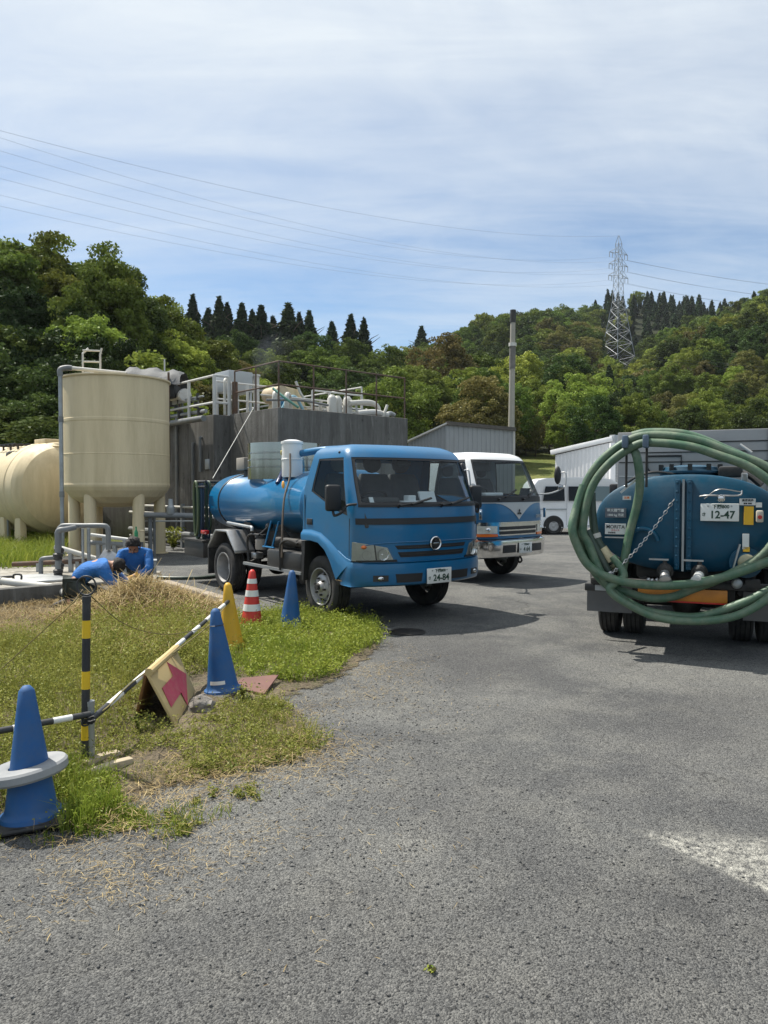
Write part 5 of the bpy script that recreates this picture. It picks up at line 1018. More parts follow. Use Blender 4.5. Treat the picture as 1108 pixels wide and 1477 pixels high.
sc2 = [(.66, .66, .41), (.60, .61, .38), (.585, .59, .365), (.43, .44, .30), (.30, .31, .22), (.2, .2, .14), (.08, .08, .04), (-.06, -.06, -.06), (-.2, -.19, -.15), (-.22, -.21, -.17), (-.42, -.40, -.32), (-.46, -.44, -.36)]
build_cab(t2, c, M_BLUE, M_WTOP, sc2, a2, zw2, 1.93, [.70, .80, .90, 1.0, 1.1, 1.2, 1.26, 1.34], [1.365, 1.46, 1.56, 1.68, 1.80, 1.90, 1.93, 1.97, 2.0, 2.03, 2.05], (7, 14, 11, 19), (7, 14, 8), roof_m=M_WTOP)
c.part('dark_band', [(-.785, 1.345), (.785, 1.345), (.785, 1.262), (-.785, 1.262)], .009, M_TRIM, t2, 60, 1); c.part('pale_line', [(-.785, 1.259), (.785, 1.259), (.785, 1.247), (-.785, 1.247)], .009, M_GREYP, t2, 60, 1)
vv = MB(); up_, lo_ = [], []
for k in range(21):
    y = -.50 + k * .05; zl = 1.245 - .255 * (1 - abs(y) / .5) ** 1.9; up_.append(c.front(y, 1.248, .007)); lo_.append(c.front(y, zl - .002, .007))
vv.loft([up_, lo_], closed=False); vv.build('silver_chevron', M_GREYP, t2)
ce = c.front(0, 1.10, .012); eo = None
for k in range(3):
    a = R(90 + 120 * k); d = V(0, math.cos(a), math.sin(a)); p_ = V(0, -math.sin(a), math.cos(a)); o_ = MB().prism([ce, ce + d * .028 + p_ * .016, ce + d * .056, ce + d * .028 - p_ * .016], (.008, 0, 0)).build('emblem_diamond' if k else 'emblem', M_TRIM, eo or t2); eo = eo or o_
put_text('CANTER', .07, M_GREYP, t2, c.front(.58, 1.03, .01), (-.3, 1, 0), (0, 0, 1), 1.0, .001)
c.part('chrome_strip', [(-.80, .955), (.80, .955), (.80, .93), (-.80, .93)], .014, M_CHROME, t2, 60, 1); gp = c.part('grille_panel', [(-.79, .93), (.79, .93), (.79, .745), (-.79, .745)], .008, M_CHROME, t2, 60, 1)
for z0_, z1_ in ((.885, .835), (.815, .765)): c.part('grille_slot', [(-.46, z0_), (.46, z0_), (.45, z1_), (-.45, z1_)], .013, M_TRIM, gp, 10, 1, .01)
for s in (-1, 1):
    h = c.part('headlight', [(s * .785, .90), (s * .50, .90), (s * .50, .785), (s * .785, .785)], .02, M_LENS, t2, 6, 2, .03); MB().ball(c.front(s * .64, .84, .0), (.03, .06, .045), 12, 8).build('reflector', M_CHROME, h)
    c.part('turn_signal', [(s * .79, .78), (s * .49, .775), (s * .49, .735), (s * .79, .735)], .02, M_AMBER, t2, 6, 1, .03); MB().box((.80, s * .80, 1.08), (.05, .02, .16)).build('chrome_vent', M_CHROME, t2, bevel=.008)
rings = []
for z, o in ((.40, -.02), (.42, .03), (.50, .045), (.62, .05), (.67, .045), (.69, .0)):
    rings.append([V(.35, -.84, z)] + [c.front(y, z, o) + V(0, .04 * y / .8, 0) for y in (-.80, -.795, -.78, -.75, -.7, -.6, -.4, -.2, 0, .2, .4, .6, .7, .75, .78, .795, .80)] + [V(.35, .84, z)])
bo = MB().loft(rings, closed=False).build('bumper', M_CHROME, t2, weld=True, angle=40)
for y0, y1, z0_, z1_ in ((-.42, -.14, .60, .48), (.30, .58, .60, .48), (-.80, -.72, .61, .55), (.72, .80, .61, .55)): c.part('bumper_opening', [(y0, z0_), (y1, z0_), (y1, z1_), (y0, z1_)], .056, M_TRIM, bo, 4, 1, .01)
plate(t2, c.front(.085, .545, .066), (0, 1, 0), (0, 0, 1), '下関800', '4 64', 'い', w=.32); g = MB(); g.tube(smooth_path([(.80, .1, .42), (.86, .1, .38), (.88, .1, .33), (.84, .1, .30), (.81, .1, .33)], 4), .015, 6); g.build('tow_hook', M_CHAS, t2)
for s in (-1, 1):
    m_ = MB(); m_.ball((.78, s * 1.19, 1.70), (.055, .07, .155), 14, 10); mo_ = m_.build('mirror', M_TRIM, t2); MB().tube(smooth_path([(.70, s * .74, 1.38), (.84, s * .93, 1.40), (.93, s * 1.16, 1.50), (.94, s * 1.20, 1.62), (.92, s * 1.21, 1.74), (.82, s * 1.20, 1.74)], 5), .013, 8).build('mirror_arm', M_GREYP, mo_); MB().ball((.90, s * 1.10, 1.50), (.04, .07, .05), 12, 8).build('round_mirror', M_MIRROR, mo_)
    wheel(t2, 0, s * .66, s); wheel(t2, -2.5, s * .70, s, True, convex=False)
    MB().prism([(-2.95, s * .56, .60), (-2.7, s * .56, .88), (-2.3, s * .56, .88), (-2.05, s * .56, .60), (-2.08, s * .56, .58), (-2.32, s * .56, .85), (-2.68, s * .56, .85)], (0, s * .28, 0)).build('rear_fender', M_STEEL, t2)
for y in (-.45, .12): wiper(t2, c.front(y, 1.30, .016), c.front(y + .18, 1.36, .022), c.front(y + .46, 1.46, .014))
seats(t2, -.1, 1.05, (-.42, .02, .42)); steering(t2, .36, -.42, 1.36); MB().loft([[V(.36, y, 1.05), V(.36, y, 1.30), V(.5, y, 1.36), V(.76, y, 1.30), V(.78, y, 1.05)] for y in (-.72, .72)]).build('dashboard', M_DASH, t2, bevel=.02); MB().box((.60, -.35, 1.385), (.2, .42, .05)).build('document', M_PAPER, t2, bevel=.015); MB().box((.40, -.36, 1.82), (.02, .5, .14)).build('sun_visor', M_DASH, t2, bevel=.01)
frame_rails(t2, -3.3, .7); axle(t2, 0); axle(t2, -2.5, diff=True); MB().bx(-.3, .6, -.3, .3, .40, .64).build('engine', M_CHAS, t2, bevel=.03)
MB().loft(tank_rings(-3.0, -.75, .70, .44, 1.24, .18, .16)).build('tank', M_BLUE2, t2, angle=60); MB().bx(-2.9, -.6, -.4, .4, .67, .90).build('tank_cradle', M_CHAS, t2, bevel=.02)
MB().bx(-1.4, -.6, .46, .78, .45, .70).build('tool_box', M_CHAS, t2, bevel=.02)

# ------------------------------------------------------------------ the tanker seen from behind
t3 = thing('tanker_truck', 'dark blue vacuum tanker seen from behind with green hoses looped over its back', 'truck', (3.01, 7.28, 0), R(67))
for s in (-1, 1): wheel(t3, 0, s * .72, s, True, convex=False); wheel(t3, 2.5, s * .70, s)
frame_rails(t3, -.86, 3.2); axle(t3, 0, diff=True); axle(t3, 2.5)
tk = MB().loft(tank_rings(-.86, 1.75, .775, .43, 1.16, .10, .16, n=64, seams=(-.8, .4))).build('tank', M_TEAL, t3, angle=60); MB().bx(-.8, 1.8, -.42, .42, .66, .80).build('tank_cradle', M_CHAS, t3, bevel=.02)
XR = -.975
fl = MB()
for y in (.075, -.02): fl.bx(XR - .012, XR + .10, y - .022, y + .022, .76, 1.545)
fo_ = fl.build('seam_flange', M_TEAL, tk, bevel=.006); MB().bx(XR - .028, XR + .1, .018, .036, .75, 1.55).build('seam_gasket', M_PIPEG, fo_)
for y in (.078, -.023):
    for k in range(10): MB().lathe([(.012, 0), (.011, .008), (.004, .012)], (XR - .012, y, .80 + k * .08), (-1, 0, 0), 8).build('bolt', M_TEAL, fo_)
plate(t3, (XR - .03, -.26, 1.265), (0, -1, 0), (0, 0, 1), '下関800', '12-47', 'さ', w=.30, h=.15)
lp = MB(); lp.tube(smooth_path([(XR - .02, -.10, 1.40), (XR - .06, -.18, 1.41), (XR - .06, -.40, 1.41), (XR - .05, -.43, 1.45)], 5), .008, 6); lp.tube(smooth_path([(XR - .02, -.14, 1.38), (XR - .07, -.25, 1.46), (XR - .05, -.42, 1.44)], 5), .005, 6); lpo = lp.build('lamp_bracket', M_STEEL, t3); MB().ball((XR - .07, -.27, 1.385), (.03, .033, .033), 14, 10).build('plate_lamp', M_CHROME, lpo)
def sticker(y, z, w, h, m, lines=(), name='sticker'):
    o = MB().box((XR + .02 - .02, y, z), (.03, w, h)).build(name, m, t3)
    for s_, dy, dz, size, mm, sx_ in lines: put_text(s_, size, mm, o, (XR - .0165, y + dy, z + dz), (0, -1, 0), (0, 0, 1), sx_, .0006)
    return o
M_YEL = mat('yellow_label', (.72, .42, .02), .5, var=.08); M_WLAB = mat('white_label', (.66, .67, .65), .5, var=.05, dirt=(.4, .38, .33), dirt_amt=.3)
sticker(-.485, 1.24, .072, .155, M_YEL); sticker(-.475, 1.355, .12, .055, M_WLAB, [('高圧洗浄', 0, .012, .022, M_INKB, 1), ('■■ ■■', 0, -.014, .016, M_INKB, 1)]); sticker(-.56, 1.33, .045, .04, M_WLAB)
bx_ = MB().box((XR - .03, -.565, 1.235), (.07, .055, .10)).build('switch_box', mat('beige_plastic', (.5, .46, .38), .5, dirt=(.25, .2, .15), dirt_amt=.5, dscale=9), t3, bevel=.012); MB().cyl((XR - .06, -.565, 1.23), (XR - .075, -.565, 1.23), .017, n=12).build('button', M_REDL, bx_)
sticker(.59, 1.25, .18, .085, mat('grey_label', (.10, .11, .13), .5, var=.2), [('最大積載量', 0, .02, .030, M_WLAB, 1), ('1800 kg 汚泥', 0, -.02, .026, M_WLAB, 1)])
sticker(.59, 1.105, .18, .095, M_WLAB, [('MORITA', 0, .018, .045, M_INKB, .95), ('エコノス', 0, -.012, .018, M_REDL, 1), ('株式会社', .03, -.034, .016, M_INKB, 1)]); sticker(.495, 1.385, .07, .035, M_WLAB, [('注意', 0, 0, .024, M_AMBER, 1)])
MB().bar((XR - .02, .68, 1.03), (XR - .02, .49, 1.03), .012, .012).build('grab_bar', M_STEEL, t3); MB().bar((XR - .03, .45, 1.355), (XR - .03, .31, 1.355), .012, .012).build('grab_bar', M_TEAL, t3)
sc_ = MB(); sc_.tube([V(XR - .01, .36 + .13 * math.cos(a), .98 + .13 * math.sin(a)) for a in [R(10 + 10 * k) for k in range(17)]], .018, 8); sc_.build('hatch_ring', M_TEAL, t3)
# low valves, flange and step bar
for y, pale in ((.17, False), (-.11, True)):
    vb = MB(); vb.cyl((XR + .06, y, .74), (XR - .10, y, .74), .045, n=14); vb.ball((XR - .04, y, .76), .06, 12, 8); vb.cyl((XR - .04, y, .76), (XR - .04, y, .85), .018, n=8); vb.lathe([(.07, 0), (.07, .015), (.05, .02)], (XR + .02, y, .74), (-1, 0, 0), 16); vo_ = vb.build('drain_valve', M_CHAS, t3)
    MB().bar((XR - .05, y + .13, .848), (XR - .05, y - .03, .848), .02, .014).build('valve_handle', M_STEEL, vo_)
    MB().lathe([(.028, 0), (.04, .01), (.042, .09), (.05, .10), (.05, .12), (.03, .13)], (XR - .08, y - (.0 if not pale else 0), .735), (-1, .25 if pale else -.1, -.55), 16).build('valve_nozzle', M_WHITE if pale else M_STEEL, vo_)
fg = MB(); fg.lathe([(.13, 0), (.13, .02), (.08, .022), (.085, .05), (.06, .06), (.03, .062)], (XR + .03, -.47, .84), (-1, 0, 0), 24); fgo = fg.build('inlet_flange', M_TEAL, t3); MB().lathe([(.068, 0), (.072, .03), (.055, .04), (.001, .045)], (XR - .02, -.475, .845), (-1, 0, 0), 22).build('brass_cap', mat('dull_brass', (.34, .31, .2), .4, metal=.5, var=.2), fgo); MB().bar((XR - .05, -.42, 1.0), (XR - .06, -.37, .80), .016, .012).build('lever', M_STEEL, fgo); sticker(-.465, 1.02, .05, .13, M_WLAB); sticker(-.47, .955, .05, .04, M_YEL)
M_ORG = mat('orange_bar_paint', (.55, .20, .02), .45, var=.12, dirt=(.2, .07, .03), dirt_amt=.4, dscale=6)
ob = MB().bx(-1.02, -.985, -.33, .39, .49, .60).build('bumper_board', M_ORG, t3, bevel=.006); MB().bx(-1.022, -.98, -.33, .39, .478, .49).build('red_edge', mat('red_reflective', (.5, .02, .01), .35), ob)
MB().bx(-1.0, -.9, -.80, .80, .60, .66).build('rear_beam', M_CHAS, t3, bevel=.01)
for s in (-1, 1):
    MB().box((-.47, s * .69, .40), (.015, .42, .26)).build('mud_flap', mat('grey_mud_flap', (.12, .12, .122), .6, var=.15, dirt=(.2, .18, .15), dirt_amt=.4), t3); tl = MB().box((-.93, s * .70, .565), (.05, .32, .07)).build('tail_lamp_bar', M_BLACK, t3, bevel=.01); MB().box((-.96, s * .70, .565), (.02, .13, .05)).build('plate_label', M_GREYP if s > 0 else M_REDL, tl)
    MB().bar((-.6, s * .86, .92), (-.9, s * .80, .60), .025, .02).build('stay', M_BLACK, t3); MB().bx(-.55, .55, s * .58, s * .87, .76, .79).build('fender', M_CHAS, t3); MB().bx(.8, 2.0, s * .50, s * .82, .42, .66).build('tool_box', M_CHAS, t3, bevel=.02)
for k, (y, z) in enumerate(((.27, .66), (.30, .665), (.23, .665))): MB().ball((-1.02, y, z), .02, 8, 6).build('fitting', M_STEEL, t3)
MB().bx(-1.0, -.93, -.58, -.46, .60, .70).build('work_lamp_body', M_CHAS, t3, bevel=.01); MB().ball((-1.02, -.40, .665), (.03, .045, .045), 12, 8).build('work_lamp', M_PIPEG, t3)
# manhole and top gear
mh = MB(); mh.lathe([(.27, 0), (.27, .04), (.30, .045), (.30, .065), (.25, .07), (.24, .10), (.10, .12), (.02, .12)], (-.30, -.02, 1.57), n=36); mho = mh.build('manhole', M_TEAL, t3)
for k in range(10): a = 2 * math.pi * k / 10; MB().box((-.30 + .27 * math.cos(a), -.02 + .27 * math.sin(a), 1.66), (.04, .04, .07)).build('clamp', M_BLACK, mho)
vpipe(t3, [(-.55, .10, 1.60), (-.6, .3, 1.62), (-.55, .48, 1.56), (-.5, .6, 1.45)], .012, M_BLACK, 'rail', 8); MB().bar((-.95, .36, 1.60), (-.98, .55, 1.43), .018, .018).build('prop_rod', M_STEEL, t3)
vpipe(t3, [(-.3, -.35, 1.60), (-.35, -.5, 1.60), (-.4, -.62, 1.5)], .03, M_BLACK, 'top_pipe', 10); MB().box((-.45, -.36, 1.62), (.2, .2, .1)).build('valve_block', M_BLACK, t3, bevel=.02); MB().box((-.75, -.46, 1.56), (.06, .05, .09)).build('clip', M_STEEL, t3, bevel=.01)
for y in (.50, .33):
    MB().cyl((-1.0, y, 1.48), (-1.0, y, 1.84), .011, n=8).build('hanger_rod', M_BLACK, t3); MB().box((-1.13, y, 1.875), (.12, .05, .11)).build('hose_clamp', mat('blue_grey_clamp', (.09, .13, .18), .5, var=.15), t3, bevel=.012)
vpipe(t3, [(-1.0, .52, 1.93), (-1.0, .30, 1.935), (-1.0, -.1, 1.93)], .006, M_BLACK, 'top_wire', 6)
# hoses: one long hose in loops, with loose ends, each its own thing hanging on the truck
M_HOSE = mat('green_suction_hose', (.06, .125, .075), .45, var=.2, vscale=4, dirt=(.21, .23, .16), dirt_amt=.75, dscale=7, bump=.002, bscale=40); M_HOSED = mat('dark_green_hose2', (.03, .055, .04), .45, var=.15, dirt=(.12, .13, .1), dirt_amt=.4, dscale=6)
def hose(label, pts, r=.037, m=M_HOSE, n=14, sm=8):
    o = thing('suction_hose', label, 'hose', (3.01, 7.28, 0), R(67), 'green hoses on the tanker seen from behind'); MB().tube(smooth_path([(x, y, z) for x, y, z in pts], sm), r, n).build('tube', m, o); return o
A = [(.94, 1.11), (.86, 1.5), (.71, 1.72), (.5, 1.87), (.3, 1.93), (-.03, 1.9), (-.32, 1.78), (-.62, 1.62), (-.86, 1.38), (-.95, 1.08), (-.85, .76), (-.62, .61), (-.41, .49), (-.12, .385), (.17, .375), (.37, .42), (.57, .53), (.70, .71), (.81, .96), (.85, 1.11)]
B = [(.79, 1.45), (.63, 1.69), (.42, 1.85), (.24, 1.87), (-.03, 1.83), (-.25, 1.75), (-.5, 1.63), (-.72, 1.42), (-.83, 1.15), (-.78, .95), (-.62, .86), (-.47, .81), (-.26, .71), (.03, .655), (.33, .645), (.59, .68), (.80, .77), (.91, .96), (.935, 1.13)]
hose('long green suction hose coiled in two wide loops over the tanker back', [(-1.07 - .002 * i, y + rb.uniform(-.012, .012), z + rb.uniform(-.012, .012)) for i, (y, z) in enumerate(A)] + [(-1.10 - .004 * i, y + rb.uniform(-.012, .012), z + rb.uniform(-.012, .012)) for i, (y, z) in enumerate(B)] + [(-1.10, .915, 1.30), (-1.075, .86, 1.5)])
C_ = [(.95, 1.2), (.84, .85), (.67, .615), (.49, .55), (.29, .505), (.1, .53), (-.05, .60), (-.3, .72), (-.6, .93), (-.78, 1.25), (-.75, 1.45), (-.55, 1.66), (-.3, 1.80), (.0, 1.93), (.3, 1.96), (.45, 1.935)]
hose('thinner green hose slung in the inner low arc above the orange board', [(-1.05 + .001 * i, y, z) for i, (y, z) in enumerate(C_)], .036)
hose('short green hose hanging straight down across the tank face', [(-1.05, .43, 1.80), (-1.10, .41, 1.76), (-1.10, .39, 1.66), (-1.07, .38, 1.5), (-1.03, .41, 1.3), (-1.03, .47, 1.05), (-1.03, .52, .74), (-1.0, .53, .66)], .037)
low = hose('second low green hose crossing in front of the mud flap', [(-1.06, .60, .86), (-1.12, .50, .70), (-1.15, .62, .58), (-1.15, .45, .45), (-1.16, .2, .355), (-1.17, -.1, .35), (-1.17, -.4, .42), (-1.15, -.65, .6), (-1.12, -.85, .9)], .034)
sh_ = hose('dark hose end with a cream wrapped coupling at the tank edge', [(-1.0, .80, 1.43), (-1.0, .79, 1.25), (-1.0, .76, 1.04), (-1.0, .68, .90), (-1.0, .61, .80)], .036, M_HOSED)
MB().tube([(-1.0, .765, 1.06), (-1.0, .752, 1.02)], .046, 14).build('band', M_PVCL, sh_); MB().tube([(-1.0, .70, .93), (-1.0, .62, .815)], .043, 14).build('wrapped_cuff', mat('cream_wrap', (.55, .47, .3), .8, var=.2, vscale=20), sh_); MB().lathe([(.045, 0), (.055, .01), (.055, .03), (.045, .035), (.055, .05), (.055, .07), (.03, .08)], (-1.0, .60, .80), (0, -.65, -.75), 16).build('coupling', mat('dull_brass', (.34, .31, .2)), sh_)
sh2 = hose('dark hose end with a steel coupling below the wrapped one', [(-1.04, .83, 1.09), (-1.04, .76, .94), (-1.04, .66, .76), (-1.04, .62, .70)], .035, M_HOSED); MB().lathe([(.034, 0), (.04, .01), (.04, .05), (.03, .06)], (-1.04, .635, .725), (0, -.45, -.9), 14).build('coupling', M_STEEL, sh2); MB().cyl((-1.04, .85, 1.12), (-1.04, .84, 1.03), .012, n=8).build('steel_pin', M_CHROME, sh2)
# chain
ch = thing('chain', 'steel chain slung diagonally across the tank face', 'chain', (3.01, 7.28, 0), R(67)); ln_ = MB(); lk = None; a0, b0 = V(-1.12, .61, .71), V(-1.0, .11, 1.36); nl = 26
for k in range(nl):
    s_ = k / (nl - 1); p_ = a0.lerp(b0, s_) - V(0, 0, .05 * 4 * s_ * (1 - s_)); q_ = a0.lerp(b0, min(1, s_ + .03)); d_ = (b0 - a0).normalized(); n_ = V(1, 0, 0) if k % 2 else d_.cross(V(1, 0, 0)); pts_ = [p_ + d_ * (.019 * math.cos(a)) + n_ * (.011 * math.sin(a)) for a in [2 * math.pi * j / 10 for j in range(10)]]
    MB().tube(pts_, .0045, 5, closed=True).build('link', M_STEEL, ch)
# headboard and cab beyond
hb = MB().bx(2.02, 2.07, -.88, .86, .8, 2.19).build('headboard', mat('dull_aluminium', (.29, .29, .285), .45, metal=.3, var=.08, dirt=(.12, .11, .1), dirt_amt=.4, dscale=2), t3, bevel=.01)
for z in (1.35, 1.62, 1.80, 1.92, 2.04): MB().bx(2.008, 2.02, -.86, .84, z, z + .012).build('panel_joint', M_CHAS if z != 1.62 else M_WHITE, hb)
MB().tube([V(2.0, .30 + a * .20, 1.78 + b * .10) for a, b in [(-1, 1), (-1, -.5), (-.8, -1), (.8, -1), (1, -.5), (1, 1)]], .012, 6, closed=True).build('window_frame', M_TRIM, hb); MB().bx(2.0, 2.015, -.88, -.86, .8, 2.19).build('edge_post', M_STEEL, hb); vpipe(t3, [(1.95, -.55, 2.0), (1.95, -.68, 1.9)], .018, M_WHITE, 'stay_rod', 8, 0)
P = dict(wz=([.4, 1.0, 1.3, 1.55, 1.8, 1.87, 1.92, 1.955], [.845, .845, .84, .82, .785, .765, .72, .64]), fz=([.4, .7, 1.1, 1.30, 1.80, 1.86, 1.905, 1.945], [.985, .985, .975, .945, .70, .665, .61, .51]), sz=([.4, 1.1, 1.3, 1.8, 1.9, 1.97], [.70, .70, .69, .50, .44, .34]), zbelt=1.30, zbot=.50)
c = Cab(.845, 0, 0, 0, 0, 1.978, P); cabroot = bpy.data.objects.new('cab', None); COL.objects.link(cabroot); cabroot.parent = t3; cabroot.location = (2.5, 0, 0)
build_cab(cabroot, c, M_BLUE, M_BLUE, side_cols, archx, zw, 1.81, [.50, .66, .80, .95, 1.05, 1.15, 1.24, 1.30], [1.325, 1.42, 1.52, 1.62, 1.70, 1.785, 1.81, 1.86, 1.90, 1.935, 1.96], (7, 14, 11, 19), (7, 14, 8), rear_win=False)
for s in (-1, 1): MB().box((.6, s * .99, 1.40), (.07, .16, .28)).build('mirror', M_TRIM, cabroot, bevel=.025)

# ------------------------------------------------------------------ white van
vn = thing('van', 'white van parked beyond the trucks with dark rear side windows', 'van', (5.46, 24.6, 0), R(4))
M_VAN = mat('white_van_paint', (.84, .84, .84), .35, coat=.4, var=.03, dirt=(.45, .43, .4), dirt_amt=.2, dscale=2)
prof = [(-.72, .30), (-.78, .55), (-.79, .95), (-.74, 1.25), (-.62, 1.62), (-.50, 1.76), (-.2, 1.83), (.8, 1.86), (1.6, 1.84), (1.95, 1.79), (2.15, 1.68), (2.55, 1.28), (2.80, 1.05), (3.02, .92), (3.10, .70), (3.10, .35), (3.02, .24), (.45, .20), (-.6, .22)]
cx_, cz_ = 1.1, .95; rings = []
for y, k in ((-.73, .90), (-.745, .965), (-.74, 1.0), (.74, 1.0), (.745, .965), (.73, .90)):
    rings.append([V(cx_ + (x - cx_) * (k if k > .95 else .965), (y if z < 1.1 else y * (1 - .11 * (z - 1.1) / .75)) , cz_ + (z - cz_) * k) for x, z in prof])
MB().loft(rings).build('body', M_VAN, vn, bevel=.0, angle=50)
def vpane(name, pts, m, s):
    yy = lambda z: s * (.752 if z < 1.1 else .752 * (1 - .11 * (z - 1.1) / .75)); o = MB().prism([(x, yy(z), z) for x, z in pts], (0, s * .004, 0)).build(name, m, vn); return o
M_VGL = mat('privacy_glass', (.004, .0045, .005), .18, coat=.15, spec=.2); M_VGL2 = mat('green_tint_glass', (.10, .14, .13), .05, coat=1.)
for s in (-1, 1):
    vpane('side_window', [(-.36, 1.09), (.36, 1.09), (.36, 1.56), (-.26, 1.56)], M_VGL, s); vpane('side_window', [(.50, 1.09), (1.22, 1.09), (1.22, 1.56), (.50, 1.56)], M_VGL, s); vpane('front_door_window', [(1.38, 1.09), (2.42, 1.09), (2.0, 1.56), (1.38, 1.56)], M_VGL2, s)
    MB().bx(-.55, .42, s * .75, s * .757, .80, .835).build('sliding_rail', M_PIPEG, vn); MB().bx(.425, .435, s * .75, s * .755, .30, 1.6).build('door_gap', M_PIPEG, vn); MB().bx(1.30, 1.31, s * .75, s * .755, .30, 1.6).build('door_gap', M_PIPEG, vn); MB().bx(.45, 2.3, s * .752, s * .758, .26, .29).build('sill_strip', M_PIPEG, vn)
    MB().lathe([(.335, 0), (.30, .012), (.30, .0)], (0, s * .745, .28), (0, s, 0), 32, caps=False).build('wheel_arch', M_TRIM, vn); MB().cyl((0, s * .60, .30), (0, s * .7475, .28), .30, n=32).build('arch_well', M_TRIM, vn); MB().cyl((2.4, s * .60, .30), (2.4, s * .7475, .28), .30, n=32).build('arch_well', M_TRIM, vn)
    for x in (0, 2.4):
        w_ = bpy.data.objects.new('wheel', None); COL.objects.link(w_); w_.parent = vn; w_.location = (x, s * .69, .265); w_.scale = (.76, .8, .76); link('tyre', TYRE, w_)
        MB().lathe([(.21, s * .09), (.19, s * .1), (.17, s * .06), (.13, s * .075), (.11, s * .04), (.07, s * .09), (.05, s * .1), (.001, s * .1)], axis=(0, 1, 0), n=28).build('rim', M_RIM, w_)
    MB().ball((2.42, s * .84, 1.12), (.06, .09, .08), 10, 8).build('mirror', M_TRIM, vn)
MB().box((-.79, 0, 1.3), (.01, 1.2, .42), Euler((0, R(14), 0))).build('rear_window', M_VGL, vn); MB().bx(3.0, 3.12, -.66, .66, .3, .45).build('front_bumper', M_VAN, vn, bevel=.03)
MB().bx(-.6, 2.9, -.6, .6, .2, .3).build('underbody', M_TRIM, vn)
# ================================================================== pipework and slab by the tanks
def gp(px, py, z=0.): return G(px, py, z)
slab = MB(); pts = [gp(-40, 862), gp(92, 862), gp(118, 846), gp(225, 840), gp(232, 828), gp(120, 822), gp(-40, 822)]; slab.prism([V(p.x, p.y, .004) for p in pts], (0, 0, .05)); tag(slab.build('pavement', M_CONC2, bevel=.01), kind='structure')
lw = thing('kerb_wall', 'low grey concrete wall beside the metal hatch at the photo edge', 'wall', gp(-30, 880)); a_ = gp(-30, 872) - gp(-30, 880); MB().bar(V(0, 0, .12), gp(92, 868) - gp(-30, 880) + V(0, 0, .12), .16, .24).build('block', M_CONC, lw, bevel=.015)
wp = thing('pale_pipe', 'thick pale plastic pipe lying along the low concrete wall', 'pipe', (0, 0, 0)); a_, b_, c_ = D(-30, 834, 9.9), D(82, 848, 9.6), D(104, 860, 9.25)
MB().tube([a_, b_], .05, 16).build('straight', M_PVCL, wp); MB().tube([b_, b_.lerp(c_, .25)], .06, 16).build('collar', M_PVC, wp); MB().tube([b_.lerp(c_, .1), c_], .052, 16).build('bend', M_PVCL, wp); MB().tube([a_.lerp(b_, .28), a_.lerp(b_, .30)], .057, 16).build('collar', M_PVC, wp)
hp = thing('metal_hatch', 'bright chequered metal hatch plate lying on the concrete slab', 'hatch', (0, 0, 0)); q = [gp(22, 843, .06), gp(96, 838, .06), gp(84, 829, .06), gp(22, 832, .06)]
MB().prism(q, (0, 0, .03)).build('plate', mat('zinc_plate', (.55, .57, .58), .35, metal=.6, var=.12, dirt=(.3, .28, .24), dirt_amt=.4, dscale=3), hp, bevel=.006); h_ = gp(20, 838, .09); MB().tube(smooth_path([h_, h_ + V(0, 0, .09), h_ + V(.11, 0, .09), h_ + V(.11, 0, 0)], 4), .016, 8).build('handle', M_BLACK, hp); MB().tube([h_ + V(-.3, 0, .05), h_ + V(.0, 0, .07)], .02, 8).build('hinge_bar', M_BLACK, hp)
u1 = thing('pipe_assembly', 'grey plastic pipes forming upside-down U bends beside the kneeling workers', 'pipework', gp(86, 834)); O = gp(86, 834); SC_ = 11.9 / 1060
def up_(px, py, dy=0.): return V((px - 86) * SC_, dy, (834 - py) * SC_)
for pts_, r in [([up_(86, 832), up_(86, 775), up_(86, 764), up_(89, 759), up_(95, 757), up_(120, 757), up_(150, 757), up_(156, 759), up_(158, 765), up_(158, 792)], .042), ([up_(96, 834, -.3), up_(96, 775, -.3), up_(96, 766, -.3), up_(99, 762, -.3), up_(106, 761, -.25), up_(113, 759, -.1)], .045), ([up_(63, 828, -.1), up_(63, 812, -.1), up_(64, 806, -.1), up_(69, 804, -.1), up_(84, 803, -.05)], .036), ([up_(128, 826, -.2), up_(128, 760, -.2)], .022), ([up_(133, 820, -.1), up_(133, 760, -.1)], .028)]:
    MB().tube(smooth_path(pts_, 5), r, 14).build('pipe', M_PVC if r > .03 else M_PIPEG, u1)
for px, py, dy in [(86, 800, 0), (86, 822, 0), (96, 805, -.3), (96, 828, -.3)]: MB().lathe([(.05, 0), (.065, .01), (.065, .05), (.075, .06), (.075, .1), (.05, .12)], up_(px, py, dy), n=16).build('valve', M_BLACK, u1)
for y0, y1, x0, x1, r, m_ in [(773, 782, 115, 185, .03, M_WHITE), (785, 788, 110, 165, .045, M_PVC), (791, 815, 60, 140, .045, M_PVCL), (818, 812, -5, 128, .04, M_RUST)]:
    z0_ = (834 - y0) * SC_; k_ = thing('pale_pipe', {773: 'white pipe sloping down behind the workers to the tank leg', 785: 'dark grey pipe lying level behind the workers', 791: 'pale pipe running along the ground beneath the upright tank', 818: 'brown pipe lying across the slab behind the metal hatch'}[y0], 'pipe', O); MB().tube([up_(x0, y0, .5), up_(x1, y1, .5)], r, 12).build('straight', m_, k_)
    for f in (.3, .75): MB().bx(0, 0, 0, 0, 0, 0); q_ = up_(x0, y0, .5).lerp(up_(x1, y1, .5), f); MB().bx(q_.x - .03, q_.x + .03, q_.y - .04, q_.y + .04, 0, max(.03, q_.z)).build('support', M_PIPEG, k_)
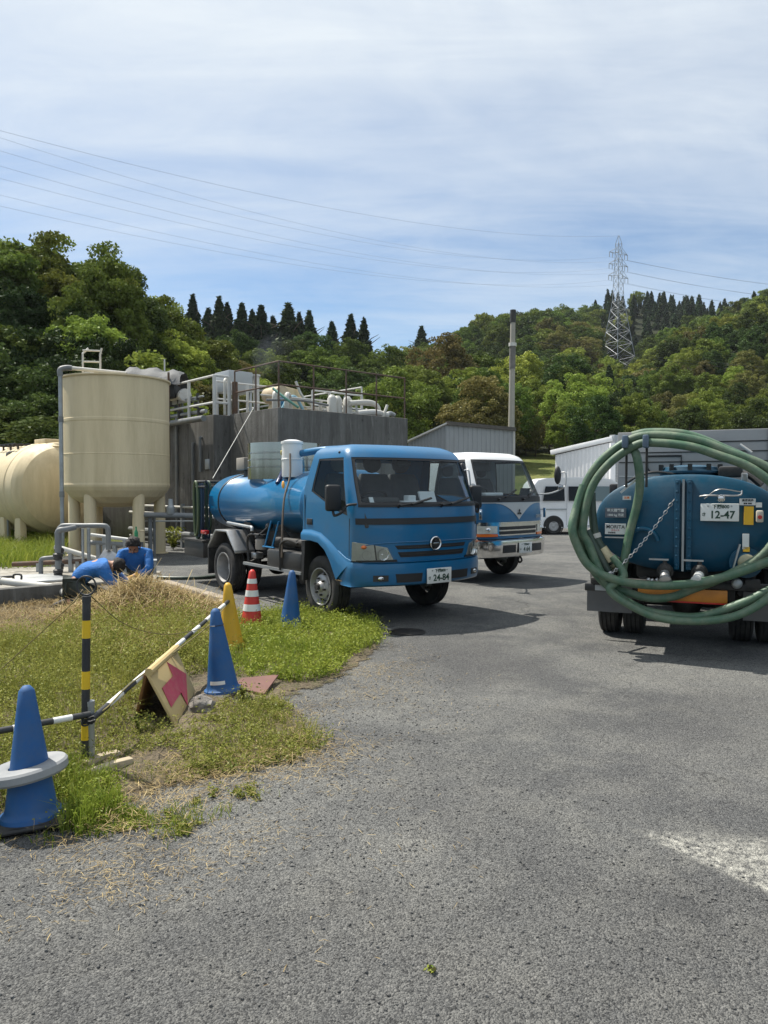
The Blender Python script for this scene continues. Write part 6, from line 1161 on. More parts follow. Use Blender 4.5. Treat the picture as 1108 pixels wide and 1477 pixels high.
pn = thing('steel_panel', 'small tilted bright steel panel beside the kneeling workers', 'panel', gp(148, 836)); MB().box((0, .2, .34), (.22, .02, .26), Euler((R(-20), R(30), 0))).build('sheet', M_STEEL, pn, bevel=.004); MB().bx(-.1, -.07, .2, .24, 0, .4).build('leg', M_STEEL, pn); MB().bx(.07, .1, .2, .24, 0, .3).build('leg', M_STEEL, pn)
gb = thing('grey_box', 'grey utility box standing on the ground right beside the facing worker', 'box', gp(215, 832), R(18)); MB().bx(-.16, .12, -.1, .14, 0, .27).build('case', mat('pale_grey_case', (.30, .31, .31), .5, var=.06), gb, bevel=.012); MB().bx(-.17, .13, -.11, .15, .27, .285).build('lid', M_GALV, gb, bevel=.004)
pc_ = thing('pump_pipework', 'cluster of grey pipes and valves between the upright tank and the concrete wall', 'pipework', gp(222, 803)); O2 = gp(222, 803); S2 = O2.y / 1060
def u2(px, py, dy=0.): return V((px - 222) * S2, dy, (803 - py) * S2)
for pts_, r, m_ in [([u2(203, 808), u2(203, 745)], .03, M_PVC), ([u2(215, 806, .1), u2(215, 742, .1)], .045, M_PVC), ([u2(219, 806, .2), u2(219, 742, .2)], .03, M_PVC), ([u2(194, 742), u2(200, 742), u2(290, 744)], .06, M_PVC), ([u2(208, 800, -.2), u2(208, 775, -.2)], .05, M_PVC), ([u2(196, 752, .2), u2(296, 752, .2)], .018, M_WHITE)]: MB().tube(pts_, r, 14).build('pipe', m_, pc_)
MB().lathe([(.08, 0), (.09, .02), (.09, .16), (.06, .2), (.05, .34)], u2(247, 742), n=16).build('valve_bonnet', M_PIPEG, pc_); MB().lathe([(.05, 0), (.05, .22), (.06, .23), (.04, .26)], u2(212, 780, -.3), n=14).build('cream_bottle', M_CREAM, pc_)
bt = thing('green_bottle', 'green bottle standing on the white pipe above the facing worker', 'bottle', V(O.x + (184 - 86) * SC_, O.y + .5, (834 - 781) * SC_ + .03)); MB().lathe([(.03, 0), (.032, .09), (.026, .12), (.012, .15), (.012, .18)], n=14).build('body', mat('green_plastic', (.02, .22, .09), .35), bt); MB().cyl((0, 0, .18), (0, 0, .2), .014, n=12).build('cap', mat('green_plastic', (.02, .22, .09)), bt)
yb = thing('yellow_valve', 'orange-yellow valve box on the pipe behind the facing worker', 'valve', V(O.x + (176 - 86) * SC_, O.y + .45, 0)); MB().bx(-.035, .035, -.04, .04, .42, .55).build('box', mat('yellow_plastic', (.75, .36, .02), .45), yb, bevel=.01); MB().cyl((0, 0, 0), (0, 0, .42), .02, n=8).build('stem', M_PVC, yb)
# drain edge and hoses on the ground
dg = thing('drain_channel', 'open concrete drain channel beside the heap of cut straw', 'drain', (0, 0, 0)); A_, B_, C2, D2 = gp(238, 847), gp(326, 874), gp(284, 884), gp(215, 860)
M_DRN = mat('dusty_concrete', (.33, .28, .22), .9, var=.15, dirt=(.17, .14, .1), dirt_amt=.5, dscale=6, bump=.01, bscale=25)
for k in range(3): p_, q_ = A_.lerp(B_, k / 3), A_.lerp(B_, (k + .97) / 3); MB().bar(p_ + V(0, 0, .05), q_ + V(0, 0, .05), .14, .11).build('kerb_block', M_DRN, dg, bevel=.012)
MB().bar(B_ + V(0, -.02, .045), C2 + V(0, 0, .045), .12, .10).build('kerb_block', M_DRN, dg, bevel=.012); MB().bar(C2 + V(0, 0, .045), D2 + V(0, 0, .045), .12, .10).build('kerb_block', M_DRN, dg, bevel=.012)
MB().prism([V(p.x, p.y, .006) for p in (A_, B_, C2, D2)], (0, 0, .006)).build('channel_bed', mat('wet_mud', (.02, .017, .013), .4), dg)
for k in (.45, .72): MB().bar(A_.lerp(B_, k) + V(0, 0, .075), D2.lerp(C2, k) + V(0, 0, .07), .05, .025).build('grate_bar', M_RUST, dg)
gh = thing('garden_hose', 'dark green hose lying across the asphalt towards the tanker rear', 'hose', (0, 0, 0)); MB().tube(smooth_path([gp(212, 834) + V(0, 0, .03), gp(240, 836) + V(0, 0, .03), gp(275, 836) + V(0, 0, .03), gp(308, 834) + V(0, 0, .03), gp(330, 826) + V(0, 0, .03)], 8), .028, 10).build('tube', M_HOSED, gh)
wh = thing('garden_hose', 'thin pale hose looping on the ground beside the grey box', 'hose', (0, 0, 0)); MB().tube(smooth_path([gp(205, 826) + V(0, 0, .02), gp(212, 838) + V(0, 0, .02), gp(228, 842) + V(0, 0, .02), gp(238, 845) + V(0, 0, .02), gp(232, 850) + V(0, 0, .02), gp(215, 848) + V(0, 0, .02)], 8), .011, 8).build('tube', mat('pale_hose', (.55, .62, .5), .5), wh)
mh = thing('manhole_cover', 'dark round manhole cover in the asphalt in front of the tanker', 'manhole', gp(587, 912)); MB().lathe([(.19, .004), (.19, .008), (.165, .008), (.165, .006), (.001, .006)], n=36).build('cover', M_BLACK, mh)

# ================================================================== cones, posts and sign on the verge
M_CONE = mat('blue_cone_plastic', (.002, .078, .25), .55, var=.12, vscale=5, dirt=(.09, .12, .17), dirt_amt=.5, dscale=6); M_CRED = mat('red_cone_plastic', (.55, .03, .02), .5, var=.1, dirt=(.3, .12, .08), dirt_amt=.3); M_CYEL = mat('yellow_cone_plastic', (.60, .34, .015), .5, var=.1, dirt=(.35, .24, .06), dirt_amt=.4); M_CWHT = mat('white_reflective', (.72, .72, .70), .45, var=.05, dirt=(.45, .42, .36), dirt_amt=.4)
def cr(z): return .108 + (.03 - .108) * z / .55
CONE = MB().lathe([(.128, .0), (.135, .01), (.130, .028), (.115, .036), (.110, .05)] + [(cr(z), z + .05) for z in (.01, .15, .3, .45, .525)] + [(.026, .585), (.016, .597), (.001, .6)], n=40).mesh('body', M_CONE, angle=45)
BASE = MB().bx(-.15, .15, -.15, .15, -.012, .012).mesh('base_plate', M_BLACK, bevel=.012)
def cone(label, px, py, tilt=(0, 0), m=None, rz=.4, s=1.):
    o = thing('traffic_cone', label, 'traffic cone', gp(px, py) + V(0, 0, .02)); o.rotation_euler = (R(tilt[0]), R(tilt[1]), rz); o.scale = (s, s, s); b = link('body', CONE, o); link('base_plate', BASE, o)
    if m: b.material_slots[0].link = 'OBJECT'; b.material_slots[0].material = m
    return o
c1 = cone('blue traffic cone with a grey ring weight, leaning at the photo edge', 46, 1186, (-3, -1.5), s=.97); c2 = cone('tall blue traffic cone beside the arrow sign with a white label', 322, 1002, (2, -5), rz=-.5); c3 = cone('blue traffic cone in the grass before the front tanker wheel', 419, 908, (0, 2)); c4_ = cone('red and white striped traffic cone in the grass', 363, 906, (0, 1), M_CRED); c5 = cone('yellow traffic cone holding the end of the striped pole', 334, 938, (0, -3), M_CYEL)
wr = thing('cone_weight', 'grey rubber ring weight around the leaning blue cone', 'cone weight', c1.location + V(-.012, 0, .19)); wr.rotation_euler = (R(-2), R(-9), 0); MB().lathe([(.078, 0), (.158, .0), (.166, .01), (.166, .038), (.158, .048), (.085, .05), (.075, .044)], n=48, closed=True).build('ring', mat('grey_ring_rubber', (.24, .25, .26), .6, var=.08, dirt=(.36, .35, .33), dirt_amt=.4, dscale=8), wr)
for z0_, z1_ in ((.17, .24), (.32, .385), (.455, .505)): MB().lathe([(cr(z0_ - .05) + .0025, z0_), (cr(z1_ - .05) + .0025, z1_)], n=40, caps=False).build('white_band', M_CWHT, c4_)
lb = MB().bx(0, 0, 0, 0, 0, 0); lb = MB(); ring_ = [[V(math.cos(a) * (cr(z - .05) + .0015), math.sin(a) * (cr(z - .05) + .0015), z) for a in [R(-128 + 7 * k + 28) for k in range(10)]] for z in (.075, .1)]; lb.loft(ring_, closed=False); lbo = lb.build('label_strip', M_CWHT, c2)
rp2 = MB().lathe([(cr(.43) + .002, .477), (cr(.43) + .006, .48), (cr(.43) + .002, .483)], n=30, caps=False).build('cord', M_TRIM, c2)
def striped(name, label, cat, p0, p1, r, n, ma, mb_, cap=True, grp=None):
    o = thing(name, label, cat, p0, 0, grp); d = Vector(p1) - Vector(p0)
    for k in range(n): MB().cyl(d * (k / n), d * ((k + 1) / n), r, n=14).build('stripe', ma if k % 2 == 0 else mb_, o)
    return o
M_PYEL = mat('post_yellow', (.75, .48, .01), .5, var=.1, dirt=(.4, .28, .05), dirt_amt=.4); M_PBLK = mat('post_black', (.02, .021, .024), .5, var=.2, dirt=(.10, .10, .10), dirt_amt=.4)
pb_ = gp(123, 1106); pt_ = D(125, 868, pb_.y + .03); st = thing('striped_post', 'yellow and black striped post with a black ring on top', 'post', pb_); zc_ = 0.
for k, f_ in enumerate((.164, .10, .208, .108, .2, .108, .112)): MB().cyl((pt_ - pb_) * zc_, (pt_ - pb_) * (zc_ + f_), .021, n=16).build('stripe', M_PBLK if k % 2 == 0 else M_PYEL, st); zc_ += f_
dpt = pt_ - pb_; MB().cyl(dpt, dpt + V(0, 0, .03), .023, n=14).build('cap', M_PBLK, st); MB().tube([dpt + V(.05 * math.cos(a), 0, .085 + .05 * math.sin(a)) for a in [2 * math.pi * k / 24 for k in range(24)]], .005, 8, closed=True).build('ring', M_PBLK, st)
gpst = thing('short_post', 'short grey pipe standing beside the yellow and black post', 'post', gp(131, 1104)); MB().cyl((0, 0, 0), V(.0, 0, .335), .022, n=16).build('pipe', M_PIPEG, gpst); MB().lathe([(.024, .32), (.024, .345), (.001, .35)], n=16).build('cap', M_PIPEG, gpst)
pA = D(134, 1036, 3.80); pB = D(331, 866, 6.62); striped('barrier_pole', 'black and white pole slanting from the striped post up to the yellow cone', 'pole', pA, pB, .016, 15, M_PBLK, M_CWHT)
pC = D(130, 1030, 3.78); pD = D(-150, 1082, 3.15); striped('barrier_pole', 'black and white pole running from the striped post past the leaning cone', 'pole', pC, pD, .016, 9, M_PBLK, M_CWHT)
M_ROPE = mat('tiger_rope', (.17, .14, .05), .8, var=.4, vscale=30)
def rope(label, pts, r=.003): o = thing('rope', label, 'rope', (0, 0, 0)); MB().tube(smooth_path(pts, 10), r, 6).build('strand', M_ROPE, o)
rope('thin dirty rope running down from the striped post to the photo edge', [D(124, 852, 3.87), D(60, 912, 3.9), D(-20, 985, 3.9)]); rope('thin rope drooping from the striped post to the tall blue cone', [D(126, 855, 3.87), D(180, 900, 4.3), D(240, 915, 4.8), D(300, 905, 5.15)]); rope('rope twisted loosely along the slanting striped pole', [D(110, 1042, 3.78), D(150, 1024, 3.9), D(190, 985, 4.3), D(250, 942, 4.95), D(300, 903, 5.6), D(328, 872, 6.5), D(336, 868, 6.6), D(338, 900, 6.6), D(334, 935, 6.6)], .004)
kn = thing('rope_knot', 'tangled black cord tied where the two striped poles meet', 'knot', D(128, 1037, 3.77)); rk_ = random.Random(9)
for k in range(3): MB().tube(smooth_path([V(rk_.uniform(-.04, .05), rk_.uniform(-.03, .03), rk_.uniform(-.025, .025)) for _ in range(7)], 5), .005, 6).build('loop', M_TRIM, kn)
# A-shaped arrow sign
bn, bf, tn, tf = gp(258, 1053), gp(285, 1003), gp(214.7, 973, .33), gp(254.7, 936.6, .335); sg = thing('arrow_sign', 'weathered tent-shaped wooden board sign with a red arrow, leaning in the weeds', 'sign', (0, 0, 0))
M_PLY = mat('yellowed_board', (.52, .39, .18), .7, var=.1, vscale=5, dirt=(.30, .21, .10), dirt_amt=.4, dscale=5); M_WOOD = mat('brown_plywood', (.20, .095, .035), .8, var=.2, stretch=(1, 8, 8)); M_REDP = mat('faded_red_paint', (.48, .055, .10), .6, var=.12, dirt=(.5, .3, .22), dirt_amt=.35, dscale=22)
nrm = (bf - bn).cross(tn - bn).normalized(); nrm = nrm if nrm.x > 0 else -nrm; MB().prism([bn, bf, tf, tn], -nrm * .018).build('front_board', M_PLY, sg, bevel=.004)
ln0 = gp(196, 1043); off = (bf - bn); MB().prism([ln0, ln0 + off, tf + V(-.01, 0, 0), tn + V(-.01, 0, 0)], V(-.018, 0, 0)).build('back_board', M_WOOD, sg, bevel=.004)
def onb(u, v, o=.004): return bn.lerp(bf, u).lerp(tn.lerp(tf, u), v) + nrm * o
ar = [(.10, .34), (.13, .68), (.54, .68), (.56, .95), (.94, .50), (.54, .08), (.54, .35)]; MB().prism([onb(u, v, .001) for u, v in ar], nrm * .002).build('red_arrow', M_REDP, sg)
MB().tube([tn - nrm * .0 + V(0, 0, .012), tf + V(0, 0, .012)], .026, 10).build('ridge_roll', M_PLY, sg); 
MB().bar(bn + V(.01, 0, .01), bf + V(.01, 0, .012), .05, .025).build('foot_batten', M_PLY, sg)
# wood blocks, plate, stone
for k, (a, b) in enumerate([((122, 1112), (172, 1096)), ((125, 1128), (190, 1106))]):
    o = thing('wood_plank', ['short weathered plank at the foot of the striped post', 'longer curved plank lying in front of the short one'][k], 'plank', (0, 0, 0)); p0, p1 = gp(*a) + V(0, 0, .03), gp(*b) + V(0, 0, .03); mid = (p0 + p1) / 2 + V(.0, .02, .004)
    m_ = MB(); m_.bar(p0, mid, .05, .045); m_.bar(mid, p1, .05, .045); m_.build('board', mat('grey_wood', (.42, .35, .24), .85, var=.15, stretch=(1, 6, 6), dirt=(.2, .16, .11), dirt_amt=.5, dscale=5), o, bevel=.006)
pl_ = thing('rusty_plate', 'brown rusty plate half sunk in the grass behind the tall blue cone', 'plate', (0, 0, 0)); MB().prism([gp(334, 992, .03), gp(381, 1003, .02), gp(402, 975, .06), gp(350, 980, .08)], (0, 0, .012)).build('sheet', mat('red_brown_plate', (.16, .075, .06), .75, var=.2, dirt=(.24, .13, .1), dirt_amt=.4), pl_)
pl2 = thing('rusty_plate', 'dark flat board under the tall blue cone', 'plate', (0, 0, 0)); MB().prism([gp(300, 1010, .01), gp(352, 1018, .01), gp(362, 1003, .012), gp(310, 996, .012)], (0, 0, .012)).build('sheet', mat('wet_board', (.05, .05, .055), .6, var=.2), pl2)
rk = MB().ball((0, 0, .05), (.085, .07, .075), 16, 12); rr_ = np.random.default_rng(3); rk.v = [tuple(np.array(v) * (1 + .0) + rr_.normal(0, .007, 3)) for v in rk.v]; tag(rk.build('stone', mat('grey_stone', (.22, .20, .18), .9, var=.25, vscale=12, bump=.01, bscale=50), angle=60), 'rough grey stone between the arrow sign and the tall blue cone', 'stone').location = gp(291, 1030)
# ================================================================== the two workers
M_SHIRT = mat('blue_work_shirt', (.02, .13, .39), .85, var=.2, vscale=9, bump=.03, bscale=11); M_PANT = mat('grey_green_trousers', (.035, .042, .036), .9, var=.2, vscale=8, bump=.01, bscale=16); M_SKIN = mat('skin', (.36, .19, .125), .6, var=.08); M_HAIR = mat('dark_hair', (.014, .011, .01), .75, var=.3, vscale=30, bump=.01, bscale=60); M_SHOE = mat('dark_shoe', (.018, .017, .017), .7, var=.2); M_GLOVE = mat('yellow_rubber_glove', (.70, .34, .02), .45, var=.08)
def skin_mesh(name, joints, m, sub=2):
    """joints: {key: (parent or None, (x,y,z), radius or (rx,ry))}; one continuous surface grown round the skeleton"""
    keys = list(joints); ix = {k: i for i, k in enumerate(keys)}; me = bpy.data.meshes.new(name); me.from_pydata([joints[k][1] for k in keys], [(ix[joints[k][0]], ix[k]) for k in keys if joints[k][0]], [])
    o = bpy.data.objects.new(name, me); COL.objects.link(o); md = o.modifiers.new('s', 'SKIN'); md.use_smooth_shade = True
    for i, k in enumerate(keys):
        r = joints[k][2]; sv_ = me.skin_vertices[0].data[i]; sv_.radius = (r, r) if isinstance(r, (int, float)) else r; sv_.use_root = joints[k][0] is None
    s_ = o.modifiers.new('u', 'SUBSURF'); s_.levels = sub; s_.render_levels = sub
    r = bpy.data.meshes.new_from_object(o.evaluated_get(bpy.context.evaluated_depsgraph_get())); bpy.data.objects.remove(o); bpy.data.meshes.remove(me); r.name = name; r.materials.clear(); r.materials.append(m)
    r.polygons.foreach_set('use_smooth', [True] * len(r.polygons)); return r
def person(label, base, J, face, glove=None):
    """J: joint positions in the place; face: direction the face looks"""
    o = thing('person', label, 'person', base); Q = {k: Vector(v) for k, v in J.items()}
    f = Vector(face).normalized(); hd = Q['head']; upv = (hd - Q['neck']).normalized(); side = upv.cross(f).normalized(); f = side.cross(upv).normalized()
    body = {'pel': (None, Q['pel'], .09), 'spi': ('pel', Q['spi'], .08), 'che': ('spi', Q['che'], .082), 'nek': ('che', Q['neck'], .05), 'jaw': ('nek', hd - upv * .055 + f * .02, .062), 'hed': ('jaw', hd + upv * .01, .082), 'top': ('hed', hd + upv * .075 - f * .005, .066)}
    for s in 'LR':
        body.update({s + 'sh': ('che', Q[s + 'sh'], .062), s + 'el': (s + 'sh', Q[s + 'el'], .042), s + 'wr': (s + 'el', Q[s + 'wr'], .029), s + 'hip': ('pel', Q[s + 'hip'], .085), s + 'kn': (s + 'hip', Q[s + 'kn'], .056), s + 'an': (s + 'kn', Q[s + 'an'], .037), s + 'to': (s + 'an', Q[s + 'to'], .034)})
    link('body', skin_mesh('body', body, M_SKIN), o)
    sh = {'pel': (None, Q['pel'] + (Q['spi'] - Q['pel']) * .12, (.145, .125)), 'spi': ('pel', Q['spi'], (.15, .125)), 'che': ('spi', Q['che'], (.155, .13)), 'col': ('che', Q['neck'] - (Q['neck'] - Q['che']) * .02, .072)}
    for s in 'LR': sh.update({s + 'sh': ('che', Q[s + 'sh'], .082), s + 'el': (s + 'sh', Q[s + 'el'], .060), s + 'wr': (s + 'el', Q[s + 'el'].lerp(Q[s + 'wr'], .72), .050)})
    link('shirt', skin_mesh('shirt', sh, M_SHIRT), o)
    tr = {'pel': (None, Q['pel'], .132)}
    for s in 'LR': tr.update({s + 'hip': ('pel', Q[s + 'hip'], .105), s + 'th': (s + 'hip', Q[s + 'hip'].lerp(Q[s + 'kn'], .55), .088), s + 'kn': (s + 'th', Q[s + 'kn'], .076), s + 'ca': (s + 'kn', Q[s + 'kn'].lerp(Q[s + 'an'], .5), .068), s + 'an': (s + 'ca', Q[s + 'kn'].lerp(Q[s + 'an'], .92), .056)})
    link('trousers', skin_mesh('trousers', tr, M_PANT), o)
    for s in 'LR':
        a, t_ = Q[s + 'an'], Q[s + 'to']; d = (t_ - a).normalized(); link('shoe', skin_mesh('shoe', {'h': (None, a - d * .04, .048), 'm': ('h', a.lerp(t_, .5), .048), 't': ('m', t_, .042), 'e': ('t', t_ + d * .035, .028)}, M_SHOE, 2), o)
        # hand: palm, four fingers of unequal length, thumb at the side
        w, e = Q[s + 'wr'], Q[s + 'el']; d = (w - e).normalized(); dn = V(0, 0, -1); sd_ = d.cross(dn); sd_ = sd_.normalized() if sd_.length > .05 else V(1, 0, 0); pn_ = sd_.cross(d).normalized()
        if pn_.z > 0: pn_ = -pn_
        sg = 1 if s == 'L' else -1; hj = {'w': (None, w - d * .01, .027), 'p': ('w', w + d * .045, (.030, .022))}
        for k, (o_, l) in enumerate(((-.030, .060), (-.010, .072), (.010, .075), (.030, .066))):
            b = w + d * .085 + sd_ * o_; m1 = b + d * l * .5 + pn_ * l * .25; tip = m1 + d * l * .25 + pn_ * l * .45; hj.update({'b%d' % k: ('p', b, .0115), 'm%d' % k: ('b%d' % k, m1, .0095), 't%d' % k: ('m%d' % k, tip, .008)})
        tb = w + d * .03 + sd_ * sg * .036; hj.update({'tb': ('p', tb, .012), 'tm': ('tb', tb + d * .035 + sd_ * sg * .018 + pn_ * .012, .010), 'tt': ('tm', tb + d * .06 + sd_ * sg * .012 + pn_ * .03, .008)})
        if glove: hj['cu'] = ('w', w - d * .09, .040); hj['cv'] = ('cu', w - d * .14, .046)
        link('glove' if glove else 'hand', skin_mesh('glove' if glove else 'hand', hj, glove or M_SKIN, 1), o)
    # hair, ears and face
    hm = MB(); n_, m_ = 18, 12; rg_ = random.Random(5); rings = []
    for j in range(m_):
        th = j / (m_ - 1) * R(118); ring = []
        for k in range(n_):
            ph = 2 * math.pi * k / n_; d = upv * math.cos(th) + (f * math.cos(ph) + side * math.sin(ph)) * math.sin(th); lim = max(0., d.dot(f)); th_ok = 1 - .55 * max(0, math.cos(ph)) * (th / R(118)); th2 = th * th_ok
            d = upv * math.cos(th2) + (f * math.cos(ph) + side * math.sin(ph)) * math.sin(th2); rr = .103 if th2 < 1.2 else .098; ring.append(hd + upv * .022 - f * .006 + V(*[x for x in (d * (rr + rg_.uniform(-.008, .010)))]))
        rings.append(ring)
    hm.loft(rings, caps=True); link('hair', hm.mesh('hair', M_HAIR, angle=60), o)
    for s_ in (-1, 1): MB().ball(hd + side * s_ * .086 - f * .005 - upv * .012, (.016, .018, .030), 10, 8).build('ear', M_SKIN, o); MB().ball(hd + f * .078 + side * s_ * .031 + upv * .005, .010, 8, 6).build('eye', M_TRIM, o)
    MB().ball(hd + f * .090 - upv * .022, (.015, .018, .022), 10, 8).build('nose', M_SKIN, o); MB().ball(hd + f * .078 - upv * .056, (.018, .012, .006), 10, 6).build('mouth', mat('lips', (.25, .09, .07), .6), o)
    return o
person('kneeling worker in a blue shirt with his back turned, bending to the ground', (-3.86, 9.08, 0), dict(pel=(0, 0, .27), spi=(.13, .08, .43), che=(.26, .15, .51), neck=(.36, .19, .525), head=(.45, .21, .50), Lsh=(.20, .31, .52), Rsh=(.37, .01, .47), Lel=(.46, .44, .30), Rel=(.52, .02, .24), Lwr=(.66, .40, .14), Rwr=(.64, .15, .09), Lhip=(-.03, .10, .25), Rhip=(.05, -.09, .25), Lkn=(.36, .30, .09), Rkn=(.42, -.04, .09), Lan=(-.05, .17, .09), Ran=(-.02, -.17, .09), Lto=(-.16, .14, .04), Rto=(-.14, -.21, .04)), (.55, .3, -.8))
person('worker in a blue shirt and yellow gloves kneeling opposite, head bowed', (-3.44, 10.15, 0), dict(pel=(.02, .12, .30), spi=(.02, .06, .43), che=(.01, -.02, .55), neck=(.02, -.09, .63), head=(.03, -.17, .70), Lsh=(.19, -.04, .575), Rsh=(-.18, -.04, .56), Lel=(.25, -.18, .36), Rel=(-.22, -.17, .36), Lwr=(.06, -.36, .29), Rwr=(-.04, -.36, .25), Lhip=(.11, .12, .28), Rhip=(-.08, .12, .28), Lkn=(.22, -.22, .10), Rkn=(-.16, -.24, .10), Lan=(.16, .22, .08), Ran=(-.1, .22, .08), Lto=(.17, .33, .03), Rto=(-.11, .33, .03)), (.08, -.75, -.65), glove=M_GLOVE)

# ================================================================== weeds, grass and straw
rv = np.random.default_rng(21)
def poly_w(px): return np.array([[G(a, b).x, G(a, b).y] for a, b in px])
def inside(P, x, y):
    r = np.zeros(len(x), bool); n = len(P)
    for i in range(n):
        (x1, y1), (x2, y2) = P[i], P[(i + 1) % n]; c = ((y1 > y) != (y2 > y)); r ^= c & (x < (x2 - x1) * (y - y1) / (y2 - y1 + 1e-12) + x1)
    return r
EXC = [(c1.location.x, c1.location.y, .17), (c1.location.x + .03, c1.location.y - .16, .12), (c2.location.x, c2.location.y, .12)] + [(G(*p).x, G(*p).y, r) for p, r in (((135, 1120), .11), ((160, 1112), .11), ((182, 1112), .08), ((365, 992), .16), ((385, 990), .14), ((345, 1012), .08), ((290, 1035), .10), ((270, 1060), .07))]
def sample(P, n, jit=.03):
    lo, hi = P.min(0), P.max(0); out = np.zeros((0, 2))
    while len(out) < n:
        q = rv.uniform(lo, hi, (n * 2, 2)); q = q[inside(P, q[:, 0], q[:, 1])]
        for ex, ey, er in EXC: q = q[np.hypot(q[:, 0] - ex, q[:, 1] - ey) > er]
        out = np.concatenate([out, q])
    return out[:n] + rv.normal(0, jit, (n, 2))
def vn(x, y, s, seed=0.):
    return .5 + .25 * np.sin(x * s + seed + 1.7 * np.sin(y * s * .7 + seed)) + .25 * np.sin(y * s * 1.3 + seed * 2 + 1.3 * np.sin(x * s * .9 - seed))
def blades(p, h, w, lean, z0=None, curl=.5):
    n = len(p); a = rv.uniform(0, 6.283, n); la = rv.uniform(0, 6.283, n); d = np.stack([np.cos(la), np.sin(la)], 1); s = np.stack([np.cos(a), np.sin(a)], 1) * w[:, None] * .5
    z = np.zeros(n) if z0 is None else z0; b = np.concatenate([p, z[:, None]], 1); l = lean * h
    m = np.concatenate([p + d * (l * .35)[:, None], (z + h * .62)[:, None]], 1); t = np.concatenate([p + d * l[:, None], (z + h * (1 - curl * lean * .5))[:, None]], 1); S = np.concatenate([s, np.zeros((n, 1))], 1)
    v = np.stack([b - S, b + S, m + S * .8, m - S * .8, t], 1).reshape(-1, 3); i = np.arange(n)[:, None] * 5
    f = np.concatenate([i + np.array([[0, 1, 2]]), i + np.array([[0, 2, 3]]), i + np.array([[3, 2, 4]])]); return v, f
def stuff(name, label, cat, parts, m):
    V_, F_, T_ = [], [], []; o = 0
    for v, f, t_ in parts:
        if f.shape[1] == 4: f = np.concatenate([f[:, [0, 1, 2]], f[:, [0, 2, 3]]])
        V_.append(v); F_.append(f + o); T_.append(t_); o += len(v)
    return tag(link(name, npmesh(name, np.concatenate(V_), np.concatenate(F_), m, np.concatenate(T_))), label, cat, kind='stuff')
def grass(P, n, hmin, hmax, w=.004, lean=(.2, .9), tone=(0, 1), ns=3.5, thr=0., seed=0.):
    p = sample(P, n); k = vn(p[:, 0], p[:, 1], ns, seed) * .6 + vn(p[:, 0], p[:, 1], ns * 3.1, seed + 3) * .4; p = p[k > thr]; k = k[k > thr]
    h = (hmin + (hmax - hmin) * k) * rv.uniform(.5, 1.2, len(p)); v, f = blades(p, h, np.full(len(p), w) * rv.uniform(.6, 1.4, len(p)), rv.uniform(*lean, len(p))); t_ = np.clip(tone[0] + (tone[1] - tone[0]) * (rv.random(len(p)) * .6 + .4 * vn(p[:, 0], p[:, 1], 5, 9)), 0, 1); return v, f, np.repeat(t_, 5)
def weeds(P, n, hmax, leaf=.011, tone=(0, 1), ns=5., thr=.2, seed=0.):
    p = sample(P, n); k = vn(p[:, 0], p[:, 1], ns, seed) * .55 + vn(p[:, 0], p[:, 1], ns * 3.3, seed + 2) * .45; q = k > thr; p, k = p[q], k[q]
    z = hmax * np.clip((k - thr) / (1 - thr), 0, 1) * rv.uniform(.05, 1., len(p)) ** .7 + .004; pos = np.concatenate([p, z[:, None]], 1); v, f = rquads(rv, pos, np.tile([0, -.1, .9], (len(p), 1)), np.full(len(p), leaf), .5, .7)
    t_ = np.clip(tone[0] + (tone[1] - tone[0]) * (.55 * rv.random(len(p)) + .45 * vn(p[:, 0], p[:, 1], 4, 5 + seed)), 0, 1); return v, f, np.repeat(t_, 4)
def straw(p, n_l, w, z, flat=.25):
    n = len(p); a = rv.uniform(0, 6.283, n); d = np.stack([np.cos(a), np.sin(a), rv.normal(0, flat, n)], 1) * (n_l * rv.uniform(.4, 1.3, n))[:, None] * .5; s = np.cross(d, [0, 0, 1.]); s /= np.linalg.norm(s, axis=1)[:, None] + 1e-9; s *= (w * rv.uniform(.6, 1.4, n) * .5)[:, None]
    b = np.concatenate([p, z[:, None]], 1); bend = rv.normal(0, .12, (n, 3)) * np.linalg.norm(d, axis=1)[:, None]; bend[:, 2] = np.abs(bend[:, 2])
    v = np.stack([b - d - s, b - d + s, b + bend + s, b + bend - s, b + d], 1).reshape(-1, 3); i = np.arange(n)[:, None] * 5; v[:, 2] = np.maximum(v[:, 2], .006)
    return v, np.concatenate([i + np.array([[0, 1, 2]]), i + np.array([[0, 2, 3]]), i + np.array([[3, 2, 4]])])
L_GRASS = leafmat('grass_blades', (.125, .20, .02), (.32, .34, .06), .35, 0, 0); L_WEED = leafmat('weed_leaves', (.065, .105, .014), (.33, .32, .075), .3, 0, 0); L_DRY = leafmat('dry_straw', (.16, .11, .05), (.56, .44, .23), .2, 0, 0)
verge = [(-260, 1222), (40, 1204), (110, 1190), (160, 1160), (240, 1138), (330, 1118), (415, 1088), (452, 1064), (425, 1035), (412, 1006), (462, 990), (510, 965), (546, 938), (545, 910), (500, 884), (420, 880), (350, 884), (290, 886), (215, 862), (150, 868), (95, 868), (-260, 878)]
Pv = poly_w(verge); lo_, hi_ = Pv.min(0) - .4, Pv.max(0) + .4; xs_, ys_ = np.arange(lo_[0], hi_[0], .06), np.arange(lo_[1], hi_[1], .06); gx_, gy_ = np.meshgrid(xs_, ys_); fx, fy_ = gx_.ravel(), gy_.ravel(); dmin = np.full(len(fx), 9.)
for i in range(len(Pv)):
    a, b = Pv[i], Pv[(i + 1) % len(Pv)]; e = b - a; tt_ = np.clip(((fx - a[0]) * e[0] + (fy_ - a[1]) * e[1]) / (e @ e), 0, 1); dmin = np.minimum(dmin, np.hypot(fx - a[0] - tt_ * e[0], fy_ - a[1] - tt_ * e[1]))
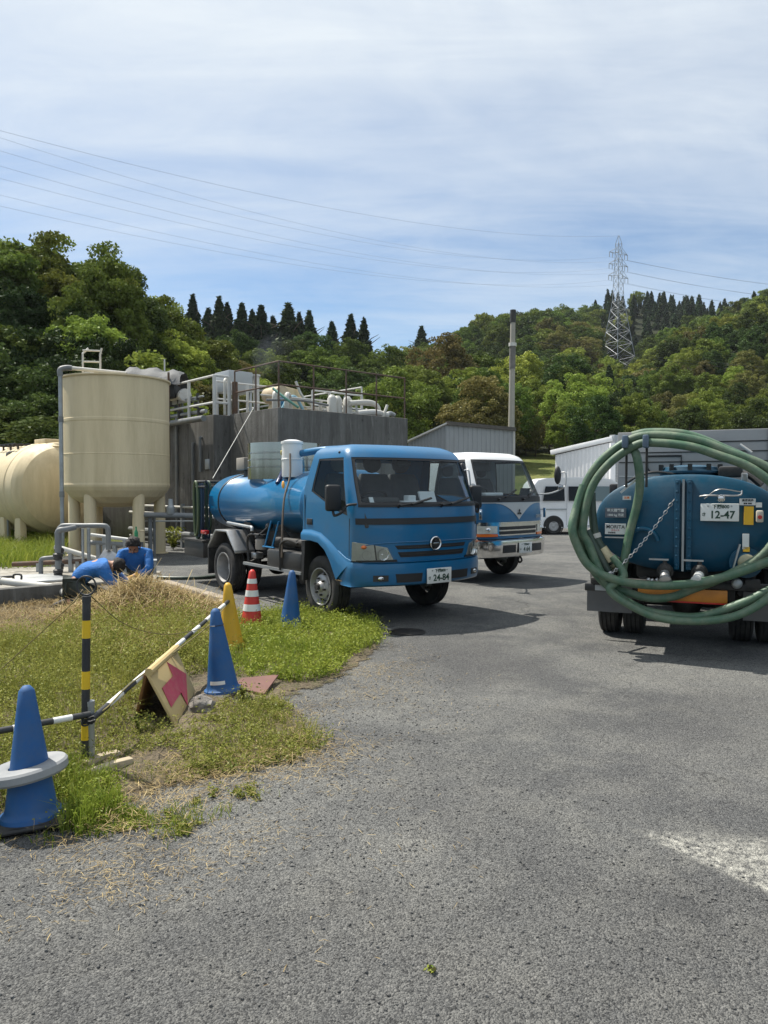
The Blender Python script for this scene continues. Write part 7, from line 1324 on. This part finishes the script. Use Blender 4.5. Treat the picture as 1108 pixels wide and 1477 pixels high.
sdv = np.where(inside(Pv, fx, fy_), dmin, -dmin); ii = np.arange(len(fx)).reshape(gx_.shape); qf = np.stack([ii[:-1, :-1], ii[:-1, 1:], ii[1:, 1:], ii[1:, :-1]], -1).reshape(-1, 4); qf = qf[sdv[qf].max(1) > -.3]
sz_ = .006 + np.clip(sdv, 0, .5) * .05 + np.clip(sdv * 4, 0, 1) * rv.normal(0, .004, len(fx))
mt = M_SOIL.node_tree; bs_ = mt.nodes['Principled BSDF']; outn = [n for n in mt.nodes if n.type == 'OUTPUT_MATERIAL'][0]; at_ = nd(mt, 'ShaderNodeAttribute', attribute_name='tone'); ge = nd(mt, 'ShaderNodeNewGeometry'); no = nd(mt, 'ShaderNodeTexNoise'); no.inputs['Scale'].default_value = 9; no.inputs['Detail'].default_value = 9; no.inputs['Roughness'].default_value = .75; mt.links.new(ge.outputs['Position'], no.inputs['Vector'])
m1 = nd(mt, 'ShaderNodeMath', operation='MULTIPLY_ADD'); mt.links.new(no.outputs[0], m1.inputs[0]); m1.inputs[1].default_value = 2.6; m1.inputs[2].default_value = -1.3; m2 = nd(mt, 'ShaderNodeMath', operation='ADD'); mt.links.new(m1.outputs[0], m2.inputs[0]); mt.links.new(at_.outputs['Fac'], m2.inputs[1]); m3 = nd(mt, 'ShaderNodeMapRange'); m3.inputs[1].default_value = -.05; m3.inputs[2].default_value = .2; mt.links.new(m2.outputs[0], m3.inputs[0])
tr_ = nd(mt, 'ShaderNodeBsdfTransparent'); mxs_ = nd(mt, 'ShaderNodeMixShader'); mt.links.new(m3.outputs[0], mxs_.inputs[0]); mt.links.new(tr_.outputs[0], mxs_.inputs[1]); mt.links.new(bs_.outputs[0], mxs_.inputs[2]); mt.links.new(mxs_.outputs[0], outn.inputs[0])      # thin soil breaks up over the asphalt at its edge
tag(link('verge_ground', npmesh('verge_ground', np.stack([fx, fy_, sz_], 1), qf, M_SOIL, np.clip(sdv / .22, -1.2, 2), smooth=True)), kind='structure')
Z1 = poly_w([(338, 915), (352, 893), (420, 884), (500, 886), (546, 908), (548, 930), (505, 948), (482, 975), (440, 988), (360, 985), (345, 955)]); Z1b = poly_w([(290, 890), (340, 884), (346, 985), (310, 985), (292, 940)])
Z2 = poly_w([(-260, 935), (60, 925), (120, 905), (180, 905), (290, 900), (300, 980), (215, 985), (200, 1050), (150, 1075), (90, 1070), (60, 1010), (-260, 1010)]); Z2b = poly_w([(-260, 1000), (70, 1000), (115, 1095), (90, 1200), (-260, 1235)])
Z3 = poly_w([(120, 1090), (205, 1045), (262, 1062), (330, 1012), (400, 1012), (466, 1062), (452, 1090), (380, 1110), (300, 1122), (200, 1130)]); Z3b = poly_w([(84, 1195), (92, 1112), (150, 1104), (172, 1170), (110, 1206)]); Z3d = poly_w([(-260, 1206), (92, 1190), (190, 1172), (230, 1190), (90, 1216), (-260, 1236)]); Z3c = poly_w([(200, 1190), (270, 1160), (330, 1140), (400, 1128), (390, 1150), (300, 1185), (250, 1215)])
Z4 = poly_w([(-260, 880), (95, 868), (150, 872), (160, 905), (90, 930), (-260, 945)]); Z5 = poly_w([(-200, 778), (70, 772), (96, 800), (70, 822), (-200, 834)])
def tufts(P, n, leaves, h, spread, leaf, tone=(0, 1), seed=0., thr=.0, ns=4.):
    """leafy plants: stems leaning out from a root, leaves along them"""
    c = sample(P, n); k = vn(c[:, 0], c[:, 1], ns, seed); c = c[k > thr]; n = len(c); H_ = rv.uniform(h[0], h[1], n) * rv.uniform(.6, 1.15, n); tn = rv.random(n) * .5
    st = 7; a = rv.uniform(0, 6.283, (n, st)); ln = rv.uniform(.1, 1., (n, st)) * spread; hs = rv.uniform(.55, 1.1, (n, st))
    m = n * leaves; pi = np.repeat(np.arange(n), leaves); si = rv.integers(0, st, m); t_ = rv.uniform(.12, 1., m) ** .8; A = a[pi, si]; Lh = ln[pi, si] * H_[pi] * t_ ** 1.3
    x = c[pi, 0] + np.cos(A) * Lh + rv.normal(0, leaf * .9, m); y = c[pi, 1] + np.sin(A) * Lh + rv.normal(0, leaf * .9, m); z = H_[pi] * hs[pi, si] * t_ + rv.normal(0, .004, m)
    v, f = rquads(rv, np.stack([x, y, np.maximum(z, .006)], 1), np.stack([np.cos(A) * .4, np.sin(A) * .4, np.full(m, .8)], 1), leaf * (1.15 - .5 * t_), .48, .55)
    tt_ = np.clip(tone[0] + (tone[1] - tone[0]) * (tn[pi] + .35 * t_ + .15 * rv.random(m)), 0, 1); return v, f, np.repeat(tt_, 4)
Z2c = poly_w([(130, 905), (300, 895), (330, 925), (300, 975), (150, 985), (60, 960)])
stuff('lush_grass', 'bright green grass and weeds growing at the asphalt edge before the tanker', 'grass', [grass(Z1, 9000, .05, .20, .0045, (.2, 1.), (0, .9), 4, .2), grass(Z1b, 2200, .05, .2, .0045, (.2, 1.), (.1, .9), 4, .1), tufts(Z1, 750, 34, (.07, .22), .9, .016, (.1, .95), 1), tufts(Z1b, 150, 34, (.08, .2), .9, .015, (.1, 1), 2), grass(Z3b, 1500, .06, .20, .004, (.1, .9), (0, .8), 6, .2, 2), tufts(Z3b, 110, 34, (.05, .15), .8, .010, (.1, .9), 3), grass(Z3d, 2600, .02, .07, .0035, (.2, 1.), (0, .8), 8, .3, 2), tufts(Z3d, 220, 26, (.02, .06), 1.2, .009, (.2, .9), 3, .45, 7), grass(Z3c, 500, .02, .08, .0035, (.2, 1.), (.1, .7), 9, .5, 4)], L_GRASS)
stuff('weeds', 'low yellowish green weeds covering the verge round the arrow sign', 'weeds', [tufts(Z2, 1250, 42, (.08, .38), .7, .013, (0, 1), 4), tufts(Z2c, 420, 44, (.14, .42), .7, .015, (.1, 1), 5), tufts(Z2b, 1000, 38, (.06, .32), .7, .011, (0, 1), 6), tufts(Z3, 560, 36, (.04, .15), 1.1, .010, (0, 1), 7, .3, 6), tufts(Z3c, 90, 30, (.02, .06), 1.3, .009, (.1, .9), 8, .5, 8), weeds(Z2, 10000, .06, .008, (.2, 1), 5, .1), weeds(Z3, 5000, .04, .007, (.2, 1), 7, .3, 5), grass(Z2, 8500, .10, .42, .003, (.2, 1.1), (.5, 1), 5, .1), grass(Z2b, 6000, .08, .28, .003, (.2, 1.), (.2, 1), 6, .1), grass(Z3, 2000, .04, .14, .003, (.3, 1.2), (.4, 1), 6, .3)], L_WEED)
stuff('tall_grass', 'rough tall grass in front of the lying cream tank', 'grass', [grass(Z5, 14000, .25, .62, .012, (.3, 1.1), (0, 1), 1.6, .05)], L_GRASS)
dry = []; Z4b = poly_w([(120, 905), (215, 895), (310, 890), (330, 930), (230, 965), (90, 955)]); p = sample(Z4b, 4200, .1); dry.append((*straw(p, np.full(4200, .16), .004, rv.uniform(.01, .16, 4200), .5), np.repeat(rv.uniform(0, .7, 4200), 5)))
p = sample(Z4, 22000); dry.append((*straw(p, np.full(22000, .12), .004, rv.uniform(.005, .09, 22000) * (.3 + .9 * vn(p[:, 0], p[:, 1], 5, 3)), .5), np.repeat(rv.uniform(0, .6, 22000), 5)))
for P_, n in ((Z2, 1800), (Z2b, 900), (Z3, 1300), (Z1, 600), (poly_w([(60, 1215), (120, 1160), (230, 1110), (380, 1085), (470, 1050), (480, 1105), (330, 1150), (180, 1220)]), 1900)): p = sample(P_, n, .12); dry.append((*straw(p, np.full(n, .07), .0024, rv.uniform(.012, .05, n), .22), np.repeat(rv.uniform(0, .8, n), 5)))
for P_, n, l in ((poly_w([(400, 985), (500, 955), (560, 925), (600, 960), (590, 1000), (500, 1030), (520, 1060), (470, 1090), (420, 1020)]), 2200, .05), (poly_w([(0, 1215), (120, 1195), (262, 1200), (420, 1110), (500, 1100), (470, 1150), (300, 1230), (180, 1290), (0, 1330)]), 1900, .038), (Z3, 2500, .07), (poly_w([(500, 960), (640, 940), (700, 1000), (560, 1120), (470, 1100)]), 450, .05), (poly_w([(0, 1300), (400, 1180), (560, 1120), (620, 1250), (300, 1400)]), 500, .04)):
    p = sample(P_, n, .15); k = vn(p[:, 0], p[:, 1], 5, 7); p = p[rv.random(n) < k ** 1.5 * 1.3]; m_ = len(p); dry.append((*straw(p, np.full(m_, l), .002, rv.uniform(.005, .012, m_), .05), np.repeat(rv.uniform(0, .9, m_), 5)))
stuff('dry_clippings', 'dry brown grass clippings scattered over the verge and asphalt', 'clippings', dry, L_DRY)
# heap of cut weeds
hc, hr = np.array([-2.70, 8.25]), np.array([1.0, .85])
def hz(x, y):
    u, v = (x - hc[0]) / hr[0], (y - hc[1]) / hr[1]; r2 = u * u + v * v; pk = .33 * np.exp(-((x + 2.86) ** 2 / .16 + (y - 8.58) ** 2 / .16)); return np.maximum(0, .20 * (1 - r2)) + pk * np.maximum(0, 1 - r2 * .55) * .62
n = 30; xs, ys = np.linspace(-1, 1, n), np.linspace(-1, 1, n); gx_, gy_ = np.meshgrid(hc[0] + xs * hr[0] * 1.05, hc[1] + ys * hr[1] * 1.05); hv = np.stack([gx_, gy_, hz(gx_, gy_) - .02 + rv.normal(0, .008, gx_.shape)], -1).reshape(-1, 3); ii = np.arange(n * n).reshape(n, n); hf = np.stack([ii[:-1, :-1], ii[:-1, 1:], ii[1:, 1:], ii[1:, :-1]], -1).reshape(-1, 4)
hp_ = thing('straw_heap', 'heap of cut dry weeds piled in front of the kneeling workers', 'heap'); link('mound', npmesh('mound', hv, hf, M_SOIL, np.full(len(hv), 2.), smooth=True), hp_)
a = rv.uniform(0, 6.283, 9000); r = rv.uniform(0, 1, 9000) ** .5; p = hc + np.stack([np.cos(a) * r * hr[0], np.sin(a) * r * hr[1]], 1); zz_ = hz(p[:, 0], p[:, 1]); sv_, sf_ = straw(p, np.full(9000, .30) * rv.choice([.5, 1., 1.4], 9000), .0055, zz_ + rv.uniform(0, .07, 9000), .42); st_ = np.repeat(np.clip(rv.uniform(0, 1, 9000) * .8 + .2 * vn(p[:, 0], p[:, 1], 6), 0, 1), 5)
o = link('straw', npmesh('straw', sv_, sf_, L_DRY, st_), hp_); o['kind'] = 'stuff'
p = hc + np.stack([np.cos(a) * r * hr[0] * 1.05, np.sin(a) * r * hr[1] * 1.05], 1)[:7000]; z = hz(p[:, 0], p[:, 1]) + rv.uniform(0, .07, 7000); q = rv.random(7000) < np.clip(1.1 - z * 2.2, .15, 1); v, f = rquads(rv, np.concatenate([p, z[:, None]], 1)[q], np.tile([0, -.3, .8], (q.sum(), 1)), np.full(q.sum(), .014), .5, .8); o = link('withered_leaves', npmesh('withered_leaves', v, f, L_WEED, np.repeat(rv.uniform(.3, 1, q.sum()), 4)), hp_); o['kind'] = 'stuff'
# a few plants that stand alone
def plant(label, loc, h, n, m, spread, leaf=.03):
    o = thing('weed_plant', label, 'plant', loc); t_ = rv.uniform(0.1, 1, n); a = rv.uniform(0, 6.28, n); P_ = np.stack([np.cos(a) * spread * t_ * rv.uniform(.2, 1, n), np.sin(a) * spread * t_ * rv.uniform(.2, 1, n), t_ * h], 1); v, f = rquads(rv, P_, np.tile([0, -.3, .8], (n, 1)), np.full(n, leaf), .45, .6); link('leaves', npmesh('leaves', v, f, m, np.repeat(rv.random(n), 4)), o)
    g = MB()
    for k in range(4): a_ = rv.uniform(0, 6.28); g.tube([(0, 0, 0), (math.cos(a_) * spread * .4, math.sin(a_) * spread * .4, h * .9)], .006, 5)
    g.build('stem', LF['olive'], o)
plant('bright yellow-green weed growing at the foot of the stained concrete wall', G(250, 793), .55, 260, LF['light'], .35, .05); plant('wide bushy weed at the base of the wall beside the pipes', G(285, 800) + V(0, .4, 0), .3, 200, LF['mid'], .4, .05)
plant('small leafy weed sprouting in front of the tall blue cone', G(352, 1016), .14, 160, L_WEED, .12, .012); plant('little weed tuft in front of the arrow sign opening', G(204, 1062), .14, 140, L_WEED, .10, .012); plant('lone tuft of grass on the asphalt near the camera', G(622, 1402), .016, 16, L_GRASS, .03, .006)
# loose pebbles on the asphalt
pv_, pf_ = [], []; ob_ = MB().ball((0, 0, 0), 1., 6, 4); bv = np.array(ob_.v); bf_ = [f for f in ob_.f]; k = 0
for x, y in np.concatenate([sample(poly_w([(0, 1460), (1100, 1460), (1100, 1250), (600, 1050), (480, 1080), (300, 1200), (0, 1250)]), 1500), sample(poly_w([(400, 1000), (640, 940), (700, 1050), (480, 1120)]), 700)]):
    s = rv.uniform(.002, .0065) * np.array([1, rv.uniform(.6, 1), rv.uniform(.5, .8)]); pv_.append(bv * s + rv.normal(0, .0008, bv.shape) + [x, y, s[2] * .6]); pf_ += [tuple(i + k for i in f) for f in bf_]; k += len(bv)
me = bpy.data.meshes.new('pebbles'); me.from_pydata(np.concatenate(pv_).tolist(), [], pf_); me.materials.append(mat('pebble', (.11, .108, .104), .85, var=.6, vscale=7)); tag(link('loose_gravel', me), 'loose grit and pebbles strewn over the asphalt', 'gravel', kind='stuff')
# exhaust haze over the pump of the front tanker
sm = bpy.data.materials.new('exhaust'); sm.use_nodes = True; t = sm.node_tree; t.nodes.clear(); pv = nd(t, 'ShaderNodeVolumePrincipled'); pv.inputs['Color'].default_value = (.75, .82, .95, 1); tcn = nd(t, 'ShaderNodeTexCoord'); nn_ = nd(t, 'ShaderNodeTexNoise'); nn_.inputs['Scale'].default_value = 1.3; t.links.new(tcn.outputs['Object'], nn_.inputs[0]); mr = nd(t, 'ShaderNodeMapRange'); mr.inputs[1].default_value = .42; mr.inputs[2].default_value = .75; mr.inputs[4].default_value = .14; t.links.new(nn_.outputs[0], mr.inputs[0]); t.links.new(mr.outputs[0], pv.inputs['Density']); oo = nd(t, 'ShaderNodeOutputMaterial'); t.links.new(pv.outputs[0], oo.inputs['Volume'])
e0 = D(420, 632, 10.0); g = MB(); g.lathe([(.02, 0), (.12, .1), (.24, .5), (.36, .9), (.40, 1.2), (.2, 1.45), (.02, 1.5)], e0, (-.15, .15, 1), 16); tag(g.build('smoke', sm), 'faint bluish exhaust smoke rising from the canister on the front tanker', 'smoke', kind='stuff')

# ================================================================== thin spring haze in the valley air
hz_ = MB(); hz_.bx(-420, 420, -420, 420, -1.2, 95); hm_ = bpy.data.materials.new('haze'); hm_.use_nodes = True; t = hm_.node_tree; t.nodes.clear(); pv = nd(t, 'ShaderNodeVolumePrincipled'); pv.inputs['Color'].default_value = (.86, .92, 1, 1); pv.inputs['Density'].default_value = .00014; pv.inputs['Anisotropy'].default_value = .2
oo = nd(t, 'ShaderNodeOutputMaterial'); t.links.new(pv.outputs[0], oo.inputs['Volume']); tag(hz_.build('haze', hm_, smooth=False), 'thin pale haze in the valley air', 'haze', kind='stuff')
